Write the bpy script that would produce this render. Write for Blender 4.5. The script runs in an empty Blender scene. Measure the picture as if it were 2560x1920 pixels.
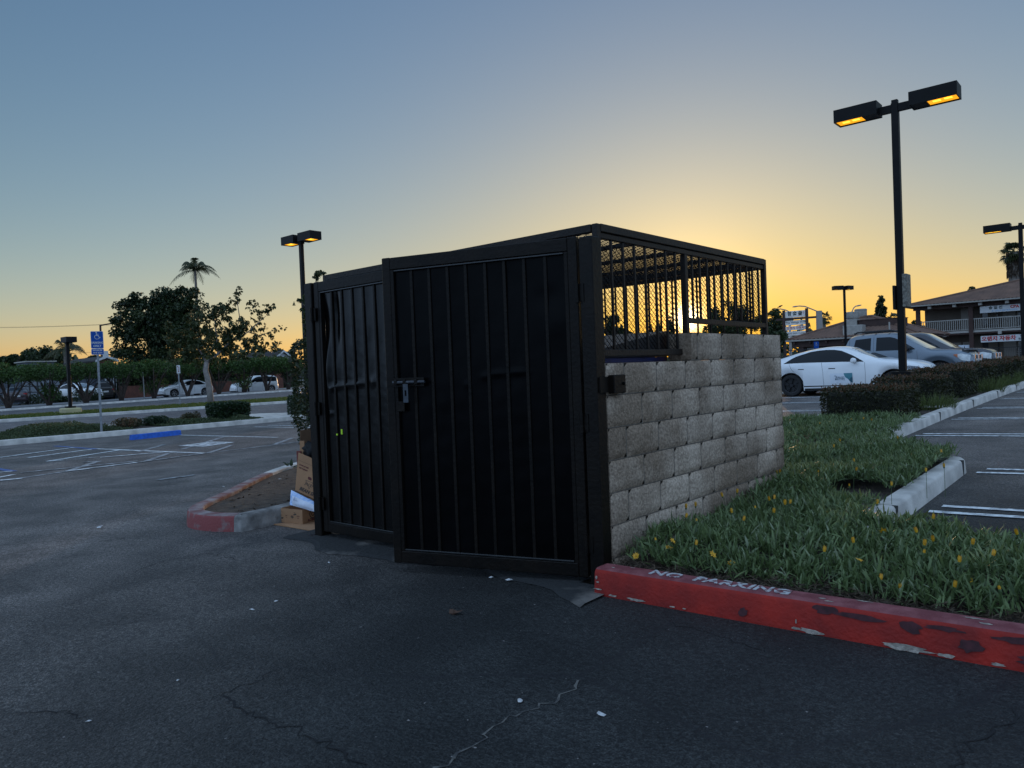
# light and exposure
SKY_AIR, SKY_DUST, SKY_OZONE = 1.0, 0.8, 1.5
SKY_FIT = [[0.009, 0.294, 0.594], [0.579, 0.494, 1.101], [0.143, -0.238, -0.688], [1.443, 1.121, 1.206], [-1.189, -0.984, -0.681], [-3.057, -2.804, -4.55]]
SKY_LOBES = [(150.0, .006, (1, .88, .6)), (7.5, .034, (1, .50, .07))]
SKY_BANDS = []
SKY_STRENGTH = .15
SUN_STRENGTH = 1.3
SUN_COLOR = (1.0, .62, .32)
EXPOSURE = 0.0
SKY_FILL = (.52, .76, 1.12)
import bpy, math, random
import numpy as np
from mathutils import Matrix, Vector

rng = np.random.default_rng(11)
random.seed(5)
scene = bpy.context.scene
COL = scene.collection
R = math.radians

# ------------------------------------------------------------------ camera
F_PX, PITCH, ROLL, ANG, EYE = 1870.0, -0.0177, -0.0392, 0.7147, 1.40
_ca, _sa = math.cos(ANG), math.sin(ANG)
GX, GY = 0.7264 - 0.28 * _sa, 4.771 - 0.28 * _ca      # site origin (gate post corner) seen from the camera


def rotz2(v):
    return np.array([_ca * v[0] - _sa * v[1], _sa * v[0] + _ca * v[1], v[2]])


_fw0 = np.array([0, math.cos(PITCH), math.sin(PITCH)])
_u0 = np.array([0, -math.sin(PITCH), math.cos(PITCH)])
_r0 = np.array([1.0, 0, 0])
FW = rotz2(_fw0)
RT = rotz2(_r0 * math.cos(ROLL) + _u0 * math.sin(ROLL))
UP = rotz2(-_r0 * math.sin(ROLL) + _u0 * math.cos(ROLL))
CAM = rotz2(np.array([-GX, -GY, 0])) + np.array([0, 0, EYE])


def ray(px, py):
    return FW + RT * (px - 1280) / F_PX + UP * (960 - py) / F_PX


def g(x, y):
    """height of the ground at a site point"""
    ox = GX + _ca * x + _sa * y
    z = .175 + .22 * np.tanh((ox - 4.5) / 7)
    a = np.clip((-x - 34) / 20, 0, 1)
    z = z + .014 * np.clip(y - 9, 0, 60) * a * a * (3 - 2 * a)
    return z


def gp(px, py, h=0.0):
    """ground point behind a reference position"""
    d = ray(px, py)
    z = .1
    for _ in range(60):
        t = (z + h - EYE) / d[2]
        P = CAM + d * t
        z = .5 * z + .5 * float(g(P[0], P[1]))
    return P


def dp(px, py, depth):
    return CAM + ray(px, py) * depth


def xp(px, py, X):
    """point on the vertical plane x = X"""
    d = ray(px, py)
    return CAM + d * ((X - CAM[0]) / d[0])


# ------------------------------------------------------------------ object helpers
def tag(o, label=None, cat=None, group=None, kind=None):
    if label:
        o['label'] = label
    if cat:
        o['category'] = cat
    if group:
        o['group'] = group
    if kind:
        o['kind'] = kind
    return o


def thing(name, label, cat, loc=(0, 0, 0), rz=0.0, group=None):
    o = bpy.data.objects.new(name, None)
    o.empty_display_size = .2
    COL.objects.link(o)
    o.location = loc
    o.rotation_euler = (0, 0, rz)
    return tag(o, label, cat, group)


def copy_tree(o, parent=None):
    c = o.copy()
    COL.objects.link(c)
    if parent is not None:
        c.parent = parent
    for ch in list(o.children):
        copy_tree(ch, c)
    return c


class MB:
    """collects faces and links them as one mesh object"""

    def __init__(s):
        s.v = []
        s.f = []
        s.m = []
        s.n = 0

    def add(s, verts, faces, m=0):
        k = s.n
        s.v.extend([tuple(map(float, p)) for p in verts])
        s.n += len(verts)
        for f in faces:
            s.f.append([i + k for i in f])
            s.m.append(m)
        return s

    def box(s, x0, x1, y0, y1, z0, z1, m=0, fr=None, ch=0.0):
        """axis box with optional chamfer; fr = (origin, ux, uy, uz)"""
        if ch > 0:
            c = min(ch, (x1 - x0) / 2.1, (y1 - y0) / 2.1, (z1 - z0) / 2.1)
            P = []
            for zz, k in ((z0, 1), (z0 + c, 0), (z1 - c, 0), (z1, 1)):
                e = c if k else 0
                xa, xb, ya, yb = x0 + e, x1 - e, y0 + e, y1 - e
                P += [(xa + c, ya, zz), (xb - c, ya, zz), (xb, ya + c, zz), (xb, yb - c, zz),
                      (xb - c, yb, zz), (xa + c, yb, zz), (xa, yb - c, zz), (xa, ya + c, zz)]
            Fc = [tuple(range(7, -1, -1)), tuple(range(24, 32))]
            for r in range(3):
                for i in range(8):
                    j = (i + 1) % 8
                    Fc.append((r * 8 + i, r * 8 + j, r * 8 + 8 + j, r * 8 + 8 + i))
        else:
            P = [(x0, y0, z0), (x1, y0, z0), (x1, y1, z0), (x0, y1, z0),
                 (x0, y0, z1), (x1, y0, z1), (x1, y1, z1), (x0, y1, z1)]
            Fc = [(3, 2, 1, 0), (4, 5, 6, 7), (0, 1, 5, 4), (1, 2, 6, 5), (2, 3, 7, 6), (3, 0, 4, 7)]
        if fr is not None:
            o, ux, uy, uz = [np.array(q, float) for q in fr]
            P = [o + ux * p[0] + uy * p[1] + uz * p[2] for p in P]
        return s.add(P, Fc, m)

    def tube(s, pts, rad, n=8, m=0, cap=True):
        pts = [np.array(p, float) for p in pts]
        rr = rad if hasattr(rad, '__len__') else [rad] * len(pts)
        P = []
        side = None
        for i, p in enumerate(pts):
            t = pts[min(i + 1, len(pts) - 1)] - pts[max(i - 1, 0)]
            t = t / (np.linalg.norm(t) + 1e-9)
            if side is None:
                side = np.cross(t, [0, 0, 1.0]) if abs(t[2]) < .9 else np.cross(t, [0, 1.0, 0])
            side = side - t * np.dot(side, t)
            side = side / (np.linalg.norm(side) + 1e-9)
            b = np.cross(t, side)
            for k in range(n):
                an = 2 * math.pi * (k + .5) / n
                P.append(p + (side * math.cos(an) + b * math.sin(an)) * rr[i])
        Fc = []
        for i in range(len(pts) - 1):
            for k in range(n):
                j = (k + 1) % n
                Fc.append((i * n + k, i * n + j, (i + 1) * n + j, (i + 1) * n + k))
        if cap:
            Fc.append(tuple(range(n - 1, -1, -1)))
            Fc.append(tuple((len(pts) - 1) * n + k for k in range(n)))
        return s.add(P, Fc, m)

    def lathe(s, prof, n=24, m=0, fr=None):
        """prof: list of (radius, height) around z"""
        P = []
        for r, z in prof:
            for k in range(n):
                an = 2 * math.pi * k / n
                P.append((r * math.cos(an), r * math.sin(an), z))
        Fc = []
        for i in range(len(prof) - 1):
            for k in range(n):
                j = (k + 1) % n
                Fc.append((i * n + k, i * n + j, (i + 1) * n + j, (i + 1) * n + k))
        if fr is not None:
            o, ux, uy, uz = [np.array(q, float) for q in fr]
            P = [o + ux * p[0] + uy * p[1] + uz * p[2] for p in P]
        return s.add(P, Fc, m)

    def prism(s, poly, z0, z1, m=0, fr=None):
        """poly: 2-d outline extruded along the frame's third axis"""
        n = len(poly)
        P = [(p[0], p[1], z0) for p in poly] + [(p[0], p[1], z1) for p in poly]
        Fc = [tuple(range(n - 1, -1, -1)), tuple(range(n, 2 * n))]
        for i in range(n):
            j = (i + 1) % n
            Fc.append((i, j, n + j, n + i))
        if fr is not None:
            o, ux, uy, uz = [np.array(q, float) for q in fr]
            P = [o + ux * p[0] + uy * p[1] + uz * p[2] for p in P]
        return s.add(P, Fc, m)

    def build(s, name, mats, parent=None, smooth=False, loc=None):
        me = bpy.data.meshes.new(name)
        me.from_pydata(s.v, [], s.f)
        if not isinstance(mats, (list, tuple)):
            mats = [mats]
        for q in mats:
            me.materials.append(q)
        if len(mats) > 1:
            me.polygons.foreach_set('material_index', s.m)
        if smooth:
            me.polygons.foreach_set('use_smooth', [True] * len(me.polygons))
            if smooth != 'all':
                try:
                    me.set_sharp_from_angle(angle=R(35))
                except Exception:
                    pass
        me.update()
        o = bpy.data.objects.new(name, me)
        COL.objects.link(o)
        if parent is not None:
            o.parent = parent
        if loc is not None:
            o.location = loc
        return o


def npmesh(name, V, Q, mat, parent=None, rnd=None, smooth=False, loc=None):
    """fast quad mesh from numpy arrays; rnd = one value per face, stored as attribute 'tone'"""
    V = np.asarray(V, np.float32)
    Q = np.asarray(Q, np.int32)
    me = bpy.data.meshes.new(name)
    k = Q.shape[1]
    me.vertices.add(len(V))
    me.vertices.foreach_set('co', V.ravel())
    me.loops.add(Q.size)
    me.loops.foreach_set('vertex_index', Q.ravel())
    me.polygons.add(len(Q))
    me.polygons.foreach_set('loop_start', np.arange(0, Q.size, k, dtype=np.int32))
    me.update(calc_edges=True)
    if smooth:
        me.polygons.foreach_set('use_smooth', [True] * len(Q))
    if rnd is not None:
        at = me.attributes.new('tone', 'FLOAT', 'FACE')
        at.data.foreach_set('value', np.asarray(rnd, np.float32))
    for q in (mat if isinstance(mat, (list, tuple)) else [mat]):
        me.materials.append(q)
    me.validate()
    o = bpy.data.objects.new(name, me)
    COL.objects.link(o)
    if parent is not None:
        o.parent = parent
    if loc is not None:
        o.location = loc
    return o


def text_obj(name, body, size, mat, parent, M, thick=.003, align='CENTER', bold=0.0, sx=1.0):
    """lettering as a thin mesh; M maps text x,y,z into the parent's space"""
    cu = bpy.data.curves.new(name, 'FONT')
    cu.body = body
    cu.size = size
    cu.align_x = align
    cu.align_y = 'CENTER'
    cu.extrude = thick / 2
    cu.offset = bold
    cu.resolution_u = 2
    t = bpy.data.objects.new(name, cu)
    COL.objects.link(t)
    dg = bpy.context.evaluated_depsgraph_get()
    me = bpy.data.meshes.new_from_object(t.evaluated_get(dg))
    bpy.data.objects.remove(t)
    bpy.data.curves.remove(cu)
    me.name = name
    me.transform(M @ Matrix.Diagonal((sx, 1, 1, 1)))
    me.materials.clear()
    me.materials.append(mat)
    o = bpy.data.objects.new(name, me)
    COL.objects.link(o)
    if parent is not None:
        o.parent = parent
    return o


def frame_m(o, ux, uy):
    ux = Vector(ux).normalized()
    uy = Vector(uy).normalized()
    uz = ux.cross(uy)
    M = Matrix((ux, uy, uz)).transposed().to_4x4()
    M.translation = Vector(o)
    return M


# ------------------------------------------------------------------ materials
def _nt(name):
    m = bpy.data.materials.new(name)
    m.use_nodes = True
    nt = m.node_tree
    return m, nt, nt.nodes['Principled BSDF']


def mat(name, c, rough=.6, metal=0.0, var=0.0, scale=6.0, bump=0.0, bscale=60.0, spec=.5, c2=None, coat=0.0,
        thresh=(.35, .65), detail=5.0, coord='Object'):
    m, nt, b = _nt(name)
    N, L = nt.nodes, nt.links
    b.inputs['Base Color'].default_value = (*c, 1)
    b.inputs['Roughness'].default_value = rough
    b.inputs['Metallic'].default_value = metal
    b.inputs['Specular IOR Level'].default_value = spec
    b.inputs['Coat Weight'].default_value = coat
    tc = N.new('ShaderNodeTexCoord')
    if var > 0 or c2 is not None:
        n = N.new('ShaderNodeTexNoise')
        n.inputs['Scale'].default_value = scale
        n.inputs['Detail'].default_value = detail
        L.new(tc.outputs[coord], n.inputs['Vector'])
        r = N.new('ShaderNodeValToRGB')
        r.color_ramp.elements[0].position = thresh[0]
        r.color_ramp.elements[1].position = thresh[1]
        ca = c if c2 is not None else tuple(q * (1 - var) for q in c)
        cb = c2 if c2 is not None else tuple(min(1, q * (1 + var)) for q in c)
        r.color_ramp.elements[0].color = (*ca, 1)
        r.color_ramp.elements[1].color = (*cb, 1)
        L.new(n.outputs['Fac'], r.inputs['Fac'])
        L.new(r.outputs['Color'], b.inputs['Base Color'])
    if bump > 0:
        n2 = N.new('ShaderNodeTexNoise')
        n2.inputs['Scale'].default_value = bscale
        n2.inputs['Detail'].default_value = 4
        L.new(tc.outputs[coord], n2.inputs['Vector'])
        bp = N.new('ShaderNodeBump')
        bp.inputs['Strength'].default_value = bump
        bp.inputs['Distance'].default_value = .02
        L.new(n2.outputs['Fac'], bp.inputs['Height'])
        L.new(bp.outputs['Normal'], b.inputs['Normal'])
    return m


def leaf_mat(name, dark, light, rough=.5, trans=.35, spec=.4, third=None):
    """leaf colour varies from leaf to leaf by the face attribute 'tone'; thin leaves let light through"""
    m, nt, b = _nt(name)
    N, L = nt.nodes, nt.links
    at = N.new('ShaderNodeAttribute')
    at.attribute_name = 'tone'
    r = N.new('ShaderNodeValToRGB')
    r.color_ramp.elements[0].color = (*dark, 1)
    r.color_ramp.elements[1].color = (*light, 1)
    if third is not None:
        r.color_ramp.elements[1].position = .8
        e = r.color_ramp.elements.new(1.0)
        e.color = (*third, 1)
    L.new(at.outputs['Fac'], r.inputs['Fac'])
    L.new(r.outputs['Color'], b.inputs['Base Color'])
    b.inputs['Roughness'].default_value = rough
    b.inputs['Specular IOR Level'].default_value = spec
    tr = N.new('ShaderNodeBsdfTranslucent')
    L.new(r.outputs['Color'], tr.inputs['Color'])
    mx = N.new('ShaderNodeMixShader')
    mx.inputs['Fac'].default_value = trans
    L.new(b.outputs['BSDF'], mx.inputs[1])
    L.new(tr.outputs['BSDF'], mx.inputs[2])
    L.new(mx.outputs['Shader'], nt.nodes['Material Output'].inputs['Surface'])
    return m


def emit_mat(name, c, s):
    m, nt, b = _nt(name)
    b.inputs['Base Color'].default_value = (*c, 1)
    b.inputs['Emission Color'].default_value = (*c, 1)
    b.inputs['Emission Strength'].default_value = s
    return m


def asphalt_mat(name, c0, c1, rough, crack=True, patch=.45, cscale=.35, seal=None):
    """tar and stone: broad wear patches, fine stone speckle, hairline cracks"""
    m, nt, b = _nt(name)
    N, L = nt.nodes, nt.links
    tc = N.new('ShaderNodeTexCoord')

    def noise(sc, det=4, dist=0.0):
        n = N.new('ShaderNodeTexNoise')
        n.inputs['Scale'].default_value = sc
        n.inputs['Detail'].default_value = det
        n.inputs['Distortion'].default_value = dist
        L.new(tc.outputs['Object'], n.inputs['Vector'])
        return n

    def ramp(src, p0, p1, ca, cb):
        r = N.new('ShaderNodeValToRGB')
        r.color_ramp.elements[0].position = p0
        r.color_ramp.elements[1].position = p1
        r.color_ramp.elements[0].color = (*ca, 1)
        r.color_ramp.elements[1].color = (*cb, 1)
        L.new(src, r.inputs['Fac'])
        return r

    def mix(fac, a, bb, mode='MIX'):
        q = N.new('ShaderNodeMix')
        q.data_type = 'RGBA'
        q.blend_type = mode
        if hasattr(fac, 'is_linked'):
            L.new(fac, q.inputs[0])
        else:
            q.inputs[0].default_value = fac
        L.new(a, q.inputs[6])
        L.new(bb, q.inputs[7])
        return q.outputs[2]

    broad = ramp(noise(patch, 5, .6).outputs['Fac'], .34, .68, c0, c1)
    wear = ramp(noise(1.6, 12, .3).outputs['Fac'], .38, .68, (.74, .74, .74), (1.4, 1.37, 1.34))
    stone = ramp(noise(150, 3).outputs['Fac'], .38, .66, (.35, .35, .37), (1.9, 1.88, 1.85))
    bcol = broad.outputs['Color']
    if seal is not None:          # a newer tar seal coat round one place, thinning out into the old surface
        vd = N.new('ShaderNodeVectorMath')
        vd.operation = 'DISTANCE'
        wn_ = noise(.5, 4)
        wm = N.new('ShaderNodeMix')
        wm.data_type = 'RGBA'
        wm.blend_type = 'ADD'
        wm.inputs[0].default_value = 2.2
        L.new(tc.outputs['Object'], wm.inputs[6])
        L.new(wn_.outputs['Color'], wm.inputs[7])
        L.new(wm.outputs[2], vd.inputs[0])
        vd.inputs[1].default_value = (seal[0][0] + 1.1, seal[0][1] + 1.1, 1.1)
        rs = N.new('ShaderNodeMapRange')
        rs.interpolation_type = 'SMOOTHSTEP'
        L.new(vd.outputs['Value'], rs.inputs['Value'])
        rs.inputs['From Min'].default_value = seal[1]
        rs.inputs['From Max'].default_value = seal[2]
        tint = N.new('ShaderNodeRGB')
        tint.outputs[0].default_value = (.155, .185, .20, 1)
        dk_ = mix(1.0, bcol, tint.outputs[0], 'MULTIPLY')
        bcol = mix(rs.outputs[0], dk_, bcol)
    col = mix(1.0, bcol, wear.outputs['Color'], 'MULTIPLY')
    col = mix(1.0, col, stone.outputs['Color'], 'MULTIPLY')
    grit = ramp(noise(48, 6, .4).outputs['Fac'], .36, .70, (.50, .50, .52), (1.65, 1.62, 1.6))
    col = mix(1.0, col, grit.outputs['Color'], 'MULTIPLY')
    chips = ramp(noise(34, 3).outputs['Fac'], .735, .75, (0, 0, 0), (1, 1, 1))
    rgb = N.new('ShaderNodeRGB')
    rgb.outputs[0].default_value = (.22, .2, .19, 1)
    col = mix(chips.outputs['Color'], col, rgb.outputs[0])
    h = noise(70, 8)
    bp = N.new('ShaderNodeBump')
    bp.inputs['Strength'].default_value = .8
    bp.inputs['Distance'].default_value = .016
    L.new(h.outputs['Fac'], bp.inputs['Height'])
    if crack:
        wn = noise(.9, 4)
        mp = N.new('ShaderNodeMix')
        mp.data_type = 'RGBA'
        mp.inputs[0].default_value = .22
        L.new(tc.outputs['Object'], mp.inputs[6])
        L.new(wn.outputs['Color'], mp.inputs[7])
        vo = N.new('ShaderNodeTexVoronoi')
        vo.feature = 'DISTANCE_TO_EDGE'
        vo.inputs['Scale'].default_value = cscale
        L.new(mp.outputs[2], vo.inputs['Vector'])
        cr = ramp(vo.outputs['Distance'], .0, .006, (1, 1, 1), (0, 0, 0))
        msk = ramp(noise(.35, 3).outputs['Fac'], .45, .62, (0, 0, 0), (.8, .8, .8))
        mm = mix(1.0, cr.outputs['Color'], msk.outputs['Color'], 'MULTIPLY')
        dk = N.new('ShaderNodeRGB')
        dk.outputs[0].default_value = (.012, .012, .014, 1)
        col = mix(mm, col, dk.outputs[0])
    L.new(col, b.inputs['Base Color'])
    L.new(bp.outputs['Normal'], b.inputs['Normal'])
    b.inputs['Roughness'].default_value = rough
    b.inputs['Specular IOR Level'].default_value = .35
    return m


# ------------------------------------------------------------------ foliage helpers
def unit(v):
    return v / (np.linalg.norm(v, axis=-1, keepdims=True) + 1e-9)


def leaves(C, D, ln, wd, droop=.2):
    """diamond leaves: C centres (n,3), D pointing directions; returns verts, quads"""
    n = len(C)
    D = unit(D)
    S = unit(np.cross(D, rng.normal(size=(n, 3))))
    ln = np.broadcast_to(np.asarray(ln, float), (n,))[:, None]
    wd = np.broadcast_to(np.asarray(wd, float), (n,))[:, None]
    a = C - D * ln * .5
    c = C + D * ln * .5 - np.array([0, 0, 1.0]) * ln * droop
    b = C + S * wd * .5
    d = C - S * wd * .5
    V = np.stack([a, b, c, d], 1).reshape(-1, 3)
    Q = np.arange(4 * n).reshape(-1, 4)
    return V, Q


def crown_pts(centres, radii, n, shell=.55):
    """points spread through clumps, denser towards each clump's outside"""
    centres = np.asarray(centres, float)
    radii = np.asarray(radii, float)
    if radii.ndim == 1:
        radii = np.repeat(radii[:, None], 3, 1)
    w = (radii.prod(1)) ** (.75)
    idx = rng.choice(len(centres), n, p=w / w.sum())
    d = unit(rng.normal(size=(n, 3)))
    rr = (shell + (1 - shell) * rng.random(n)) * (rng.random(n) < .8) + rng.random(n) ** .5 * .7
    rr = np.clip(rr, 0, 1.08)
    return centres[idx] + d * radii[idx] * rr[:, None], d, idx


def hedge_pts(x0, x1, y0, y1, z0, z1, n, depth=.12, round_=.12):
    """leaf positions through the outer skin of a clipped block"""
    P = rng.random((n, 3)) * [x1 - x0, y1 - y0, z1 - z0] + [x0, y0, z0]
    ax = rng.choice(5, n, p=_areas(x1 - x0, y1 - y0, z1 - z0))
    k = rng.random(n) ** 1.6 * depth
    P[ax == 0, 0] = x0 + k[ax == 0]
    P[ax == 1, 0] = x1 - k[ax == 1]
    P[ax == 2, 1] = y0 + k[ax == 2]
    P[ax == 3, 1] = y1 - k[ax == 3]
    P[ax == 4, 2] = z1 - k[ax == 4]
    c = np.array([(x0 + x1) / 2, (y0 + y1) / 2, (z0 + z1) / 2])
    hh = np.array([(x1 - x0) / 2, (y1 - y0) / 2, (z1 - z0) / 2])
    q = (P - c) / hh
    s = np.maximum(1, (np.abs(q) ** 7).sum(1) ** (1 / 7.0))
    P = c + q / s[:, None] * hh
    wob = np.sin(P[:, 0] * 5.1 + 1) * np.cos(P[:, 1] * 4.3) * .03 + rng.normal(size=n) * .018
    D = unit(q) + rng.normal(size=(n, 3)) * .7
    return P + unit(q) * wob[:, None], D


def _areas(a, b, c):
    w = np.array([b * c, b * c, a * c, a * c, a * b])
    return w / w.sum()
# ------------------------------------------------------------------ sky, sun, camera
SUN_D = ray(1718, 795)
SUN_D = SUN_D / np.linalg.norm(SUN_D)
SUN_EL = math.asin(SUN_D[2])
SUN_AZ = math.atan2(SUN_D[0], SUN_D[1])       # clockwise from +Y

w = bpy.data.worlds.new("World")
scene.world = w
w.use_nodes = True
nt = w.node_tree
N, L = nt.nodes, nt.links
bg = N['Background']
sky = N.new('ShaderNodeTexSky')
sky.sky_type = 'NISHITA'
sky.sun_disc = False
sky.sun_elevation = SUN_EL
sky.sun_rotation = SUN_AZ
sky.altitude = 0
sky.air_density = SKY_AIR
sky.dust_density = SKY_DUST
sky.ozone_density = SKY_OZONE
# low western air: a warm band along the horizon and an aureole round the sun, on top of the clear-sky model
tc = N.new('ShaderNodeTexCoord')
sx = N.new('ShaderNodeSeparateXYZ')
L.new(tc.outputs['Generated'], sx.inputs[0])
dot = N.new('ShaderNodeVectorMath')
dot.operation = 'DOT_PRODUCT'
nrm = N.new('ShaderNodeVectorMath')
nrm.operation = 'NORMALIZE'
L.new(tc.outputs['Generated'], nrm.inputs[0])
L.new(nrm.outputs[0], dot.inputs[0])
dot.inputs[1].default_value = SUN_D


def wmath(op, a, b=None, c=None):
    n = N.new('ShaderNodeMath')
    n.operation = op
    for i, q in enumerate((a, b, c)):
        if q is None:
            continue
        if isinstance(q, (int, float)):
            n.inputs[i].default_value = q
        else:
            L.new(q, n.inputs[i])
    return n.outputs[0]


def wcol(fac, col):
    n = N.new('ShaderNodeMix')
    n.data_type = 'RGBA'
    n.blend_type = 'MULTIPLY'
    n.inputs[0].default_value = 1
    cr = N.new('ShaderNodeCombineColor')
    for i in range(3):
        L.new(fac, cr.inputs[i])
    L.new(cr.outputs[0], n.inputs[6])
    n.inputs[7].default_value = (*col, 1)
    return n.outputs[2]


def wadd(a, b):
    n = N.new('ShaderNodeMix')
    n.data_type = 'RGBA'
    n.blend_type = 'ADD'
    n.inputs[0].default_value = 1
    L.new(a, n.inputs[6])
    L.new(b, n.inputs[7])
    return n.outputs[2]


angle = wmath('ARCCOSINE', wmath('MINIMUM', dot.outputs['Value'], 1.0))      # radians away from the sun
elev = wmath('MAXIMUM', sx.outputs['Z'], 0.0)
skyc = sky.outputs[0]
# long light path through the evening haze: each colour band is dimmed or lifted by height and distance from the sun
basis = [None] + [wmath('EXPONENT', wmath('MULTIPLY', elev, -1.0 / q)) for q in (.1, .3)] + [wmath('EXPONENT', wmath('MULTIPLY', angle, -1.0 / q)) for q in (.06, .35)]
basis.append(wmath('MULTIPLY', basis[1], wmath('EXPONENT', wmath('MULTIPLY', angle, -1.0 / .3))))
chan = []
sep = N.new('ShaderNodeSeparateColor')
L.new(skyc, sep.inputs[0])
for c in range(3):
    t_ = None
    for k_, bnode in enumerate(basis):
        if bnode is None:
            t_ = SKY_FIT[0][c]
        elif isinstance(t_, float):
            t_ = wmath('MULTIPLY_ADD', bnode, SKY_FIT[k_][c], t_)
        else:
            t_ = wmath('MULTIPLY_ADD', bnode, SKY_FIT[k_][c], t_)
    chan.append(wmath('MULTIPLY', sep.outputs[c], wmath('EXPONENT', t_)))
# unseen sky overhead and in the east, brightened as added fill for the foreground
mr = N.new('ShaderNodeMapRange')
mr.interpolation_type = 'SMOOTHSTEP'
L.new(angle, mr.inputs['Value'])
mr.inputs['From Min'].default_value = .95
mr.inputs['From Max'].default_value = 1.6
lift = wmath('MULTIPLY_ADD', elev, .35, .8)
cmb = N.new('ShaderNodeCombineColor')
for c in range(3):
    far_ = wmath('MULTIPLY', lift, SKY_FILL[c] / SKY_STRENGTH)
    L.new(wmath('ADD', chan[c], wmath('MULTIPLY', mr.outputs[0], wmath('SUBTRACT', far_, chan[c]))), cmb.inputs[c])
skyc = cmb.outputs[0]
for (amp, width, col) in SKY_LOBES:          # exp(-(angle/width))
    e = wmath('MULTIPLY', wmath('EXPONENT', wmath('MULTIPLY', angle, -1.0 / width)), amp)
    skyc = wadd(skyc, wcol(e, col))
for (amp, width, col, spread) in SKY_BANDS:         # exp(-(elevation/width)), fading away from the sun
    e = wmath('MULTIPLY', wmath('EXPONENT', wmath('MULTIPLY', elev, -1.0 / width)), amp)
    e = wmath('MULTIPLY', e, wmath('EXPONENT', wmath('MULTIPLY', wmath('POWER', angle, 2.0), -1.0 / spread ** 2)))
    skyc = wadd(skyc, wcol(e, col))
L.new(skyc, bg.inputs['Color'])
bg.inputs['Strength'].default_value = SKY_STRENGTH

sl = bpy.data.lights.new('sun', 'SUN')
sl.energy = SUN_STRENGTH
sl.angle = R(.5)
sl.color = SUN_COLOR
so = bpy.data.objects.new('sun', sl)
COL.objects.link(so)
so.rotation_euler = Vector(SUN_D).to_track_quat('Z', 'Y').to_euler()

cd = bpy.data.cameras.new('camera')
cd.sensor_fit = 'HORIZONTAL'
cd.sensor_width = 36
cd.lens = 36 * F_PX / 2560
cd.clip_start = .05
cd.clip_end = 4000
co = bpy.data.objects.new('camera', cd)
COL.objects.link(co)
Mx = Matrix((Vector(RT), Vector(UP), Vector(-FW))).transposed().to_4x4()
Mx.translation = Vector(CAM)
co.matrix_world = Mx
scene.camera = co
scene.view_settings.view_transform = 'Standard'
scene.view_settings.look = 'None'
scene.view_settings.exposure = EXPOSURE
scene.view_settings.gamma = 1
scene.render.film_transparent = False
try:
    scene.cycles.max_bounces = 8
    scene.cycles.transparent_max_bounces = 8
    scene.cycles.use_denoising = True
    scene.cycles.sample_clamp_indirect = 4
except Exception:
    pass

# ------------------------------------------------------------------ ground and what is painted or built on it
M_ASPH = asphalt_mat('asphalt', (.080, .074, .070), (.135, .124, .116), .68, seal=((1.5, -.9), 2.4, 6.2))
M_STREET = asphalt_mat('street asphalt', (.085, .085, .09), (.115, .115, .118), .6, crack=False)
M_SEAL = asphalt_mat('sealed asphalt', (.03, .032, .038), (.048, .049, .053), .62, crack=True, patch=.8)
M_CONC = mat('concrete', (.50, .47, .43), .85, var=.22, scale=3.5, bump=.3, bscale=50)
M_CONC_D = mat('worn concrete', (.2, .19, .18), .9, var=.45, scale=7, bump=.5, bscale=30)
M_PAINT_W = mat('white road paint', (.74, .76, .76), .7, c2=(.32, .33, .34), scale=16, thresh=(.42, .62), detail=8)
M_PAINT_W2 = mat('worn white road paint', (.13, .135, .14), .75, c2=(.40, .41, .42), scale=9, thresh=(.42, .66), detail=8)
M_PAINT_B = mat('blue road paint', (.03, .09, .3), .7, c2=(.10, .13, .2), scale=10, thresh=(.4, .7))
M_SOIL = mat('bed soil', (.028, .021, .016), .95, c2=(.085, .064, .048), scale=9, bump=1.0, bscale=38, thresh=(.35, .7), detail=8)
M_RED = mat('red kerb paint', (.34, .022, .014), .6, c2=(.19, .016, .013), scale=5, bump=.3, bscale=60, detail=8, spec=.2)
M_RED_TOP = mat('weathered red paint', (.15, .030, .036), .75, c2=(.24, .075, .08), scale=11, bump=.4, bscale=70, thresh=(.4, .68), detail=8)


def sheet(name, xs, ys, dz, m, kind='structure', parent=None):
    X, Y = np.meshgrid(xs, ys)
    Z = g(X, Y) + dz
    V = np.stack([X, Y, Z], -1).reshape(-1, 3)
    nx, ny = len(xs), len(ys)
    i = np.arange(nx * ny).reshape(ny, nx)
    Q = np.stack([i[:-1, :-1], i[:-1, 1:], i[1:, 1:], i[1:, :-1]], -1).reshape(-1, 4)
    o = npmesh(name, V, Q, m, parent, smooth=True)
    if kind:
        o['kind'] = kind
    return o


def lin(a, b, st):
    return np.linspace(a, b, max(2, int(round(abs(b - a) / st)) + 1))


gx = np.concatenate([[-900, -500, -300, -200, -150, -110], lin(-90, -20, 1.0), lin(-19.5, 20, .5), lin(21, 50, 1.5), [60, 80, 120, 200, 400, 900]])
gy = np.concatenate([[-400, -200, -100, -60, -40], lin(-30, 80, 1.0), [90, 110, 150, 220, 350, 600, 1000]])
sheet('ground', gx, gy, 0, M_ASPH)
M_APRON = M_SEAL
sheet('street', lin(-56.6, -43.1, 1.5), lin(-60, 140, 2), .012, M_STREET)
sheet('drive_lane', lin(-37.0, -24.6, 1.2), lin(-30, 120, 2), .006, M_STREET)


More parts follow.
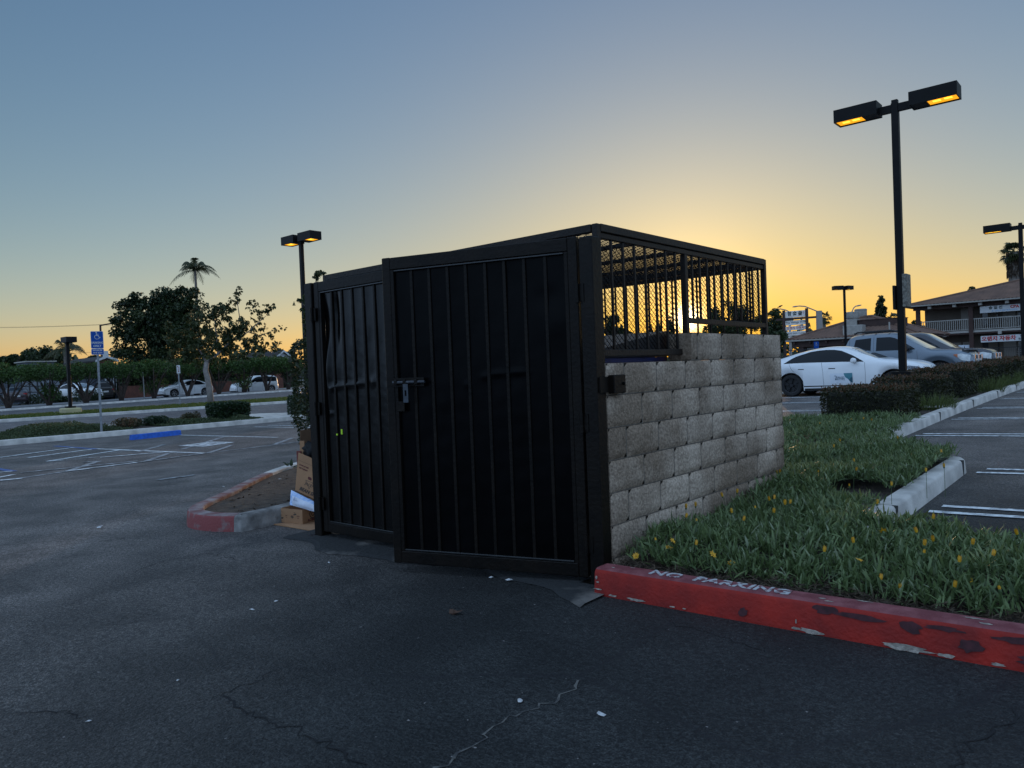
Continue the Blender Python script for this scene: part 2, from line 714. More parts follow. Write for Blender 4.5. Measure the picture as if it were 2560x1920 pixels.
def ribbon(mb, p, q, wd, dz=.006, st=.35, m=0, jitter=0.0):
    """a painted stripe lying on the ground from p to q"""
    p, q = np.array(p[:2], float), np.array(q[:2], float)
    d = q - p
    ln = np.linalg.norm(d)
    d /= ln
    s = np.array([-d[1], d[0]])
    n = max(2, int(ln / st) + 1)
    V, Fc = [], []
    for i in range(n):
        c = p + d * ln * i / (n - 1)
        for k in (-.5, .5):
            e = c + s * (wd * k + (rng.normal() * jitter if jitter else 0))
            V.append((e[0], e[1], float(g(e[0], e[1])) + dz))
    for i in range(n - 1):
        Fc.append((2 * i, 2 * i + 2, 2 * i + 3, 2 * i + 1))
    mb.add(V, Fc, m)


def marking(name, segs, wd, m, jitter=.004):
    mb = MB()
    for k, (a, b) in enumerate(segs):
        ribbon(mb, a, b, wd, dz=.007 + .0015 * (k % 3), jitter=jitter)
    o = mb.build(name, m)
    o['kind'] = 'structure'
    return o


# stall lines of the right-hand lot: pairs of white lines
for y0 in (3.0, 5.1, 8.4, 10.95, 13.3, 16.1, 18.7, 21.4, 24.1):
    xs = 1.2 if y0 < 6 else -.1
    o = marking('stall_line', [((xs, y0 + .13), (xs + 6.2, y0 + .13)), ((xs - .05, y0 - .13), (xs + 6.2, y0 - .13))], .085, M_PAINT_W)
# stall lines on the far side where the white car stands
for y0 in (13.2, 15.9, 18.2, 20.9, 23.6):
    marking('stall_line', [((-7.4, y0 + .12), (-2.4, y0 + .12)), ((-7.4, y0 - .12), (-2.4, y0 - .12))], .085, M_PAINT_W)


def z8(x, y):
    return gp(x / 2.911, 1040 + y / 2.911)


# accessible stalls of the left-hand lot
marking('stall_line', [(z8(-300, 520), z8(450, 410)), (z8(450, 410), z8(1000, 340)), (z8(1000, 340), z8(1500, 272)), (z8(1500, 272), z8(2300, 174))], .10, M_PAINT_W2)
marking('stall_line', [(z8(-10, 470), z8(165, 455)), (z8(480, 404), z8(1010, 338))], .11, M_PAINT_W)
marking('stall_line', [(z8(640, 237), z8(1500, 273))], .10, M_PAINT_W)
marking('stall_line', [(z8(1310, 140), z8(2020, 157))], .10, M_PAINT_W)
marking('stall_line', [(z8(1850, 80), z8(2400, 88)), (z8(1950, 69), z8(2400, 75))], .10, M_PAINT_W)
marking('hatch_lines', [(z8(345, 331), z8(870, 249)), (z8(205, 305), z8(690, 241)), (z8(-120, 320), z8(540, 231)), (z8(340, 331), z8(470, 322)),
                        (z8(730, 303), z8(1230, 262))], .11, M_PAINT_W)
marking('hatch_lines', [(z8(470, 410), z8(720, 330)), (z8(1070, 328), z8(1240, 270)), (z8(1520, 270), z8(1690, 215)), (z8(2000, 208), z8(2130, 160)),
                        (z8(1010, 262), z8(1200, 208)), (z8(600, 310), z8(690, 306)), (z8(600, 338), z8(730, 330)), (z8(150, 415), z8(1000, 330)),
                        (z8(1150, 468), z8(1420, 432)), (z8(1320, 245), z8(1640, 150))], .12, M_PAINT_W2)
marking('blue_line', [(z8(-90, 375), z8(100, 405)), (z8(400, 220), z8(700, 243))], .12, M_PAINT_B)
marking('stall_line', [(z8(-120, 470), z8(100, 428)), (z8(-60, 418), z8(90, 403))], .10, M_PAINT_W)
# the painted access symbol square, worn to a white frame with a pale figure
c4 = [z8(1296, 219), z8(1540, 189), z8(1712, 192), z8(1490, 224)]
mb = MB()
ce = sum(c4) / 4


def c4p(u, v, dz):
    p = (c4[0] * (1 - u) + c4[1] * u) * (1 - v) + (c4[3] * (1 - u) + c4[2] * u) * v
    return (p[0], p[1], float(g(p[0], p[1])) + dz)


for (u0, u1, v0, v1) in ((0, 1, 0, .16), (0, 1, .84, 1), (0, .14, .16, .84), (.86, 1, .16, .84), (.34, .5, .3, .7), (.5, .62, .25, .4), (.62, .72, .6, .74), (.25, .34, .4, .6)):
    mb.add([c4p(u0, v0, .008), c4p(u1, v0, .008), c4p(u1, v1, .008), c4p(u0, v1, .008)], [(0, 1, 2, 3)])
mb.add([c4p(.14, .16, .0065), c4p(.86, .16, .0065), c4p(.86, .84, .0065), c4p(.14, .84, .0065)], [(0, 1, 2, 3)], 1)
o = mb.build('access_symbol', [M_PAINT_W, M_PAINT_W2])
o['kind'] = 'structure'
# lane marks in the drive lane
for (x0, y0, x1, y1) in ((20, 1068, 80, 1065), (150, 1062, 200, 1054), (238, 1061, 275, 1061), (640, 1018, 700, 1012), (690, 1035, 790, 1022)):
    marking('lane_mark', [(gp(x0, y0), gp(x1, y1))], .12, M_PAINT_W2)
marking('street_line', [((-50.2, -40), (-50.2, 120)), ((-49.9, -40), (-49.9, 120))], .10, mat('yellow road paint', (.2, .17, .1), .8))


def kerb(name, path, wd, h, mats, top_m=0, z=None, rr=.025, closed=False, kind='structure', parent=None, cap=True, batter=.02):
    """kerb with a rounded nose; path = road-side foot, bed lies on its left"""
    P = [np.array(p[:2], float) for p in path]
    n = len(P)
    prof = [(0.0, -.06), (batter * .8, h - rr), (batter + rr * .3, h - rr * .3), (batter + rr, h), (wd - .01, h), (wd, h - .01), (wd, -.06)]
    mb = MB()
    V, Fc, Mi = [], [], []
    for i, p in enumerate(P):
        a = P[(i - 1) % n] if closed or i > 0 else p
        b = P[(i + 1) % n] if closed or i < n - 1 else p
        t1 = (p - a) / (np.linalg.norm(p - a) + 1e-9)
        t2 = (b - p) / (np.linalg.norm(b - p) + 1e-9)
        if np.linalg.norm(p - a) < 1e-6:
            t1 = t2
        if np.linalg.norm(b - p) < 1e-6:
            t2 = t1
        nn_ = np.array([-(t1 + t2)[1], (t1 + t2)[0]])
        nn_ /= np.linalg.norm(nn_) + 1e-9
        k = 1 / max(.4, float(np.dot(nn_, [-t1[1], t1[0]])))
        z0 = float(g(p[0], p[1]))
        for (s, zz) in prof:
            e = p + nn_ * s * k
            V.append((e[0], e[1], z0 + zz))
    m_ = len(prof)
    for i in range(n if closed else n - 1):
        j = (i + 1) % n
        for q in range(m_ - 1):
            mb.f.append([i * m_ + q, j * m_ + q, j * m_ + q + 1, i * m_ + q + 1])
            mb.m.append(top_m if q >= 2 else 0)
    if not closed and cap:
        mb.f.append(list(range(m_)))
        mb.m.append(0)
        mb.f.append([(n - 1) * m_ + q for q in range(m_ - 1, -1, -1)])
        mb.m.append(0)
    mb.v = V
    o = mb.build(name, mats, parent, smooth=True)
    if kind:
        o['kind'] = kind
    return o


def seg_path(pts, st=.3):
    out = []
    for a, b in zip(pts[:-1], pts[1:]):
        a, b = np.array(a, float), np.array(b, float)
        n = max(1, int(np.linalg.norm(b - a) / st))
        for i in range(n):
            out.append(a + (b - a) * i / n)
    out.append(np.array(pts[-1], float))
    return out


# red kerb in front of the flower bed
M_CHIP = mat('bare kerb concrete', (.30, .26, .22), .9, var=.35, scale=40, bump=.5, bscale=60)
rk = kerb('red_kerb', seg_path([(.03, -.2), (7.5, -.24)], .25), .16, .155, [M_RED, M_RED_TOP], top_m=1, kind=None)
tag(rk, 'bright red painted kerb lettered NO PARKING in front of the yellow flower bed', 'kerb')
a_, b_ = gp(1618, 1436, .155), gp(1962, 1492, .155)
wdt = np.linalg.norm((b_ - a_)[:2])
cxy = (a_ + b_) / 2
M_LET = mat('white stencil paint', (.42, .42, .43), .85, c2=(.17, .06, .065), scale=26, thresh=(.50, .60), detail=8)
tx = text_obj('lettering', 'NO  PARKING', .115, M_LET, rk, Matrix.Identity(4), .003, bold=.0025)
xs_ = [v.co.x for v in tx.data.vertices]
k_ = wdt / (max(xs_) - min(xs_))
slope = (float(g(b_[0], b_[1])) - float(g(a_[0], a_[1]))) / (b_[0] - a_[0])
tx.data.transform(frame_m((cxy[0], -.108, float(g(cxy[0], -.11)) + .1568), (1, -.006, slope), (0, 1, 0)) @ Matrix.Diagonal((k_, 1, 1, 1)))
# chips where the paint has come off along the foot of the kerb and at its end
mb = MB()
mbp = MB()


def blob(mb_, c, ux, uy, ra, rb, n=11, m=0, lift=0.0):
    c, ux, uy = [np.array(q, float) for q in (c, ux, uy)]
    P = []
    for k in range(n):
        an = 2 * math.pi * k / n
        r_ = .6 + .55 * rng.random()
        P.append(c + ux * ra * r_ * math.cos(an) + uy * rb * r_ * math.sin(an))
    mb_.add(P, [tuple(range(n))], m)


fn = np.array([0, -1, .02])
up_ = np.array([0, .105, .995])
for (x, zz, ra, rb) in ((.06, .035, .05, .008), (.16, .012, .05, .010), (.32, .012, .09, .014), (.55, .01, .03, .007), (.62, .012, .02, .006), (1.22, .014, .035, .012),
                        (1.29, .012, .1, .02), (1.7, .012, .16, .025), (1.86, .01, .06, .014), (2.3, .012, .07, .014), (2.75, .01, .1, .02), (3.3, .01, .2, .02),
                        (.045, .10, .012, .018), (.055, .075, .018, .009), (1.22, .045, .006, .02), (2.05, .012, .04, .012)):
    y_ = -.2 - .0053 * x
    yy = y_ + .016 * (zz / .13) - .003
    blob(mb, (x, yy, float(g(x, y_)) + zz + .004), (1, -.005, .02), up_, ra * .7, rb * .6, 17)
for (x, y, ra, rb) in ((.12, -.12, .02, .012), (.22, -.07, .03, .008), (.9, -.06, .06, .010), (1.32, -.12, .03, .014), (1.36, -.15, .04, .012), (1.5, -.07, .08, .012), (1.95, -.09, .09, .014),
                       (2.0, -.14, .05, .02), (2.2, -.1, .02, .012), (2.45, -.07, .1, .014), (2.6, -.13, .03, .015)):
    blob(mb, (x, y, float(g(x, -.2)) + .1565), (1, 0, .02), (0, 1, 0), ra * .6, rb * .6, 15)
mb.build('paint_chip', M_CHIP, rk)
# dark scuffs left by tyres on the face
M_SCUFF = mat('tyre scuff', (.055, .012, .016), .7, var=.4, scale=30)
mb = MB()
for (x, zz, ra, rb) in ((1.36, .125, .06, .022), (1.5, .118, .12, .016), (1.72, .112, .06, .03), (1.85, .125, .09, .012), (1.95, .07, .05, .03), (2.12, .122, .1, .016),
                        (2.3, .115, .05, .03), (2.2, .05, .09, .02), (.95, .05, .03, .028), (2.55, .11, .2, .02), (3, .1, .3, .03)):
    y_ = -.2 - .0053 * x
    blob(mb, (x, y_ + .016 * (zz / .13) - .0025, float(g(x, y_)) + zz), (1, -.005, .02), up_, ra, rb, 14)
mb.build('scuff_mark', M_SCUFF, rk)

# grey kerb along the right-hand lot, with its step back
pth = [(3.2, 1.55), (1.25, 1.55), (1.12, 1.62), (1.07, 1.8), (1.07, 4.95), (1.02, 5.08), (.85, 5.14), (.05, 5.8), (-.22, 6.15), (-.27, 6.4), (-.27, 60)]
kerb('kerb', [p for p in seg_path(pth[:-1] + [(-.27, 12)], .3)] + [np.array((-.27, q)) for q in range(14, 61, 2)], .165, .15, [M_CONC])
sheet('planting_bed', lin(.04, 7, .4), lin(-.06, 1.42, .3), .10, M_SOIL)
sheet('planting_bed', lin(-2.3, .92, .4), lin(1.42, 5.2, .4), .10, M_SOIL)
sheet('planting_bed', lin(-2.3, -.42, .4), lin(5.2, 60, 1.5), .102, M_SOIL)
kerb('kerb', [np.array((-2.32, q)) for q in range(60, 2, -2)], .15, .15, [M_CONC])
# concrete walk strips that cross the hedge row
for y0 in (11.75,):
    sheet('walk', lin(-2.2, -.45, .4), lin(y0, y0 + .5, .25), .148, M_CONC)
# expansion joints of the grey kerb
mb = MB()
for y in (2.3, 4.8, 7.6, 10.6, 13.6, 16.6, 19.6):
    x = 1.07 if y < 5 else -.27
    z = float(g(x, y))
    mb.box(x - .162, x + .001, y - .003, y + .003, z, z + .1508)
o = mb.build('kerb_joint', mat('joint', (.05, .05, .05), .9))
o['kind'] = 'structure'

# bed left of the enclosure with its worn red nose
nose = [(-3.93, 2.2), (-3.95, 1.2), (-3.93, .5), (-3.86, -.18), (-3.95, -.30), (-4.25, -.42), (-4.6, -.42), (-4.95, -.25), (-5.25, .05), (-5.6, .45), (-6.1, .95), (-6.7, 1.6), (-7.15, 2.2), (-7.5, 2.8), (-7.8, 3.5), (-7.95, 4.3)]


def smooth_path(P, n=6):
    P = [np.array(p, float) for p in P]
    out = []
    for i in range(len(P) - 1):
        p0, p1, p2, p3 = P[max(0, i - 1)], P[i], P[i + 1], P[min(len(P) - 1, i + 2)]
        for k in range(n):
            t = k / n
            out.append(.5 * ((2 * p1) + (-p0 + p2) * t + (2 * p0 - 5 * p1 + 4 * p2 - p3) * t * t + (-p0 + 3 * p1 - 3 * p2 + p3) * t ** 3))
    out.append(P[-1])
    return out


sp = smooth_path(nose)
sp = sp[::-1]
iA = min(range(len(sp)), key=lambda i: np.linalg.norm(sp[i] - np.array((-3.95, -.30))))
iB = min(range(len(sp)), key=lambda i: np.linalg.norm(sp[i] - np.array((-6.7, 1.6))))
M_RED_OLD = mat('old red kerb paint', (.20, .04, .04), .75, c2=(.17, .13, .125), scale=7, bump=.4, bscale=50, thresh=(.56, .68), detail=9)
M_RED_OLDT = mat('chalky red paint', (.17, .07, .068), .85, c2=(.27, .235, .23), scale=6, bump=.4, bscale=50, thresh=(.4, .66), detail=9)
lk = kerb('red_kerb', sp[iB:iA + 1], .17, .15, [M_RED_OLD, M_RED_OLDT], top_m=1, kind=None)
tag(lk, 'rounded kerb with chalky worn red paint round the bare soil bed left of the gates', 'kerb')
kerb('kerb', sp[:iB + 1], .17, .15, [M_CONC])
kerb('kerb', sp[iA:], .17, .15, [M_CONC_D])
poly = [tuple(p) for p in sp] + [(-3.25, 4.3)]
# soil inside the nose: a fan over the outline, inset
ctr = np.array((-5.4, 1.6))
mb = MB()
V = [(ctr[0], ctr[1], float(g(*ctr)) + .13)]
inn = []
for p in sp:
    q = p + unit(ctr - p) * .12
    V.append((q[0], q[1], float(g(q[0], q[1])) + .105))
V.append((-7.0, 4.3, .1))
V.append((-3.6, 4.3, .1))
n_ = len(V)
mb.add(V, [(0, i, i % (n_ - 1) + 1) for i in range(1, n_)])
o = mb.build('planting_bed', M_SOIL, smooth='all')
o['kind'] = 'structure'

# long island of the left-hand lot
kerb('kerb', [np.array((-20.35, q)) for q in lin(12.2, -30, 1.5)], .16, .15, [M_CONC]) if False else None
isl = [(-20.35, -30), (-20.35, 11.5), (-20.6, 12.0), (-21.2, 12.3), (-23.6, 12.3), (-24.2, 12.0), (-24.45, 11.5), (-24.45, -30)]
kerb('kerb', seg_path(isl, 1.0), .16, .15, [M_CONC])
sheet('planting_bed', lin(-24.3, -20.5, .8), lin(-30, 9.0, 1.5), .11, M_SOIL)
sheet('walk', lin(-24.3, -20.5, .8), lin(9.0, 12.2, .8), .14, M_CONC)
# parkway strip beside the street
kerb('kerb', [np.array((-37.25, q)) for q in range(-30, 61, 2)] + [np.array((-37.5, 62)), np.array((-38, 62.5)), np.array((-42, 62.5)), np.array((-42.9, 62))] + [np.array((-43.05, q)) for q in range(61, -31, -2)], .16, .15, [M_CONC])
M_LAWN = mat('lawn soil', (.05, .06, .02), .95, c2=(.09, .085, .03), scale=2.2)
sheet('lawn_base', lin(-42.9, -37.4, .9), lin(-30, 62, 2), .12, M_LAWN)
# far side of the street: pale gutter, kerb, pavement, yards
M_GUT = mat('pale gutter', (.38, .38, .37), .8, c2=(.13, .13, .13), scale=1.6, thresh=(.4, .6), detail=8)
sheet('gutter', lin(-57.0, -56.6, .4), lin(-60, 140, 2), .02, M_GUT)
kerb('kerb', [np.array((-57.0, q)) for q in range(-60, 141, 2)], .18, .15, [M_CONC])
sheet('pavement', lin(-66.5, -57.2, 1.5), lin(-60, 140, 2), .14, mat('pavement', (.16, .16, .165), .85, var=.2, scale=1.5))
sheet('yard', lin(-140, -66.5, 5), lin(-60, 140, 3), .10, mat('yard soil', (.07, .06, .045), .95, c2=(.05, .065, .03), scale=.6))

# long cracks in the asphalt
M_CRK = mat('open crack', (.006, .006, .007), .95)
M_CRK2 = mat('filled crack', (.11, .105, .095), .9, c2=(.04, .04, .04), scale=18, thresh=(.45, .6))


def crack(pts, wd, m, rough=.016):
    P = []
    for a, b in zip(pts[:-1], pts[1:]):
        a, b = gp(*a), gp(*b)
        n = max(3, int(np.linalg.norm(b - a) / .035))
        for i in range(n):
            P.append((a + (b - a) * i / n)[:2] + rng.normal(size=2) * rough)
    mb = MB()
    V, Fc = [], []
    for i, p in enumerate(P):
        q = P[min(i + 1, len(P) - 1)] - P[max(i - 1, 0)]
        s = np.array([-q[1], q[0]]) / (np.linalg.norm(q) + 1e-9)
        w_ = wd * (.3 + .9 * rng.random()) * .5
        for e in (-1, 1):
            c = p + s * w_ * e
            V.append((c[0], c[1], float(g(c[0], c[1])) + .003))
    for i in range(len(P) - 1):
        Fc.append((2 * i, 2 * i + 2, 2 * i + 3, 2 * i + 1))
    mb.add(V, Fc)
    o = mb.build('asphalt_crack', m)
    o['kind'] = 'structure'


crack([(554, 1741), (630, 1786), (718, 1823), (806, 1861), (910, 1925)], .011, M_CRK)
crack([(554, 1741), (640, 1700), (700, 1672)], .006, M_CRK)
crack([(1090, 1925), (1184, 1867), (1259, 1804), (1385, 1754), (1450, 1700)], .012, M_CRK2)
crack([(-20, 1790), (113, 1779), (180, 1786), (235, 1800)], .008, M_CRK)
crack([(2380, 1925), (2440, 1850), (2500, 1820), (2560, 1770)], .010, M_CRK)
crack([(300, 1440), (420, 1400), (520, 1385), (600, 1400)], .006, M_CRK)
crack([(1690, 1560), (1800, 1590), (1930, 1640)], .006, M_CRK)
crack([(0, 1390), (160, 1362), (330, 1345)], .009, M_CRK)

# concrete pad under the gates with a broken edge
mb = MB()
top, edge = [], []
xs_ = lin(-3.25, .1, .11)
for x in xs_:
    yy = -.24 - .10 * math.sin(x * 2.3 + .6) - .05 * math.sin(x * 7.1) + rng.normal() * .012 - (.16 if x > -.5 else 0) * min(1, (x + .5) / .35 if x > -.5 else 0) * .6
    edge.append((x, yy))
V = []
for (x, yy) in edge:
    z = float(g(x, yy))
    V += [(x, yy, z + .004), (x, yy + .05, z + .015), (x, .18, z + .02)]
Fc = []
for i in range(len(edge) - 1):
    for k in range(2):
        Fc.append((3 * i + k, 3 * i + 3 + k, 3 * i + 4 + k, 3 * i + 1 + k))
mb.add(V, Fc)
o = mb.build('concrete_apron', mat('old apron concrete', (.016, .017, .018), .9, c2=(.15, .135, .12), scale=2.0, bump=.6, bscale=25, thresh=(.54, .68), detail=9))
o['kind'] = 'structure'
# ------------------------------------------------------------------ trash enclosure
M_STEEL = mat('black enamel', (.0016, .0016, .0020), .30, var=.3, scale=3, bump=.05, bscale=14, spec=.07)
M_STEEL_M = mat('dull black enamel', (.0046, .0036, .0030), .42, c2=(.009, .0064, .0046), scale=7, bump=.15, bscale=40, spec=.16)
M_LEDGE = mat('sky-lit ledge enamel', (.010, .011, .012), .32, var=.3, scale=12, spec=.6)  # lighter, bluish colour stands in for skylight caught on the ledges
M_STEEL_L = mat('glossy black enamel', (.0022, .0019, .0018), .22, var=.3, scale=3, bump=.05, bscale=14, spec=.22)
M_CAGE = mat('weathered brown steel', (.010, .0072, .0056), .5, c2=(.022, .0135, .009), scale=9, spec=.25, bump=.2, bscale=50, thresh=(.45, .75))
M_MESHW = mat('expanded steel', (.006, .0045, .004), .6, spec=.15, var=.3, scale=30)
M_GALV = mat('scuffed galvanised steel', (.05, .055, .065), .45, metal=.5, var=.3, scale=40)


def block_mat():
    m, nt, b = _nt('split face block')
    N, L = nt.nodes, nt.links
    tc = N.new('ShaderNodeTexCoord')
    at = N.new('ShaderNodeAttribute')
    at.attribute_name = 'tone'

    def noise(sc, det, c='Object'):
        n = N.new('ShaderNodeTexNoise')
        n.inputs['Scale'].default_value = sc
        n.inputs['Detail'].default_value = det
        L.new(tc.outputs[c], n.inputs['Vector'])
        return n.outputs['Fac']

    def ramp(s, a, c, ca, cb):
        r = N.new('ShaderNodeValToRGB')
        r.color_ramp.elements[0].position = a
        r.color_ramp.elements[1].position = c
        r.color_ramp.elements[0].color = (*ca, 1)
        r.color_ramp.elements[1].color = (*cb, 1)
        L.new(s, r.inputs['Fac'])
        return r.outputs['Color']

    def mul(a, c, f=1.0):
        q = N.new('ShaderNodeMix')
        q.data_type = 'RGBA'
        q.blend_type = 'MULTIPLY'
        q.inputs[0].default_value = f
        L.new(a, q.inputs[6])
        L.new(c, q.inputs[7])
        return q.outputs[2]

    base = ramp(at.outputs['Fac'], 0, 1, (.345, .275, .215), (.46, .37, .29))
    col = mul(base, ramp(noise(55, 4), .34, .68, (.66, .65, .64), (1.25, 1.25, 1.25)))
    col = mul(col, ramp(noise(1.5, 5), .40, .62, (.58, .54, .50), (1.1, 1.1, 1.1)))
    col = mul(col, ramp(noise(170, 2), .66, .74, (1, 1, 1), (.5, .48, .47)))
    L.new(col, b.inputs['Base Color'])
    b.inputs['Roughness'].default_value = .92
    b.inputs['Specular IOR Level'].default_value = .2
    bp = N.new('ShaderNodeBump')
    bp.inputs['Strength'].default_value = .8
    bp.inputs['Distance'].default_value = .01
    L.new(noise(75, 5), bp.inputs['Height'])
    L.new(bp.outputs['Normal'], b.inputs['Normal'])
    return m


M_BLOCK = block_mat()
M_MORTAR = mat('mortar', (.13, .11, .09), .95, var=.3, scale=30)
BL, BH = .4064, .2032


def fbm(P, s, seed=0):
    """cheap smooth noise on an array of points"""
    r = np.random.default_rng(seed)
    out = np.zeros(len(P))
    for k in range(7):
        d = unit(r.normal(size=3)) * s * (1.7 ** k)
        d2 = unit(r.normal(size=3)) * s * (1.7 ** k)
        out += np.sin(P @ d + r.random() * 6.28) * np.cos(P @ d2 + r.random() * 6.28) / (1.35 ** k)
    return out * .5


def block_face(V, Q, T, u0, u1, z0, z1, frame, tone, rough=True, nx=12, nz=7):
    """one block's face, split stone relief, edges turned back into the joint"""
    o, ux, un = frame
    k = len(V)
    uu = np.linspace(u0, u1, nx + 1)
    zz = np.linspace(z0, z1, nz + 1)
    U, Z = np.meshgrid(uu, zz)
    P = o + U[..., None] * ux + Z[..., None] * np.array([0, 0, 1.0])
    e = np.minimum(np.minimum((U - u0), (u1 - U)), np.minimum((Z - z0), (z1 - Z)))
    dsp = fbm(P.reshape(-1, 3) + tone * 7, 16, 3).reshape(U.shape) * .008
    dsp += .006 * np.clip(e / .05, 0, 1)
    dsp = np.where(e < 1e-6, -.012, dsp) if rough else np.where(e < 1e-6, -.006, 0)
    P = P + dsp[..., None] * un
    V.extend(P.reshape(-1, 3).tolist())
    for j in range(nz):
        for i in range(nx):
            a = k + j * (nx + 1) + i
            Q.append((a, a + 1, a + nx + 2, a + nx + 1))
            T.append(tone)


def block_wall(name, label, o, ux, un, length, rows, thick=.2, y_tall=None, parent=None):
    """o = outer foot corner, ux along the wall, un outward; rows = [(z0, z1, first joint offset, start, end)]"""
    o, ux, un = np.array(o, float), np.array(ux, float), np.array(un, float)
    V, Q, T = [], [], []
    root = thing(name, label, 'wall', tuple(o))
    for (z0, z1, off, s, e) in rows:
        cuts = [s]
        q = off
        while q < e - .03:
            if q > s + .03:
                cuts.append(q)
            q += BL
        cuts.append(e)
        for a, b in zip(cuts[:-1], cuts[1:]):
            tone = float(np.clip(.55 + rng.normal() * .22, 0, 1))
            block_face(V, Q, T, a + .004, b - .004, z0 + .004, z1 - .004, (np.zeros(3), ux, un), tone, nx=max(3, int((b - a) / .034)))
            block_face(V, Q, T, b - .004, a + .004, z0 + .004, z1 - .004, (-un * thick, ux, -un), tone, rough=False, nx=1, nz=1)
            # smooth top face of the block
            k = len(V)
            for (uu, d) in ((a + .004, -.01), (b - .004, -.01), (b - .004, -thick + .004), (a + .004, -thick + .004)):
                V.append((ux * uu + un * d + np.array([0, 0, z1 - .001])).tolist())
            Q.append((k, k + 1, k + 2, k + 3))
            T.append(tone)
        for (uu, sg) in ((s, -1), (e, 1)):
            block_face(V, Q, T, -thick + .006, -.006, z0 + .004, z1 - .004, (ux * uu, un, ux * sg), .5, rough=(sg > 0), nx=6)
    st = npmesh('block_face', V, Q, M_BLOCK, root, T, smooth=True)
    try:
        st.data.set_sharp_from_angle(angle=R(40))
    except Exception:
        pass
    mb = MB()
    for (z0, z1, off, s, e) in rows:
        fr = (np.zeros(3), ux, un, np.array([0, 0, 1.0]))
        mb.box(s + .012, e - .012, -thick + .012, -.012, z0 - .002, z1 - .006, fr=fr)
    mb.build('mortar_joint', M_MORTAR, root)
    return root


ZT = 1.427
rows = []
for k in range(7):
    rows.append((ZT - BH * (k + 1), ZT - BH * k, .22 + (0 if k % 2 == 0 else BL / 2), 0.0, 2.84))
rows_tall = [(ZT, ZT + BH, .22 + BL / 2, 1.12, 2.84)]
block_wall('block_wall', 'low grey split face block wall stepping up at its far end beside the flower bed', (0, .06, 0), (0, 1, 0), (1, 0, 0), 2.84, rows + rows_tall)
rows_b = [(ZT - BH * (k + 1), ZT - BH * k, (0 if k % 2 == 0 else BL / 2), 0.0, 2.6) for k in range(7)]
block_wall('block_wall', 'back block wall of the trash enclosure seen through the wire cage', (-2.84, 2.89, 0), (1, 0, 0), (0, 1, 0), 2.6, [(a, b, c, 0.0, 2.63) for (a, b, c, d, e) in rows_b])
block_wall('block_wall', 'left block wall of the trash enclosure behind the leaning cartons', (-3.05, .07, 0), (0, 1, 0), (-1, 0, 0), 2.8, [(a, b, c, 0.0, 2.83) for (a, b, c, d, e) in rows_b])

# ---- steel cage on top of the walls
cage = thing('wire_cage', 'black steel cage of bars and expanded mesh roofing the trash enclosure', 'cage', (0, 0, 0))
XR, XL, YF, YB, ZC = -.09, -2.96, .14, 2.76, 2.305


def bar(mb, p, q, a=.04, b=None, m=0):
    """square tube between two points; a = horizontal size, b = vertical size"""
    b = b or a
    p, q = np.array(p, float), np.array(q, float)
    d = q - p
    ln = np.linalg.norm(d)
    d = d / ln
    ux = unit(np.cross(d, [0, 0, 1.0])) if abs(d[2]) < .9 else np.array([1.0, 0, 0])
    uz = np.cross(ux, d)
    mb.box(-a / 2, a / 2, 0, ln, -b / 2, b / 2, m, fr=(p, ux, d, uz), ch=.003)


def rail(name, p, q, a=.04, b=None, m=None, parent=None):
    mb = MB()
    bar(mb, p, q, a, b)
    return mb.build(name, m or M_CAGE, parent or cage)


h = .02
for (x, s) in ((XR, 1), (XL, -1)):
    rail('top_rail', (x, YF + .021, ZC - .025), (x, YB - .021, ZC - .025), .05, .05)
    rail('top_rail', (x - s * .004, YF + .021, ZC - .072), (x - s * .004, YB - .021, ZC - .072), .035, .035)
    zl = 1.49
    rail('bottom_rail', (x, YF + .021, zl), (x, 1.26, zl), .036, .042)
    rail('bottom_rail', (x, 1.30, 1.725), (x, YB - .021, 1.715), .036, .04)
    for (y, z0) in ((YF, ZT), (1.28, ZT), (YB, ZT + BH)):
        rail('cage_post', (x, y, z0 - (0.0 if s > 0 else .0)), (x, y, ZC - .002 if y != 1.28 else ZC - .092), .042)
    for k in range(7):
        y = YF + .02 + (1.28 - YF - .02) * (k + 1) / 8
        rail('picket', (x, y, 1.512), (x, y, ZC - .09), .017)
    for k in range(11):
        y = 1.28 + (YB - 1.28) * (k + 1) / 12
        rail('picket', (x, y, 1.745), (x, y, ZC - .09), .017)
for (y, s) in ((YF, -1), (YB, 1)):
    rail('top_rail', (XL + .026, y, ZC - .027), (XR - .026, y, ZC - .027), .05, .05)
    if s > 0:
        rail('top_rail', (XL + .026, y, ZC - .073), (XR - .026, y, ZC - .073), .035, .035)
rail('bottom_rail', (XL + .022, YB, 1.62), (XR - .022, YB, 1.62), .036, .04)
for k in range(21):
    x = XL + (XR - XL) * (k + 1) / 22
    rail('picket', (x, YB, 1.642), (x, YB, ZC - .092), .017)
for y in (.8, 1.45, 2.1):
    rail('roof_bar', (XL + .03, y, ZC - .04), (XR - .03, y, ZC - .04), .03)


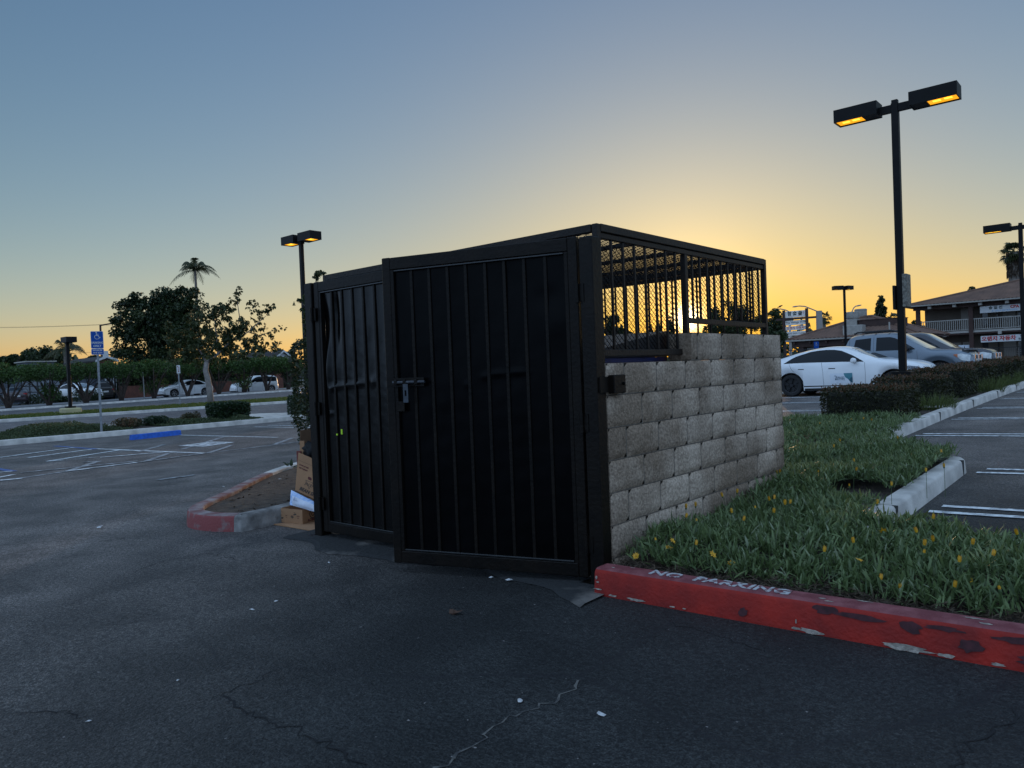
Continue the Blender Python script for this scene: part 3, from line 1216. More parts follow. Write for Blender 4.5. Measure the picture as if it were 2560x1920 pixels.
def expanded(name, o, ux, uy, lx, ly, un, sw=.020, lw=.050, t=.0022, wdt=.005, parent=None):
    """expanded-metal sheet: rows of zigzag strands meeting at their knuckles"""
    o, ux, uy, un = [np.array(q, float) for q in (o, ux, uy, un)]
    nr = int(ly / sw)
    ns = int(lx / (lw / 2))
    V, Q = [], []
    i = np.arange(ns + 1)
    base = o[None] + ux[None] * (i * lw / 2)[:, None]
    tilt = unit(uy * .45 + un * .9)
    for r_ in range(nr):
        zig = np.where((i + r_) % 2 == 0, .02, .98) * sw
        c = base + uy[None] * (r_ * sw + zig)[:, None]
        k = len(V)
        A = c - tilt * wdt / 2
        B = c + tilt * wdt / 2
        C2 = c + unit(np.cross(tilt, ux)) * t
        V.extend(np.stack([A, B, C2], 1).reshape(-1, 3).tolist())
        for j in range(ns):
            a = k + 3 * j
            for (p, q) in ((0, 1), (1, 2), (2, 0)):
                Q.append((a + p, a + 3 + p, a + 3 + q, a + q))
    return npmesh(name, V, Q, M_MESHW, parent or cage)


ZM = ZC - .055
expanded('wire_mesh', (XR - .03, YF, 1.51), (0, 1, 0), (0, 0, 1), 1.28 - YF, ZM - .05 - 1.51, (1, 0, 0))
expanded('wire_mesh', (XR - .03, 1.28, 1.735), (0, 1, 0), (0, 0, 1), YB - 1.28, ZM - .05 - 1.735, (1, 0, 0))
expanded('wire_mesh', (XL + .03, YF, 1.51), (0, 1, 0), (0, 0, 1), YB - YF, ZM - .05 - 1.51, (-1, 0, 0))
expanded('wire_mesh', (XL + .03, YB - .03, 1.63), (1, 0, 0), (0, 0, 1), XR - XL - .06, ZM - .05 - 1.63, (0, 1, 0))
expanded('wire_mesh', (XL + .02, YF + .01, ZM + .012), (1, 0, 0), (0, 1, 0), XR - XL - .04, YB - YF - .02, (0, 0, 1), sw=.030, lw=.07, wdt=.0064)

# ---- gate posts
M_POST = M_STEEL_M
pr_ = thing('gate_post', 'square black steel gate post against the end of the grey block wall', 'post', (-.055, .01, float(g(-.05, 0))))
MB().box(-.05, .05, -.05, .05, -.1, 2.20 - float(g(-.05, 0)), ch=.006).build('post_tube', M_POST, pr_)
zb = 1.235 - float(g(-.05, 0))
MB().box(.052, .1, .07, .2, zb, zb + .115, ch=.004).box(.05, .064, -.03, .07, zb + .01, zb + .105).build('wall_bracket', M_STEEL_M, pr_)
mb = MB()
mb.lathe([(0, 0), (.011, 0), (.011, .008), (.006, .012), (0, .012)], 6, fr=((.1, .17, zb + .06), (0, 1, 0), (0, 0, 1), (1, 0, 0)))
mb.build('bolt', M_STEEL, pr_)
MB().box(-.11, .10, -.075, .09, -.09, .012).build('base_plate', M_STEEL_M, pr_)
pl_ = thing('gate_post', 'square black steel gate post next to the leaning cartons', 'post', (-2.985, .01, float(g(-2.98, 0))))
MB().box(-.05, .05, -.05, .05, -.1, 2.225 - float(g(-2.98, 0)), ch=.006).build('post_tube', M_POST, pl_)
MB().box(-.10, .13, -.09, .09, -.09, .014).build('base_plate', M_STEEL_M, pl_)


def hinge(parent, x, y, z, s=1):
    mb = MB()
    mb.lathe([(0, -.06), (.014, -.06), (.014, -.021), (.0125, -.02), (.0125, .02), (.014, .021), (.014, .06), (0, .06)], 12, fr=((x, y, z), (1, 0, 0), (0, 1, 0), (0, 0, 1)))
    mb.box(x - .045, x + .045, y + .008, y + .014, z - .055, z + .055)
    mb.build('hinge', M_STEEL_M, parent, smooth=True)


for z in (1.93, 1.12, .30):
    hinge(pl_, .064, -.062, z)
for z in (1.80, 1.0, .25):
    hinge(pr_, -.064, -.062, z)

# ---- gate leaves: local x runs from the hinge edge to the free edge, face towards -y
def gate_leaf(name, label, loc, rz, wdt, ht, sgn, ribs, seed, latch=False, dents=()):
    root = thing(name, label, 'gate', loc, rz)
    T_ = .062

    def X(a):
        return a * sgn

    def bx(mb, a0, a1, y0, y1, z0, z1, ch=.004, m=0):
        x0, x1 = sorted((X(a0), X(a1)))
        mb.box(x0, x1, y0, y1, z0, z1, m, ch=ch)

    mb = MB()
    bx(mb, 0, T_, -.025, .025, 0, ht)
    bx(mb, wdt - T_, wdt, -.025, .025, 0, ht)
    bx(mb, T_ + .001, wdt - T_ - .001, -.0245, .0245, ht - .085, ht - .002)
    bx(mb, T_ + .001, wdt - T_ - .001, -.0245, .0245, 0.002, .085)
    bx(mb, wdt - T_ - .026, wdt - T_ - .001, -.0215, .02, .085, ht - .085, ch=.002)
    bx(mb, T_ + .001, T_ + .026, -.0215, .02, .085, ht - .085, ch=.002)
    mb.build('gate_frame', M_STEEL_M, root)
    # sheet with broad warps and the dented line
    nx, nz = 90, 130
    a = np.linspace(T_ + .02, wdt - T_ - .02, nx)
    z = np.linspace(.087, ht - .087, nz)
    A, Z = np.meshgrid(a, z)
    P3 = np.stack([A, np.zeros_like(A), Z], -1).reshape(-1, 3)
    Yd = fbm(P3 * [1, 1, .45], 4.0, seed).reshape(A.shape) * .0035
    pitch = (wdt - 2 * T_ - .04) / ribs
    ph = ((A - T_ - .02) / pitch) % 1.0
    Yd += .004 * np.sin(np.pi * ph) * (1 + fbm(P3, 2.0, seed + 3).reshape(A.shape))
    for (da, dz, ra, rz_, amp) in dents:
        Yd += (1.1 if sgn > 0 else .6) * amp * np.exp(-((A - da) / ra) ** 2 - ((Z - dz) / rz_) ** 2)
    V = np.stack([A * sgn, .0 + Yd, Z], -1).reshape(-1, 3)
    i = np.arange(nx * nz).reshape(nz, nx)
    Q = np.stack([i[:-1, :-1], i[:-1, 1:], i[1:, 1:], i[1:, :-1]], -1).reshape(-1, 4)
    if sgn < 0:
        Q = Q[:, ::-1]
    npmesh('sheet_panel', V, Q, M_STEEL_L if sgn > 0 else M_STEEL, root, smooth=True)
    for k in range(1, ribs):
        mb = MB()
        c = T_ + .02 + pitch * k + rng.normal() * .002
        bx(mb, c - .011, c + .011, -.011, .008, .09, ht - .09, ch=.003)
        mb.build('rib', M_STEEL_M, root)
    mb = MB()
    bx(mb, T_ + .03, wdt - T_ - .03, -.0235, -.004, ht - .099, ht - .0885, ch=.002)
    bx(mb, T_ + .03, wdt - T_ - .03, -.0235, -.004, .0885, .099, ch=.002)
    for k_ in (0, 1):
        m1 = MB()
        m1.v, m1.f, m1.m = mb.v[32 * k_:32 * k_ + 32], [[i - 0 for i in f] for f in mb.f[:26]], [0] * 26
        m1.build('ledge_strip', M_LEDGE, root)
    return root


leafL = gate_leaf('metal_gate', 'closed left leaf of the black ribbed sheet metal gates behind the open one', (-2.915, .0, .075), 0, 1.43, 2.15, 1, 9, 5,
                  dents=[(.10, 1.72, .05, .22, .030), (.13, 1.45, .035, .3, -.020), (.26, 1.85, .035, .2, .026), (.24, 1.25, .07, .018, -.016), (.40, 1.26, .08, .015, -.015), (.55, 1.27, .05, .017, -.018), (.72, 1.28, .03, .03, -.014),
                         (.14, 1.02, .02, .012, -.014), (.17, 1.23, .02, .014, -.02)])
LW = 1.415
leafR = gate_leaf('metal_gate', 'right black ribbed sheet metal gate leaf standing ajar with slide bolt and hasp', (-.128, -.012, .100), R(17.3), LW, 2.11, -1, 9, 9,
                  dents=[(.44, 1.29, .06, .015, -.018), (.58, 1.285, .05, .014, -.018), (.66, 1.27, .03, .02, -.013), (.22, 1.75, .09, .07, .010), (.50, 1.9, .16, .12, .010), (.15, 1.6, .10, .12, -.014), (.8, 1.22, .02, .02, -.01)])
# slide bolt near the free edge
zz = 1.25
mb = MB()
mb.tube([(-LW + .065, -.045, zz), (-LW + .315, -.045, zz)], .0105, 10)
mb.build('slide_bolt', M_GALV, leafR, smooth=True)
mb = MB()
for a in (.09, .16, .25):
    mb.box(-LW + a - .012, -LW + a + .012, -.06, -.02, zz - .018, zz + .018, ch=.004)
mb.box(-LW + .06, -LW + .30, -.029, -.0255, zz - .03, zz + .03)
mb.build('bolt_guide', M_STEEL_M, leafR)
mb = MB()
hx, hw, hh_ = -LW + .175, .019, .125
for (x0, x1, z0, z1) in ((-hw, hw, -hh_, -.082), (-hw, hw, -.042, 0.0), (-hw, -.007, -.082, -.042), (.007, hw, -.082, -.042)):
    mb.box(hx + x0, hx + x1, -.066, -.0625, zz - .012 + z0, zz - .012 + z1)
mb.build('hasp', mat('worn zinc plate', (.05, .06, .075), .5, metal=.3, var=.2, scale=30), leafR)
mb = MB().box(-LW + .075, -LW + .14, -.031, -.0255, zz - .20, zz - .13, ch=.002)
mb.build('keeper_plate', M_STEEL_M, leafR)
# light showing through holes in the closed leaf, painted as yellow-green patches
mb = MB()
mb.box(.305, .322, -.0265, -.0205, .85, .892)
M_LIME = mat('lime sticker', (.50, .80, .02), .5)
mb.build('hole_light', M_LIME, leafL)
MB().box(.218, .236, -.012, -.0075, .838, .852).build('hole_light', M_LIME, leafL)

# ---- bins inside
M_BLUE = mat('blue bin steel', (.012, .022, .10), .5, var=.25, scale=8)
M_LID = mat('black plastic lid', (.012, .012, .014), .45, var=.2, scale=8)
d1 = thing('dumpster', 'blue steel dumpster with sloping black lid behind the low block wall', 'dumpster', (-1.1, .72, float(g(-1, .7))))
MB().box(-.72, .78, -.45, .50, .12, 1.40, ch=.01).box(-.76, .86, -.50, .53, 1.34, 1.405).build('bin_body', M_BLUE, d1)
mb = MB()
mb.prism([(-.52, 1.408), (.54, 1.408), (.54, 1.60), (-.52, 1.445)], -.76, .87, fr=((0, 0, 0), (0, 1, 0), (0, 0, 1), (1, 0, 0)))
mb.build('lid', M_LID, d1)
mb = MB()
for k in range(4):
    mb.box(-.6 + .4 * k, -.5 + .4 * k, -.4, -.3, 0, .12)
mb.build('caster', M_LID, d1)
d2 = thing('dumpster', 'dark dumpster with raised black lid at the far side inside the cage', 'dumpster', (-2.05, 1.95, float(g(-2, 2))))
MB().box(-.6, .6, -.5, .5, .1, 1.45, ch=.01).build('bin_body', M_LID, d2)
mb = MB()
mb.prism([(-.55, 1.452), (.5, 1.452), (.5, 1.62), (-.55, 1.50)], -.64, .64, fr=((0, 0, 0), (0, 1, 0), (0, 0, 1), (1, 0, 0)))
mb.build('lid', M_LID, d2)

# ------------------------------------------------------------------ cartons by the left post
M_CARD = mat('brown cardboard', (.34, .185, .095), .85, var=.12, scale=5, bump=.08, bscale=30)
M_CARD_D = mat('inner cardboard', (.16, .095, .055), .9, var=.15, scale=6)
M_INK = mat('dark print', (.035, .03, .03), .8)
M_INK_R = mat('maroon print', (.10, .02, .02), .8)

# flat sheet on the ground
P = [gp(684, 1313), gp(742, 1322), gp(812, 1335), gp(822, 1308), gp(770, 1302)]
mb = MB()
n_ = len(P)
mb.add([p + [0, 0, .012] for p in P] + [p + [0, 0, .003] for p in P], [tuple(range(n_ - 1, -1, -1)), tuple(range(n_, 2 * n_))] + [(i, (i + 1) % n_, n_ + (i + 1) % n_, n_ + i) for i in range(n_)])
o = mb.build('cardboard_sheet', M_CARD)
tag(o, 'flattened brown cardboard sheet lying on the asphalt under the low tray box', 'cardboard')

# low open tray
c0, c1, c2 = gp(757, 1314), gp(704, 1309), gp(812, 1303)
ux = unit(c1 - c0)
uy = c2 - c0
uy = unit(uy - ux * np.dot(uy, ux))
uz = np.array([0, 0, 1.0])
lx = float(np.linalg.norm(c1 - c0))
ly = .40
ht = .135
tr = thing('carton', 'low open brown carton tray with round print in front of the blue pack', 'carton', tuple(c0 + [0, 0, .014]))
fr = ((0, 0, 0), ux, uy, uz)
mb = MB()
t = .005
mb.box(0, lx, 0, ly, 0, t, fr=fr)
mb.box(0, lx, 0, t, t, ht, fr=fr)
mb.box(0, lx, ly - t, ly, t, ht, fr=fr)
mb.box(0, t, t, ly - t, t, ht + .004, fr=fr)
mb.box(lx - t, lx, t, ly - t, t, ht + .004, fr=fr)
mb.build('tray', M_CARD, tr)
for k, (u, s1, s2) in enumerate(((.75, 'o o', '---'), (.47, '= = =', 'no'), (.2, '====', '=='))):
    text_obj('print', s1, .016, M_INK_R, tr, frame_m(ux * lx * u + uy * -.0012 + uz * .07, -ux, uz), .001, bold=.0006)
    text_obj('print', s2, .016, M_INK_R, tr, frame_m(ux * lx * u + uy * -.0012 + uz * .052, -ux, uz), .001, bold=.0006)
mb = MB()
for (r0, r1) in ((.034, .044), (.012, .02)):
    V, Fc = [], []
    for k in range(24):
        an = 2 * math.pi * k / 24
        for r_ in (r0, r1):
            V.append(-ux * .0012 + uy * (.13 + r_ * math.cos(an)) + uz * (.075 + r_ * math.sin(an)))
    for k in range(24):
        j = (k + 1) % 24
        Fc.append((2 * k, 2 * k + 1, 2 * j + 1, 2 * j))
    mb.add(V, Fc)
mb.build('round_emblem', M_INK, tr)
text_obj('print', 'AOBEREB', .034, M_INK_R, tr, frame_m(-ux * .0012 + uy * .135 + uz * .022, uy, uz), .001, bold=.001)

# printed carton leaning above it
D0 = 7.38
TL, TR_, BLc = dp(746, 1131, D0 + .14), dp(794, 1151, D0 + .10), dp(738, 1225, D0)
BRc = dp(798, 1254, D0 - .05)
bc = thing('carton', 'tall brown carton printed BEAN SPROUT leaning by the gate post', 'carton', tuple(BLc))
ux = unit(BRc - BLc)
uy = unit(TL - BLc)
un = unit(np.cross(ux, uy))
uy2 = unit(np.cross(un, ux))
hL = float(np.linalg.norm(TL - BLc))
W_ = .42
sh = float(np.dot(TL - BLc, ux))
mb = MB()


def cpt(u, v, d):
    """u along the lower edge, v up the panel 0..1, d outward"""
    top = (TL - BLc) + (TR_ - TL) / np.linalg.norm(TR_ - TL) * u
    return ux * u * (1 - v) + top * v + un * d


mb.add([cpt(0, 0, 0), cpt(W_, 0, 0), cpt(W_, 1, 0), cpt(0, 1, 0), cpt(0, 0, -.16), cpt(W_, 0, -.16), cpt(W_, .8, -.16), cpt(0, .8, -.16)],
       [(0, 1, 2, 3), (5, 4, 7, 6), (4, 0, 3, 7), (1, 5, 6, 2), (4, 5, 1, 0)])
mb.build('box_shell', M_CARD, bc)
mb = MB()
a_, b_ = cpt(.005, .80, .0012), cpt(W_, .80, .0012)
mb.add([a_, b_, b_ + uy2 * .003, a_ + uy2 * .003], [(0, 1, 2, 3)])
mb.build('fold_line', M_CARD_D, bc)


def ptext(name, s, size, u, v, m, align='CENTER', bold=.001):
    ud = unit(cpt(u + .01, v, 0) - cpt(u, v, 0))
    vd = unit(cpt(u, v + .01, 0) - cpt(u, v, 0))
    vd = unit(vd - ud * np.dot(vd, ud))
    return text_obj(name, s, size, m, bc, frame_m(cpt(u, v, .0018), ud, vd), .001, align=align, bold=bold)


ptext('lettering', 'BEAN SPROUTS', .045, .05, .10, M_INK, 'LEFT', .0015)
ptext('print', 'C7 NO. JF 9405', .016, .022, .70, M_INK_R, 'LEFT')
ptext('print', 'NET WEIGHT', .016, .022, .62, M_INK_R, 'LEFT')
ptext('print', 'JACO', .036, .148, .285, M_INK, 'CENTER', .0003)
mb = MB()
tp = [(.108, .37), (.19, .385), (.152, .19)]
for i in range(3):
    a_, b_ = cpt(*tp[i], .0018), cpt(*tp[(i + 1) % 3], .0018)
    d = unit(b_ - a_)
    s_ = np.cross(un, d) * .0018
    mb.add([a_ - s_, b_ - s_, b_ + s_, a_ + s_], [(0, 1, 2, 3)])
mb.build('triangle_mark', M_INK, bc)
mb = MB()
V = []
for k in range(16):
    an = 2 * math.pi * k / 16
    V.append(cpt(.152 + .022 * math.copysign(abs(math.cos(an)) ** .6, math.cos(an)), .455 + .04 * math.copysign(abs(math.sin(an)) ** .6, math.sin(an)), .0018))
mb.add(V, [tuple(range(16))])
mb.build('label_mark', M_INK_R, bc)

# open carton standing behind it, with a black bag in it
bx_ = dp(753, 1170, 7.95)
zg = float(g(bx_[0], bx_[1])) + .1
hz = dp(755, 1076, 7.95)[2] - zg
ob = thing('carton', 'open brown carton standing upright behind the printed one with black bag inside', 'carton', (bx_[0], bx_[1], zg), R(20))
mb = MB()
t = .005
mb.box(0, .34, 0, t, 0, hz * .62)
mb.box(0, t, t, .28, 0, hz)
mb.box(.335, .34, t, .28, 0, hz)
mb.box(t, .335, .275, .28, 0, hz * 1.03)
mb.box(.0, .34, 0, .28, -.004, 0)
mb.build('box_shell', M_CARD_D, ob)
bgp = dp(783, 1131, 7.85)
mb = MB()
V, Fc = [], []
for i in range(9):
    for j in range(14):
        th, ph = math.pi * i / 8, 2 * math.pi * j / 14
        r_ = 1 + .22 * math.sin(3 * ph + i) * math.sin(th) + .1 * rng.normal()
        V.append((.105 * r_ * math.sin(th) * math.cos(ph), .1 * r_ * math.sin(th) * math.sin(ph), .11 * r_ * math.cos(th)))
for i in range(8):
    for j in range(14):
        k = (j + 1) % 14
        Fc.append((i * 14 + j, i * 14 + k, (i + 1) * 14 + k, (i + 1) * 14 + j))
mb.add(V, Fc)
o = mb.build('trash_bag', mat('black plastic film', (.004, .004, .005), .5, spec=.2), smooth='all', loc=tuple(bgp))
tag(o, 'black plastic trash bag bulging between the upright carton and printed carton', 'bag')
st = dp(742, 1150, 7.9)
mb = MB()
fr = (np.zeros(3), unit(np.array([1, .3, 0])), unit(np.array([-.3, 1, 0])), np.array([0, 0, 1.0]))
mb.box(0, .055, 0, .012, -.25, .095, fr=fr)
mb.box(.03, .09, .02, .03, -.25, .20, m=1, fr=fr)
o = mb.build('cardboard_scrap', [mat('red printed card', (.16, .035, .03), .8), M_CARD], loc=tuple(st))
tag(o, 'narrow red and brown card scraps standing at the left edge of the cartons', 'cardboard')

# blue and white pack
q = [dp(728, 1225, 7.22), dp(802, 1262, 7.05), dp(802, 1284, 7.0), dp(725, 1262, 7.16)]
ctr = sum(q) / 4
V, Fc, Mi = [], [], []
nu, nv = 12, 7
nrm_ = unit(np.cross(q[1] - q[0], q[3] - q[0]))
if np.dot(nrm_, CAM - ctr) < 0:
    nrm_ = -nrm_
mb = MB()
for s in (1, -1):
    for i in range(nv):
        for j in range(nu):
            u, v = j / (nu - 1), i / (nv - 1)
            p = (q[0] * (1 - u) + q[1] * u) * (1 - v) + (q[3] * (1 - u) + q[2] * u) * v
            b_ = .03 * (1 - (2 * u - 1) ** 6) * (1 - (2 * v - 1) ** 4) + .004 * math.sin(9 * u + 5 * v)
            V.append(p - ctr + nrm_ * b_ * s)
for s in range(2):
    for i in range(nv - 1):
        for j in range(nu - 1):
            a = s * nu * nv + i * nu + j
            Fc.append((a, a + 1, a + nu + 1, a + nu))
            Mi.append(1 if (i < 2 or j < 1) else 0)
mb.add(V, Fc)
mb.m = Mi
pk = thing('plastic_pack', 'crumpled pale blue and white plastic pack wedged between the cartons', 'bag', tuple(ctr))
mb.build('wrapper', [mat('white film', (.62, .67, .78), .45, var=.1, scale=12), mat('blue film', (.25, .42, .75), .45, c2=(.55, .66, .85), scale=25)], pk, smooth='all')
ux = unit(q[1] - q[0])
uy = unit(np.cross(nrm_, ux))
for k, (u, v) in enumerate(((.22, .42), (.22, .58))):
    p = (q[0] * (1 - u) + q[1] * u) * (1 - v) + (q[3] * (1 - u) + q[2] * u) * v - ctr + nrm_ * .033
    text_obj('print', ('|:: ::', '@ <>')[k], .022, mat('grey print', (.2, .25, .38), .7), pk, frame_m(p, ux, uy), .001)

# litter
M_LIT = mat('white litter', (.5, .5, .5), .85, var=.3, scale=40)
lit = [(248, 1320, .042), (1300, 1755, .013), (1503, 1790, .018), (630, 1526, .015), (690, 1505, .012), (700, 1220, .022), (823, 1408, .012), (222, 1806, .010), (1272, 1452, .03), (1228, 1445, .015), (445, 1703, .008), (560, 1240, .022)]
for k, (px, py, s) in enumerate(lit):
    p = gp(px, py)
    if 500 < px < 720 and py < 1300 and py > 1190:
        p[2] += .11
    mb = MB()
    V = []
    n_ = 7
    for j in range(n_):
        an = 2 * math.pi * j / n_
        r_ = s * (.6 + .7 * rng.random())
        V.append((r_ * 1.3 * math.cos(an), r_ * .8 * math.sin(an), .004 + .35 * s * rng.random()))
    V.append((0, 0, .008 + .3 * s))
    mb.add(V, [(j, (j + 1) % n_, n_) for j in range(n_)])
    o = mb.build('paper_scrap', M_LIT, loc=tuple(p))
    o.rotation_euler = (0, 0, rng.random() * 6)
    where = ('small white paper scrap lying on the bare soil bed left of the gates' if 500 < px < 720 and 1190 < py < 1300 else
             'larger torn white paper scrap lying alone on the open asphalt at far left' if px == 248 else
             'small white scrap by the broken concrete apron under the open gate' if 1200 < px < 1300 and py < 1500 else
             'small white scrap on the dark asphalt in front of the closed gate leaf' if py < 1420 else
             'tiny white scrap on the dark asphalt of the foreground')
    tag(o, where, 'litter', 'paper scraps on the ground')
p = gp(1135, 1536)
V, Q = leaves(np.array([[0, 0, .012], [.02, .01, .016], [-.02, .0, .014]]), np.array([[1, .2, .1], [.6, 1, .2], [-1, .5, .1]]), .07, .035, 0)
o = npmesh('dead_leaf', V, Q, mat('dead leaf', (.06, .028, .015), .8), loc=tuple(p))
tag(o, 'curled brown dead leaf on the asphalt in front of the open gate', 'leaf')
# ------------------------------------------------------------------ vehicles
M_TYRE = mat('tyre rubber', (.014, .014, .015), .8, var=.2, scale=20)
M_RIM_D = mat('dark alloy', (.03, .03, .033), .35, metal=.6)
M_RIM = mat('silver alloy', (.4, .41, .42), .35, metal=.8)
M_GLASS = mat('tinted glass', (.006, .008, .011), .06, spec=.22)
M_GLASS_C = mat('sky-pale windscreen glass', (.20, .23, .25), .06, spec=1.0, coat=1.0)  # pale base colour imitates the sky reflected in the windscreen
M_TRIM = mat('black trim', (.012, .012, .013), .5)
M_CHROME = mat('chrome', (.6, .6, .6), .15, metal=1.0)
M_LAMPC = mat('headlamp lens', (.35, .37, .38), .12, metal=.3, c2=(.6, .62, .62), scale=9)
M_LAMPD = mat('dark headlamp', (.06, .07, .09), .1, c2=(.2, .22, .25), scale=14)
M_AMBER = mat('amber lens', (.45, .12, .04), .25)
M_REDL = mat('red tail lens', (.30, .01, .01), .2)
M_SEAM = mat('panel gap', (.03, .03, .034), .7)


def car_paint(name, c, rough=.28, metal=0.0):
    return mat(name, c, rough, metal, spec=.5, coat=.6, var=.03, scale=2)


def smoothfn(pts, sig=.07):
    xs = np.array([p[0] for p in pts], float)
    zs = np.array([p[1] for p in pts], float)
    gx_ = np.arange(xs[0] - 1.0, xs[-1] + 1.0, .01)
    v = np.interp(gx_, xs, zs)
    if sig > 0:
        k = np.exp(-.5 * (np.arange(-30, 31) * .01 / sig) ** 2)
        k /= k.sum()
        v2 = np.convolve(np.pad(v, 30, mode='edge'), k, mode='valid')
        v = v2
    return lambda x: np.interp(x, gx_, v)


class Car:
    def __init__(s, name, label, cat, loc, rz, sp, paint, group=None, detail=1.0):
        s.sp = sp
        s.root = thing(name, label, cat, loc, rz, group)
        s.top = smoothfn(sp['top'], sp.get('sig', .06))
        s.belt = smoothfn(sp['belt'], .08)
        s.bot = smoothfn(sp['bot'], .04)
        s.wid = smoothfn(sp['wid'], .05)
        s.tw = smoothfn(sp['tw'], .12)
        s.paint = paint
        x0, x1 = sp['x0'], sp['x1']
        n = int(90 * detail)
        xs = np.concatenate([np.linspace(x0, x1, n), [x0 + .015, x0 + .04, x1 - .015, x1 - .04]])
        for ax in (0.0, sp['wb']):
            ra = sp['r'] + sp.get('gap', .045)
            xs = np.concatenate([xs, [ax - ra - .002, ax + ra + .002, ax - ra + .01, ax + ra - .01], ax + ra * np.cos(np.linspace(.12, math.pi - .12, 13))])
        s.xs = np.unique(np.round(np.sort(xs), 4))
        secs = [s.sec(x) for x in s.xs]
        m = len(secs[0])
        V, Fc = [], []
        for x, se in zip(s.xs, secs):
            row = [(x, y, z) for (y, z) in se] + [(x, -y, z) for (y, z) in se[-2::-1]]
            V += row
        M_ = 2 * m - 1
        for i in range(len(s.xs) - 1):
            for k in range(M_ - 1):
                Fc.append((i * M_ + k, (i + 1) * M_ + k, (i + 1) * M_ + k + 1, i * M_ + k + 1))
        Fc.append(tuple(range(M_)))
        Fc.append(tuple((len(s.xs) - 1) * M_ + k for k in range(M_ - 1, -1, -1)))
        mb = MB()
        mb.add(V, Fc)
        mb.build('body', paint, s.root, smooth=True)
        wi = sp['wid'][len(sp['wid']) // 2][1]
        MB().box(x0 + .12, x1 - .12, -wi * .72, wi * .72, sp['r'] * .55, sp.get('flo', .62)).build('underbody', M_TRIM, s.root)

    def sec(s, x):
        sp = s.sp
        zt, zb, w_ = float(s.top(x)), float(s.bot(x)), float(s.wid(x))
        be = min(float(s.belt(x)), zt - .012)
        r = sp['r']
        ra = r + sp.get('gap', .045)
        for ax in (0.0, sp['wb']):
            d = ra * ra - (x - ax) ** 2
            if d > 0:
                zb = max(zb, r + math.sqrt(d))
        be = max(be, zb + .04)
        zt = max(zt, be + .012)
        wt = w_ * float(s.tw(x))
        zm = zb + .5 * (be - zb)
        P = [(w_ * .95, zb), (w_ * .985, zb + .25 * (be - zb)), (w_, zm), (w_ * .985, zb + .86 * (be - zb)), (w_ * .955, be),
             (w_ * .955 * .45 + wt * .55, be + .55 * (zt - be)), (wt, be + (zt - be) * .88), (wt * .72, be + (zt - be) * .975), (wt * .36, zt - (zt - be) * .004), (0, zt)]
        return P

    def y_at(s, x, z):
        P = s.sec(x)
        zs = [p[1] for p in P[:7]]
        return float(np.interp(z, zs, [p[0] for p in P[:7]]))

    def patch(s, name, xs, lo, hi, m, off=.005, sides=(1, -1), nz=5, parent=None):
        for sd in sides:
            mb = MB()
            V, Fc = [], []
            for x in xs:
                a, b = lo(x), hi(x)
                for k in range(nz):
                    z = a + (b - a) * k / (nz - 1)
                    V.append((x, sd * (s.y_at(x, z) + off), z))
            for i in range(len(xs) - 1):
                for k in range(nz - 1):
                    q = (i * nz + k, (i + 1) * nz + k, (i + 1) * nz + k + 1, i * nz + k + 1)
                    Fc.append(q if sd < 0 else q[::-1])
            mb.add(V, Fc)
            mb.build(name, m, parent or s.root, smooth='all')

    def poly_patch(s, name, up, lo, m, off=.005, sides=(1, -1), n=28):
        xs = np.linspace(max(up[0][0], lo[0][0]), min(up[-1][0], lo[-1][0]), n)
        fu = lambda x: float(np.interp(x, [p[0] for p in up], [p[1] for p in up]))
        fl = lambda x: float(np.interp(x, [p[0] for p in lo], [p[1] for p in lo]))
        s.patch(name, xs, fl, lambda x: max(fu(x), fl(x) + .001), m, off, sides)

    def seam(s, pts, wd=.007, name='panel_gap', m=None, sides=(1, -1), off=.003):
        for sd in sides:
            mb = MB()
            V, Fc = [], []
            P = []
            for a, b in zip(pts[:-1], pts[1:]):
                for k in range(8):
                    P.append((a[0] + (b[0] - a[0]) * k / 8, a[1] + (b[1] - a[1]) * k / 8))
            P.append(pts[-1])
            for i, p in enumerate(P):
                q = P[min(i + 1, len(P) - 1)]
                o = P[max(i - 1, 0)]
                d = np.array([q[0] - o[0], q[1] - o[1]])
                d /= np.linalg.norm(d) + 1e-9
                nn_ = np.array([-d[1], d[0]]) * wd / 2
                for e in (-1, 1):
                    x, z = p[0] + nn_[0] * e, p[1] + nn_[1] * e
                    V.append((x, sd * (s.y_at(x, z) + off), z))
            for i in range(len(P) - 1):
                Fc.append((2 * i, 2 * i + 2, 2 * i + 3, 2 * i + 1))
            mb.add(V, Fc)
            mb.build(name, m or M_SEAM, s.root)

    def top_patch(s, name, x0, x1, m, frac=.93, n=10, off=.006):
        mb = MB()
        V, Fc = [], []
        for i in range(n):
            x = x0 + (x1 - x0) * i / (n - 1)
            sl_ = (float(s.top(x + .02)) - float(s.top(x - .02))) / .04
            nx_, nz_ = -sl_ / math.hypot(1, sl_), 1 / math.hypot(1, sl_)
            P = s.sec(x)[6:]
            row = [(y * frac, z) for y, z in P]
            full = row + [(-y, z) for y, z in row[-2::-1]]
            for y, z in full:
                V.append((x + nx_ * off, y, z + nz_ * off))
        M_ = 7
        for i in range(n - 1):
            for k in range(M_ - 1):
                Fc.append((i * M_ + k, (i + 1) * M_ + k, (i + 1) * M_ + k + 1, i * M_ + k + 1))
        mb.add(V, Fc)
        mb.build(name, m, s.root, smooth='all')

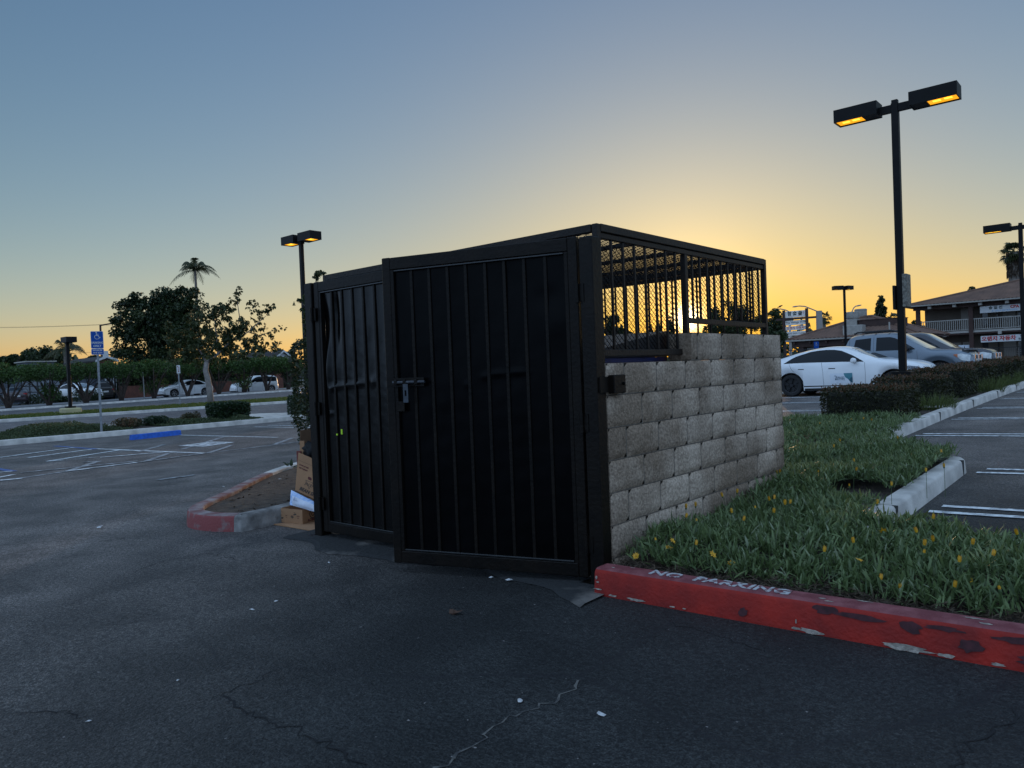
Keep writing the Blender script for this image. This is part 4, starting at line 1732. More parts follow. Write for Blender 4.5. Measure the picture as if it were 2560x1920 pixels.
    def wheels(s, rim_m, nsp=5, wt=.21, twin=True, fl=.02):
        r, wb = s.sp['r'], s.sp['wb']
        for ax in (0.0, wb):
            for sd in (1, -1):
                y = sd * (float(s.wid(ax)) * .95 - wt / 2 - fl)
                fr = ((ax, y, r), (1, 0, 0), (0, 0, -sd), (0, sd, 0))
                rr = r * .72
                mb = MB()
                h = wt / 2
                mb.lathe([(rr - .02, -h), (r - .03, -h), (r - .006, -h + .025), (r, -h + .05), (r, h - .05), (r - .006, h - .025), (r - .03, h), (rr, h), (rr - .012, h - .02), (rr - .02, -h)], 32, fr=fr)
                w_ = mb.build('wheel', M_TYRE, s.root, smooth=True)
                mb = MB()
                mb.lathe([(0, h - .075), (rr - .03, h - .075)], 24, fr=fr, m=1)
                mb.lathe([(rr - .035, h - .03), (rr - .03, h - .008), (rr - .005, h - .004), (rr, h - .03)], 32, fr=fr)
                mb.lathe([(0, h - .012), (.05, h - .012), (.065, h - .03), (.065, h - .07)], 14, fr=fr)
                for k in range(nsp):
                    for e in ((-.16, .16) if twin else (0,)):
                        an = 2 * math.pi * k / nsp + e + .3
                        d0 = np.array([math.cos(an - e * .6), math.sin(an - e * .6)])
                        d1 = np.array([math.cos(an), math.sin(an)])
                        p0, p1 = d0 * .05, d1 * (rr - .02)
                        dd = unit(p1 - p0)
                        nn_ = np.array([-dd[1], dd[0]]) * (.013 if twin else .026)
                        mb.prism([tuple(p0 - nn_), tuple(p1 - nn_ * 1.2), tuple(p1 + nn_ * 1.2), tuple(p0 + nn_)], h - .05, h - .014, fr=fr)
                mb.build('rim', [rim_m, M_TRIM], w_)

    def mirror(s, x, z, m, sides=(1, -1), k=1.0):
        for sd in sides:
            y = s.y_at(x, z) + .03
            mb = MB()
            mb.lathe([(0, -.10 * k), (.05 * k, -.085 * k), (.075 * k, -.03 * k), (.078 * k, .05 * k), (.05 * k, .10 * k), (0, .105 * k)], 12, fr=((x, sd * (y + .11), z + .03), (1, 0, 0), (0, 0, -sd), (0, sd, 0)))
            mb.box(x - .03, x + .03, min(sd * (y - .05), sd * (y + .06)), max(sd * (y - .05), sd * (y + .06)), z - .035, z + .01, 1)
            mb.build('mirror', [m, M_TRIM], s.root, smooth=True)


PW = car_paint('white car paint', (.78, .79, .80))
# --- white four-door coupe by the hedge, nose to the right
CS = dict(x0=-1.03, x1=3.74, wb=2.856, r=.335, gap=.05,
          top=[(-1.03, .78), (-1.0, .97), (-.93, 1.04), (-.6, 1.10), (-.28, 1.19), (.1, 1.30), (.54, 1.395), (.9, 1.44), (1.2, 1.448), (1.45, 1.43), (1.65, 1.375), (2.05, 1.2), (2.46, 1.03), (2.6, 1.0), (3.0, .965), (3.35, .90), (3.6, .80), (3.72, .66), (3.74, .55)],
          belt=[(-1.03, .72), (-.95, .93), (-.3, 1.0), (.5, .985), (1.5, .965), (2.2, .95), (2.6, .93), (3.2, .86), (3.5, .77), (3.74, .5)],
          bot=[(-1.03, .40), (-.9, .26), (-.5, .2), (.4, .17), (2.4, .17), (3.4, .19), (3.6, .22), (3.74, .30)],
          wid=[(-1.03, .62), (-.98, .76), (-.8, .87), (-.3, .925), (.8, .925), (2.2, .925), (2.9, .92), (3.35, .88), (3.6, .74), (3.7, .6), (3.74, .5)],
          tw=[(-1.03, .8), (-.5, .78), (0, .70), (.6, .655), (1.4, .66), (1.8, .73), (2.3, .84), (2.6, .87), (3.3, .86), (3.74, .8)])
xr = -5.86
cy = 18.78 + .86
bm = Car('white_car', 'clean white four-door coupe with a teal door decal parked nose to the hedge', 'car', (xr, cy, float(g(xr, 18.8)) + .0), 0, CS, PW)
bm.root.rotation_euler[1] = -.013
dlo_u = [(-.19, 1.0), (0, 1.125), (.14, 1.20), (.54, 1.315), (.8, 1.345), (1.03, 1.352), (1.25, 1.34), (1.45, 1.30), (1.78, 1.15), (2.09, .965)]
dlo_l = [(-.19, .995), (-.05, 1.0), (.5, 1.0), (1.5, .98), (2.09, .955)]
bm.poly_patch('side_glass', dlo_u, dlo_l, M_GLASS, .006, n=44)
bm.top_patch('windscreen', 1.66, 2.44, M_GLASS_C, .93)
bm.top_patch('rear_glass', -.55, .5, M_GLASS, .88)
bm.seam([(.93, .985), (.97, .7), (.98, .3)])
bm.seam([(2.12, .94), (2.14, .6), (2.12, .3)])
bm.seam([(-.02, .99), (.06, .8), (.3, .5), (.42, .3)])
bm.seam([(.40, .295), (2.25, .295)], wd=.03, name='sill_strip', m=M_TRIM)
bm.seam([(2.24, .30), (2.40, .42), (2.5, .58)], wd=.045, name='side_vent', m=M_TRIM)
bm.seam([(.25, .81), (.42, .805)], wd=.025, name='door_handle', m=M_TRIM)
bm.seam([(1.13, .80), (1.32, .795)], wd=.025, name='door_handle', m=M_TRIM)
bm.patch('sill', np.linspace(.42, 2.42, 20), lambda x: .172, lambda x: .235, M_TRIM, .012)
bm.wheels(M_RIM_D, 5)
bm.mirror(1.86, .97, PW)
bm.poly_patch('headlight', [(3.12, .74), (3.25, .79), (3.45, .755), (3.62, .66)], [(3.12, .735), (3.25, .69), (3.45, .64), (3.62, .60)], M_LAMPD, .008)
MB().box(3.66, 3.735, -.30, .30, .34, .56).build('grille', M_TRIM, bm.root)
MB().box(3.725, 3.75, -.26, .26, .36, .47, ch=.01).build('number_plate', mat('plate', (.6, .6, .6), .6), bm.root)
# the decal on the front door
M_TEAL = mat('teal vinyl', (.06, .22, .27), .4)
M_TEAL_D = mat('dark teal vinyl', (.02, .09, .13), .4)
M_DEC = mat('white vinyl', (.70, .74, .80), .4)
M_DECT = mat('slate print', (.07, .13, .18), .5)
for sd in (-1,):
    ox, oz = 1.17, .36
    sx_, sz_ = .62, .29
    bm.patch('door_decal', np.linspace(ox, ox + sx_, 8), lambda x: oz, lambda x: oz + sz_, M_DEC, .006, (sd,))
    fl = lambda x: oz + sz_ * float(np.interp((x - ox) / sx_, [.62, .68, .74, .8, .9, 1.0], [.93, .60, .5, .40, .12, 0.02]))
    bm.patch('decal_shape', np.linspace(ox + .62 * sx_, ox + sx_, 14), fl, lambda x: oz + sz_, M_TEAL, .008, (sd,))
    bm.patch('decal_shape', np.linspace(ox + .85 * sx_, ox + sx_, 8), lambda x: oz + sz_ * float(np.interp((x - ox) / sx_, [.85, .9, 1.0], [.28, .12, .02])),
             lambda x: oz + sz_ * float(np.interp((x - ox) / sx_, [.85, .9, 1.0], [.3, .5, .62])), M_TEAL_D, .010, (sd,))
    yd = -(bm.y_at(1.45, .5) + .013)
    for (s_, sz2, u, v, b_) in (('----', .03, .24, .80, .002), ('RUN SO', .055, .45, .60, .001), ('NATVIN', .06, .44, .43, .001), ('- - -  - - - -', .030, .42, .13, .0005)):
        text_obj('print', s_, sz2, M_DECT, bm.root, frame_m((ox + u * sx_, yd, oz + v * sz_), (1, 0, 0), (0, .02, 1)), .002, bold=b_, sx=1.2)
    mb = MB()
    mb.box(ox + .2 * sx_, ox + .33 * sx_, yd - .001, yd + .001, oz + .69 * sz_, oz + .715 * sz_)
    mb.box(ox + .24 * sx_, ox + .268 * sx_, yd - .001, yd + .001, oz + .33 * sz_, oz + .5 * sz_)
    mb.box(ox + .3 * sx_, ox + .66 * sx_, yd - .001, yd + .001, oz + .29 * sz_, oz + .295 * sz_)
    mb.build('print', M_DECT, bm.root)

# --- pickups beyond it
TS = dict(x0=-1.15, x1=4.08, wb=3.2, r=.385, gap=.085, flo=.8, sig=.05,
          top=[(-1.15, 1.2), (-1.1, 1.24), (.50, 1.25), (.55, 1.5), (.62, 1.70), (.8, 1.765), (1.3, 1.785), (1.9, 1.775), (2.1, 1.73), (2.5, 1.47), (2.9, 1.20), (3.0, 1.17), (3.5, 1.14), (3.85, 1.10), (4.0, 1.02), (4.06, .9), (4.08, .7)],
          belt=[(-1.15, 1.16), (.5, 1.20), (.8, 1.2), (2.0, 1.18), (2.8, 1.13), (3.5, 1.07), (3.9, 1.0), (4.08, .7)],
          bot=[(-1.15, .55), (-.7, .48), (0, .42), (2.4, .40), (3.7, .42), (4.08, .5)],
          wid=[(-1.15, .80), (-1.0, .9), (0, .925), (2.5, .925), (3.2, .935), (3.8, .88), (4.0, .78), (4.08, .68)],
          tw=[(-1.15, .93), (.4, .93), (.7, .78), (1.9, .74), (2.3, .77), (2.9, .87), (3.5, .88), (4.08, .85)])


def pickup(name, label, paint, loc, rack=True, hoodcap=False):
    c = Car(name, label, 'pickup', loc, 0, TS, paint)
    c.root.rotation_euler[1] = -.012
    c.poly_patch('rear_side_glass', [(.78, 1.30), (.84, 1.60), (1.30, 1.63)], [(.78, 1.24), (1.30, 1.22)], M_GLASS, .006)
    c.poly_patch('front_side_glass', [(1.46, 1.63), (1.85, 1.625), (2.0, 1.58), (2.45, 1.30), (2.56, 1.22)], [(1.46, 1.21), (2.0, 1.20), (2.5, 1.19), (2.56, 1.20)], M_GLASS, .006)
    c.top_patch('windscreen', 2.12, 2.88, M_GLASS_C, .94)
    c.seam([(1.38, 1.66), (1.38, 1.2), (1.40, .5)])
    c.seam([(2.62, 1.15), (2.64, .9), (2.6, .5)])
    c.seam([(.66, 1.6), (.64, 1.2), (.64, .5)])
    c.seam([(1.42, 1.08), (1.6, 1.08)], wd=.045, name='door_handle', m=M_TRIM)
    c.seam([(.72, 1.09), (.88, 1.09)], wd=.045, name='door_handle', m=M_TRIM)
    ra = .50
    for ax in (0, 3.2):
        pts = [(ax + ra * math.cos(t_), .385 + ra * math.sin(t_)) for t_ in np.linspace(math.pi - .12, .12, 11)]
        c.seam(pts, wd=.10, name='wheel_flare', m=paint, off=.035)
    c.poly_patch('headlight', [(3.64, .985), (3.8, 1.0), (4.0, .94)], [(3.64, .95), (3.8, .80), (4.0, .76)], M_LAMPC, .012)
    c.poly_patch('indicator', [(3.60, .985), (3.70, .99)], [(3.60, .96), (3.70, .88)], M_AMBER, .016)
    mb = MB()
    for (y0, y1) in ((-.62, -.46), (.46, .62)):
        mb.box(4.03, 4.10, y0, y1, .68, .96, 0, ch=.01)
    mb.box(4.03, 4.10, -.11, -.03, .68, .96, 0, ch=.01)
    mb.box(4.03, 4.10, .03, .11, .68, .96, 0, ch=.01)
    mb.box(4.02, 4.07, -.46, .46, .72, .93, 1)
    mb.build('grille', [M_CHROME, M_TRIM], c.root)
    MB().box(3.86, 4.17, -.84, .84, .47, .60, ch=.04).build('front_bumper', M_CHROME if rack else M_TRIM, c.root, smooth=True)
    c.wheels(M_RIM, 6, .25, False)
    c.mirror(2.38, 1.22, M_TRIM, k=1.25)
    if rack:
        mb = MB()
        for y in (-.56, .56):
            mb.tube([(.75, y, 1.79), (.85, y, 1.835), (1.85, y, 1.84), (2.05, y, 1.77)], .028, 8)
        for x in (.95, 1.35, 1.75):
            mb.tube([(x, -.56, 1.83), (x, .56, 1.83)], .02, 6)
        mb.build('roof_rack', M_TRIM, c.root, smooth=True)
        c.poly_patch('hood_deflector', [(3.80, 1.125), (3.97, 1.06)], [(3.80, 1.08), (3.97, 1.0)], M_TRIM, .02)
        mb = MB()
        mb.box(3.86, 3.99, -.66, .66, 1.075, 1.105, ch=.012)
        mb.build('hood_deflector', M_TRIM, c.root)
    return c


def yplane(px, py, Y):
    d = ray(px, py)
    return CAM + d * ((Y - CAM[1]) / d[1])


yn = 21.55
fx = yplane(2348, 925, yn)[0]
pickup('pickup_truck', 'grey blue crew cab pickup with black roof rack beside the white coupe', car_paint('grey blue metallic paint', (.14, .175, .215), .32, .35), (fx - 3.2, yn + .9, float(g(fx - 1.5, yn))))
yn = 24.35
fx = yplane(2478, 905, yn)[0]
pickup('pickup_truck', 'dark navy pickup with plain roof beyond the grey blue one', car_paint('dark navy paint', (.010, .014, .026), .3), (fx - 4.0, yn + .9, float(g(fx - 1.5, yn)) + .0), rack=False)

# --- cars across the street, small in the picture
SS = dict(x0=-.85, x1=3.55, wb=2.70, r=.33, gap=.05,
          top=[(-.85, .75), (-.82, .98), (-.6, 1.06), (-.2, 1.16), (.3, 1.36), (.7, 1.44), (1.2, 1.455), (1.6, 1.40), (2.0, 1.2), (2.4, 1.0), (2.9, .93), (3.3, .83), (3.5, .68), (3.55, .5)],
          belt=[(-.85, .7), (-.7, .93), (0, .98), (1.5, .95), (2.4, .91), (3.1, .82), (3.55, .5)], bot=[(-.85, .38), (-.5, .22), (2.5, .19), (3.3, .2), (3.55, .3)],
          wid=[(-.85, .6), (-.75, .78), (-.3, .9), (1.5, .91), (2.8, .9), (3.3, .78), (3.55, .5)], tw=[(-.85, .8), (0, .7), (1.2, .66), (1.9, .74), (2.5, .86), (3.55, .8)])
VS = dict(SS, top=[(-.85, .8), (-.84, 1.2), (-.75, 1.5), (-.5, 1.62), (.2, 1.67), (1.2, 1.66), (1.6, 1.58), (2.1, 1.3), (2.55, 1.08), (3.0, 1.02), (3.4, .9), (3.52, .7), (3.55, .5)])


def far_car(name, label, px, py, depth, rz, sp, paint, van=False):
    p = dp(px, py, depth)
    c = Car(name, label, 'car', (p[0], p[1], p[2]), rz, sp, paint, None, .5)
    if van:
        c.poly_patch('side_glass', [(-.6, 1.46), (.3, 1.55), (1.3, 1.54), (1.6, 1.45), (2.1, 1.15)], [(-.6, 1.08), (2.1, 1.02)], M_GLASS, .006)
        c.top_patch('windscreen', 1.62, 2.5, M_GLASS_C, .93, 6)
        c.top_patch('rear_glass', -.835, -.72, M_GLASS, .85, 4)
    else:
        c.poly_patch('side_glass', [(-.05, 1.0), (.3, 1.25), (.75, 1.355), (1.2, 1.36), (1.55, 1.28), (2.05, .97)], [(-.05, .99), (2.05, .955)], M_GLASS, .006)
        c.top_patch('windscreen', 1.62, 2.36, M_GLASS_C, .93, 6)
        c.top_patch('rear_glass', -.3, .5, M_GLASS, .86, 6)
    c.seam([(.95, .97), (.97, .3)], wd=.012)
    c.seam([(2.05, .94), (2.0, .3)], wd=.012)
    c.wheels(M_RIM, 5, .2, False)
    c.mirror(1.8, .98, paint)
    c.poly_patch('headlight', [(2.98, .76), (3.2, .78), (3.45, .68)], [(2.98, .73), (3.2, .66), (3.45, .58)], M_LAMPC, .008)
    for sd in (-1, 1):
        y0, y1 = sorted((sd * .45, sd * .72))
        MB().box(-.845, -.78, y0, y1, .80, .92, ch=.015).build('tail_light', M_REDL, c.root)
    MB().box(-.87, -.82, -.26, .26, .62, .76, ch=.01).build('number_plate', mat('plate', (.5, .5, .5), .6), c.root)
    return c


def gdep(px, py, depth):
    return dp(px, py, depth)


far_car('white_car', 'white sedan parked across the street behind the pale trunk of the sparse tree', 502, 989, 66, R(-90), SS, PW)
far_car('white_minivan', 'white minivan parked across the street further right behind the clipped trees', 668, 981, 72, R(-90), VS, PW, True)
far_car('dark_car', 'dark maroon sedan seen from behind in the driveway at the left edge', 42, 1012, 60, R(165), SS, car_paint('dark maroon paint', (.03, .014, .018)))
far_car('white_van', 'white van standing behind the dark sedan at the left edge', -10, 996, 66, R(150), VS, PW, True)
far_car('white_car', 'white car half hidden behind the single black lamp post', 170, 1000, 65, R(20), SS, PW)
far_car('dark_suv', 'dark suv behind the post of the blue parking sign', 262, 998, 68, R(165), VS, car_paint('black paint', (.012, .012, .013)), True)
# ------------------------------------------------------------------ lamp posts
M_LPOLE = mat('dark bronze paint', (.0045, .0044, .0046), .5, spec=.18, var=.25, scale=6)
M_LIT_L = emit_mat('sodium lamp', (1.0, .40, .012), 1.15)
M_LIT_H = emit_mat('sodium arc', (1.0, .70, .06), 1.6)
M_LENS = mat('dull lens', (.5, .48, .42), .4)


def lamp_post(label, base, h, heads, lit=True, pw=.135, hl=.86, hw=.44, hh=.27, arm=.30, concrete=None, group='parking lot lamp posts'):
    root = thing('lamp_post', label, 'lamp post', tuple(base), 0, group)
    MB().box(-pw / 2, pw / 2, -pw / 2, pw / 2, .0, h, ch=.008).build('pole', M_LPOLE, root)
    if concrete is not None:
        cw, chh, m = concrete
        MB().box(-cw / 2, cw / 2, -cw / 2, cw / 2, -.15, chh, ch=.05).build('base', m, root)
        MB().box(-pw * 1.35, pw * 1.35, -pw * 1.35, pw * 1.35, chh + .001, chh + .09, ch=.01).build('base_plate', M_LPOLE, root)
    MB().box(-pw * .42, pw * .42, -pw * .42, pw * .42, h + .001, h + .06).build('pole_cap', M_LPOLE, root)
    for (dx, dy) in heads:
        u = np.array([dx, dy, 0.0])
        v = np.array([-dy, dx, 0.0])
        z = np.array([0, 0, 1.0])
        fr = (np.array([0, 0, h - .02]), u, v, z)
        MB().box(pw / 2 + .001, arm, -.055, .055, -.16, -.01, fr=fr).build('arm', M_LPOLE, root)
        a0, a1 = arm + .001, arm + hl
        mb = MB()
        t = .02
        mb.box(a0, a1, -hw / 2, hw / 2, .11 - t, .11, fr=fr)
        mb.box(a0, a1, -hw / 2, -hw / 2 + t, .11 - hh, .11 - t, fr=fr)
        mb.box(a0, a1, hw / 2 - t, hw / 2, .11 - hh, .11 - t, fr=fr)
        mb.box(a0, a0 + t, -hw / 2 + t, hw / 2 - t, .11 - hh, .11 - t, fr=fr)
        mb.box(a1 - t, a1, -hw / 2 + t, hw / 2 - t, .11 - hh, .11 - t, fr=fr)
        mb.box(a0 + t, a0 + hl * .36, -hw / 2 + t, hw / 2 - t, .11 - hh + .012, .11 - hh + .03, fr=fr)
        hd = mb.build('lamp_head', M_LPOLE, root)
        mb = MB()
        zl = .11 - hh + .03
        mb.box(a0 + hl * .36 + .002, a1 - t - .002, -hw / 2 + t + .002, hw / 2 - t - .002, zl, zl + .02, fr=fr)
        ln = mb.build('lens', M_LIT_L if lit else M_LENS, hd)
        if lit:
            mb = MB()
            mb.box(a0 + hl * .46, a0 + hl * .62, -.05, .05, zl - .006, zl - .001, fr=fr)
            mb.box(a0 + hl * .7, a0 + hl * .86, -.07, .03, zl - .006, zl - .001, fr=fr)
            mb.build('arc_tube', M_LIT_H, hd)
    return root


pb = dp(2258, 950, 15.6)
zg = float(g(pb[0], pb[1]))
ht_ = dp(2236, 262, 15.6)[2] - zg
M_BASE_D = mat('dark painted concrete', (.04, .035, .035), .8, var=.2, scale=8)
l1 = lamp_post('tall double headed lamp post lit orange standing in the hedge row by the white coupe', (pb[0], pb[1], zg), ht_, [(1, 0), (-1, 0)], concrete=(.5, .70, M_BASE_D))
zs = dp(2258, 728, 15.6)[2] - zg
mb = MB()
mb.box(.072, .16, -.17, .17, zs - .34, zs + .34, ch=.01)
mb.build('notice_plate', mat('weathered notice', (.10, .09, .075), .7, c2=(.2, .19, .16), scale=18, thresh=(.45, .55)), l1)
MB().box(-.12, -.07, -.15, .15, zs - .38, zs + .12, ch=.006).build('notice_plate', M_LPOLE, l1)
pb = dp(769, 980, 25)
zg = float(g(pb[0], pb[1]))
lamp_post('double headed lamp post lit orange rising behind the left gate post', (pb[0], pb[1], zg), dp(765, 594, 25)[2] - zg, [(1, 0), (-1, 0)], pw=.125, hl=.72, hw=.44, hh=.27, arm=.13)
pb = gp(177, 1040)
M_YEL = mat('pale yellow concrete', (.48, .42, .22), .85, c2=(.36, .32, .2), scale=3)
lamp_post('single headed unlit lamp post on a pale yellow concrete foot beside the street', tuple(pb), dp(164, 848, float(np.dot(pb - CAM, FW)))[2] - pb[2], [(1, 0)], lit=False, pw=.15, hl=.80, hw=.5, hh=.28, arm=-.16, concrete=(.82, .42, M_YEL))
pb = dp(2115, 870, 50)
zg = float(g(pb[0], pb[1]))
lamp_post('distant double headed lamp post in front of the low tiled building', (pb[0], pb[1], zg), dp(2110, 718, 50)[2] - zg, [(.3, .95), (-.75, -.66)], hl=.62, hw=.42, hh=.26, arm=.12)
pb = dp(2560, 900, 28)
zg = float(g(pb[0], pb[1]))
lamp_post('lamp post lit orange at the right edge in front of the two storey building', (pb[0], pb[1], zg), dp(2555, 562, 28)[2] - zg, [(1, 0), (-1, 0)])

# ------------------------------------------------------------------ signs
M_SBLUE = mat('sign blue', (.004, .062, .30), .55, spec=.2)
M_SWHITE = mat('sign white', (.55, .56, .57), .55)
M_POSTG = mat('galvanised post', (.22, .235, .25), .55, metal=.3, var=.2, scale=20)


def face_frame(p):
    """an upright sign board facing the viewer's side of the street"""
    d = CAM - p
    d[2] = 0
    n = unit(d)
    ux = unit(np.cross([0, 0, 1.0], n))
    return ux, n


ps = dp(250, 1000, 21.6)
zg = float(g(ps[0], ps[1]))
sg = thing('parking_sign', 'blue accessible parking sign on a galvanised post in the planted island', 'sign', (ps[0], ps[1], zg))
ux, n = face_frame(ps)
uz = np.array([0, 0, 1.0])
ztop = dp(247, 828, 21.6)[2] - zg
lean = np.array([-.02, 0, 1.0])
lean = unit(uz + ux * -.0)
mb = MB()
mb.box(-.03, .03, -.045, -.012, -.2, ztop - .02, fr=(np.zeros(3), ux, n, lean))
mb.build('post', M_POSTG, sg)


def rrect(w_, h_, r_, n_=5):
    P = []
    for (cx, cy, a0) in ((w_ / 2 - r_, h_ / 2 - r_, 0), (-w_ / 2 + r_, h_ / 2 - r_, 90), (-w_ / 2 + r_, -h_ / 2 + r_, 180), (w_ / 2 - r_, -h_ / 2 + r_, 270)):
        for k in range(n_ + 1):
            an = R(a0 + 90 * k / n_)
            P.append((cx + r_ * math.cos(an), cy + r_ * math.sin(an)))
    return P


W_, H1, H2 = .325, .50, .175
zc = ztop - H1 / 2
for (nm, hh_, zc_) in (('sign_board', H1, zc), ('fine_plate', H2, ztop - H1 - H2 / 2 - .004)):
    fr = (uz * zc_, ux, uz, n)
    mb = MB()
    mb.prism(rrect(W_, hh_, .03), -.004, 0, fr=fr)
    sb = mb.build(nm, M_SWHITE, sg)
    mb = MB()
    mb.prism(rrect(W_ - .022, hh_ - .022, .022), .0005, .0025, fr=fr)
    mb.build('blue_field', M_SBLUE, sb)
text_obj('lettering', 'PARKING', .082, M_SWHITE, sg, frame_m(uz * (zc - .085) + n * .005, ux, uz), .002, bold=.002, sx=.92)
text_obj('lettering', 'ONLY', .082, M_SWHITE, sg, frame_m(uz * (zc - .178) + n * .005, ux, uz), .002, bold=.002, sx=.92)
text_obj('lettering', 'MINIMUM', .055, M_SWHITE, sg, frame_m(uz * (ztop - H1 - .052) + n * .005, ux, uz), .002, bold=.001)
text_obj('lettering', 'FINE $250', .055, M_SWHITE, sg, frame_m(uz * (ztop - H1 - .122) + n * .005, ux, uz), .002, bold=.001)
mb = MB()


def stroke(mb, pts, wd, fr, z0=.0035, z1=.005):
    for a, b in zip(pts[:-1], pts[1:]):
        a, b = np.array(a, float), np.array(b, float)
        d = unit(b - a)
        s_ = np.array([-d[1], d[0]]) * wd / 2
        a, b = a - d * wd * .3, b + d * wd * .3
        mb.prism([tuple(a - s_), tuple(b - s_), tuple(b + s_), tuple(a + s_)], z0, z1, fr=fr)


def access_figure(mb, fr, s=1.0):
    hd = [(-.012 * s + .019 * s * math.cos(t_), .088 * s + .019 * s * math.sin(t_)) for t_ in np.linspace(0, 2 * math.pi, 12, endpoint=False)]
    mb.prism(hd, .0035, .005, fr=fr)
    stroke(mb, [(-.010 * s, .062 * s), (-.006 * s, .0), (.035 * s, .0), (.058 * s, -.062 * s), (.080 * s, -.055 * s)], .017 * s, fr)
    stroke(mb, [(-.008 * s, .035 * s), (.036 * s, .035 * s)], .012 * s, fr)
    arc = [(.0 * s + .058 * s * math.cos(t_), -.042 * s + .058 * s * math.sin(t_)) for t_ in np.linspace(R(115), R(345), 12)]
    stroke(mb, arc, .013 * s, fr)


access_figure(mb, (uz * (zc + .125), ux, uz, n), 1.05)
mb.build('wheelchair_symbol', M_SWHITE, sg)

# blue wheel stop
a_, b_ = gp(328, 1100), gp(449, 1087)
ws = thing('wheel_stop', 'bright blue painted wheel stop lying along the island kerb', 'wheel stop', tuple((a_ + b_) / 2))
d = b_ - a_
ln = float(np.linalg.norm(d))
ux_ = d / ln
uy_ = unit(np.cross([0, 0, 1.0], ux_))
mb = MB()
mb.prism([(-.085, 0), (.085, 0), (.06, .12), (.045, .135), (-.045, .135), (-.06, .12)], -ln / 2, ln / 2, fr=(np.zeros(3), uy_, np.array([0, 0, 1.0]), ux_))
mb.build('stop_block', mat('blue wheel stop paint', (.012, .10, .48), .6, var=.2, scale=12), ws)
mb = MB()
for k in (-.4, .4):
    mb.lathe([(0, .137), (.018, .137), (.018, .130)], 8, fr=(ux_ * ln * k, ux_, uy_, np.array([0, 0, 1.0])))
mb.build('anchor_bolt', M_TRIM, ws)

# parking-hours sign on the parkway
ps = dp(450, 1008, 45)
zg = float(g(ps[0], ps[1]))
sg = thing('street_sign', 'small white street sign on a thin post in the grass strip', 'sign', (ps[0], ps[1], zg))
ux, n = face_frame(ps)
zt = dp(450, 913, 45)[2] - zg
MB().box(-.035, .035, -.05, -.01, -.1, zt, fr=(np.zeros(3), ux, n, uz)).build('post', M_POSTG, sg)
fr = (uz * (zt - .24), ux, uz, n)
mb = MB()
mb.prism(rrect(.19, .50, .02), -.006, 0, fr=fr)
mb.build('sign_board', M_SWHITE, sg)
mb = MB()
mb.box(-.06, .0, .12, .2, .001, .003, fr=fr)
mb.box(-.03, .06, .05, .1, .001, .003, fr=fr)
mb.box(-.03, .05, -.05, -.01, .001, .003, fr=fr)
mb.box(-.03, .05, -.16, -.08, .001, .003, fr=fr)
mb.build('print', mat('faded print', (.28, .12, .12), .7), sg)
# leaning stake across the street
pp = dp(361, 996, 60)
mb = MB()
mb.tube([pp - np.array([0,0,.1]), dp(357, 928, 60)], .045, 6)
tag(mb.build('stake', mat('grey timber', (.2, .2, .2), .8)), 'thin grey leaning stake in front of the low brick wall across the street', 'stake')

# ------------------------------------------------------------------ buildings on the right
M_TILE = mat('clay roof tile', (.10, .058, .042), .85, c2=(.17, .095, .065), scale=1.1, bump=.3, bscale=9, thresh=(.3, .7), detail=9)
M_BROWN = mat('brown stained timber', (.045, .021, .016), .7, var=.25, scale=2)
M_STUC = mat('beige stucco', (.12, .10, .08), .9, var=.1, scale=2)
M_STUC_D = mat('brown stucco', (.09, .055, .042), .9, var=.1, scale=2)
M_WHITE = mat('white painted timber', (.36, .34, .31), .7)
M_WIN = mat('window glass', (.03, .034, .036), .08, spec=.6)
M_DOOR = mat('pale door', (.24, .22, .19), .6)


def tile_slope(mb, p, ue, us, we, ls, top0, top1, pitch=.30, amp=.055):
    """tiled roof slope: p = eave start, ue along the eave, us up the slope; trapezoid from we at the eave to [top0, top1] at the top"""
    p, ue, us = [np.array(q, float) for q in (p, ue, us)]
    nn_ = unit(np.cross(ue, us))
    if nn_[2] < 0:
        nn_ = -nn_
    nu = int(we / pitch * 6)
    nv = max(4, int(ls / .38))
    V, Fc = [], []
    for j in range(nv + 1):
        v = j / nv
        for e in (0, 1):
            step = .03 * (1 - e) if j < nv else 0
            for i in range(nu + 1):
                x0 = top0 * v
                x1 = we + (top1 - we) * v
                x = x0 + (x1 - x0) * i / nu
                hgt = amp * abs(math.cos(math.pi * x / pitch)) + step
                V.append(p + ue * x + us * ls * v + nn_ * hgt)
    for j in range(2 * nv + 1):
        for i in range(nu):
            a = j * (nu + 1) + i
            Fc.append((a, a + 1, a + nu + 2, a + nu + 1))
    mb.add(V, Fc)


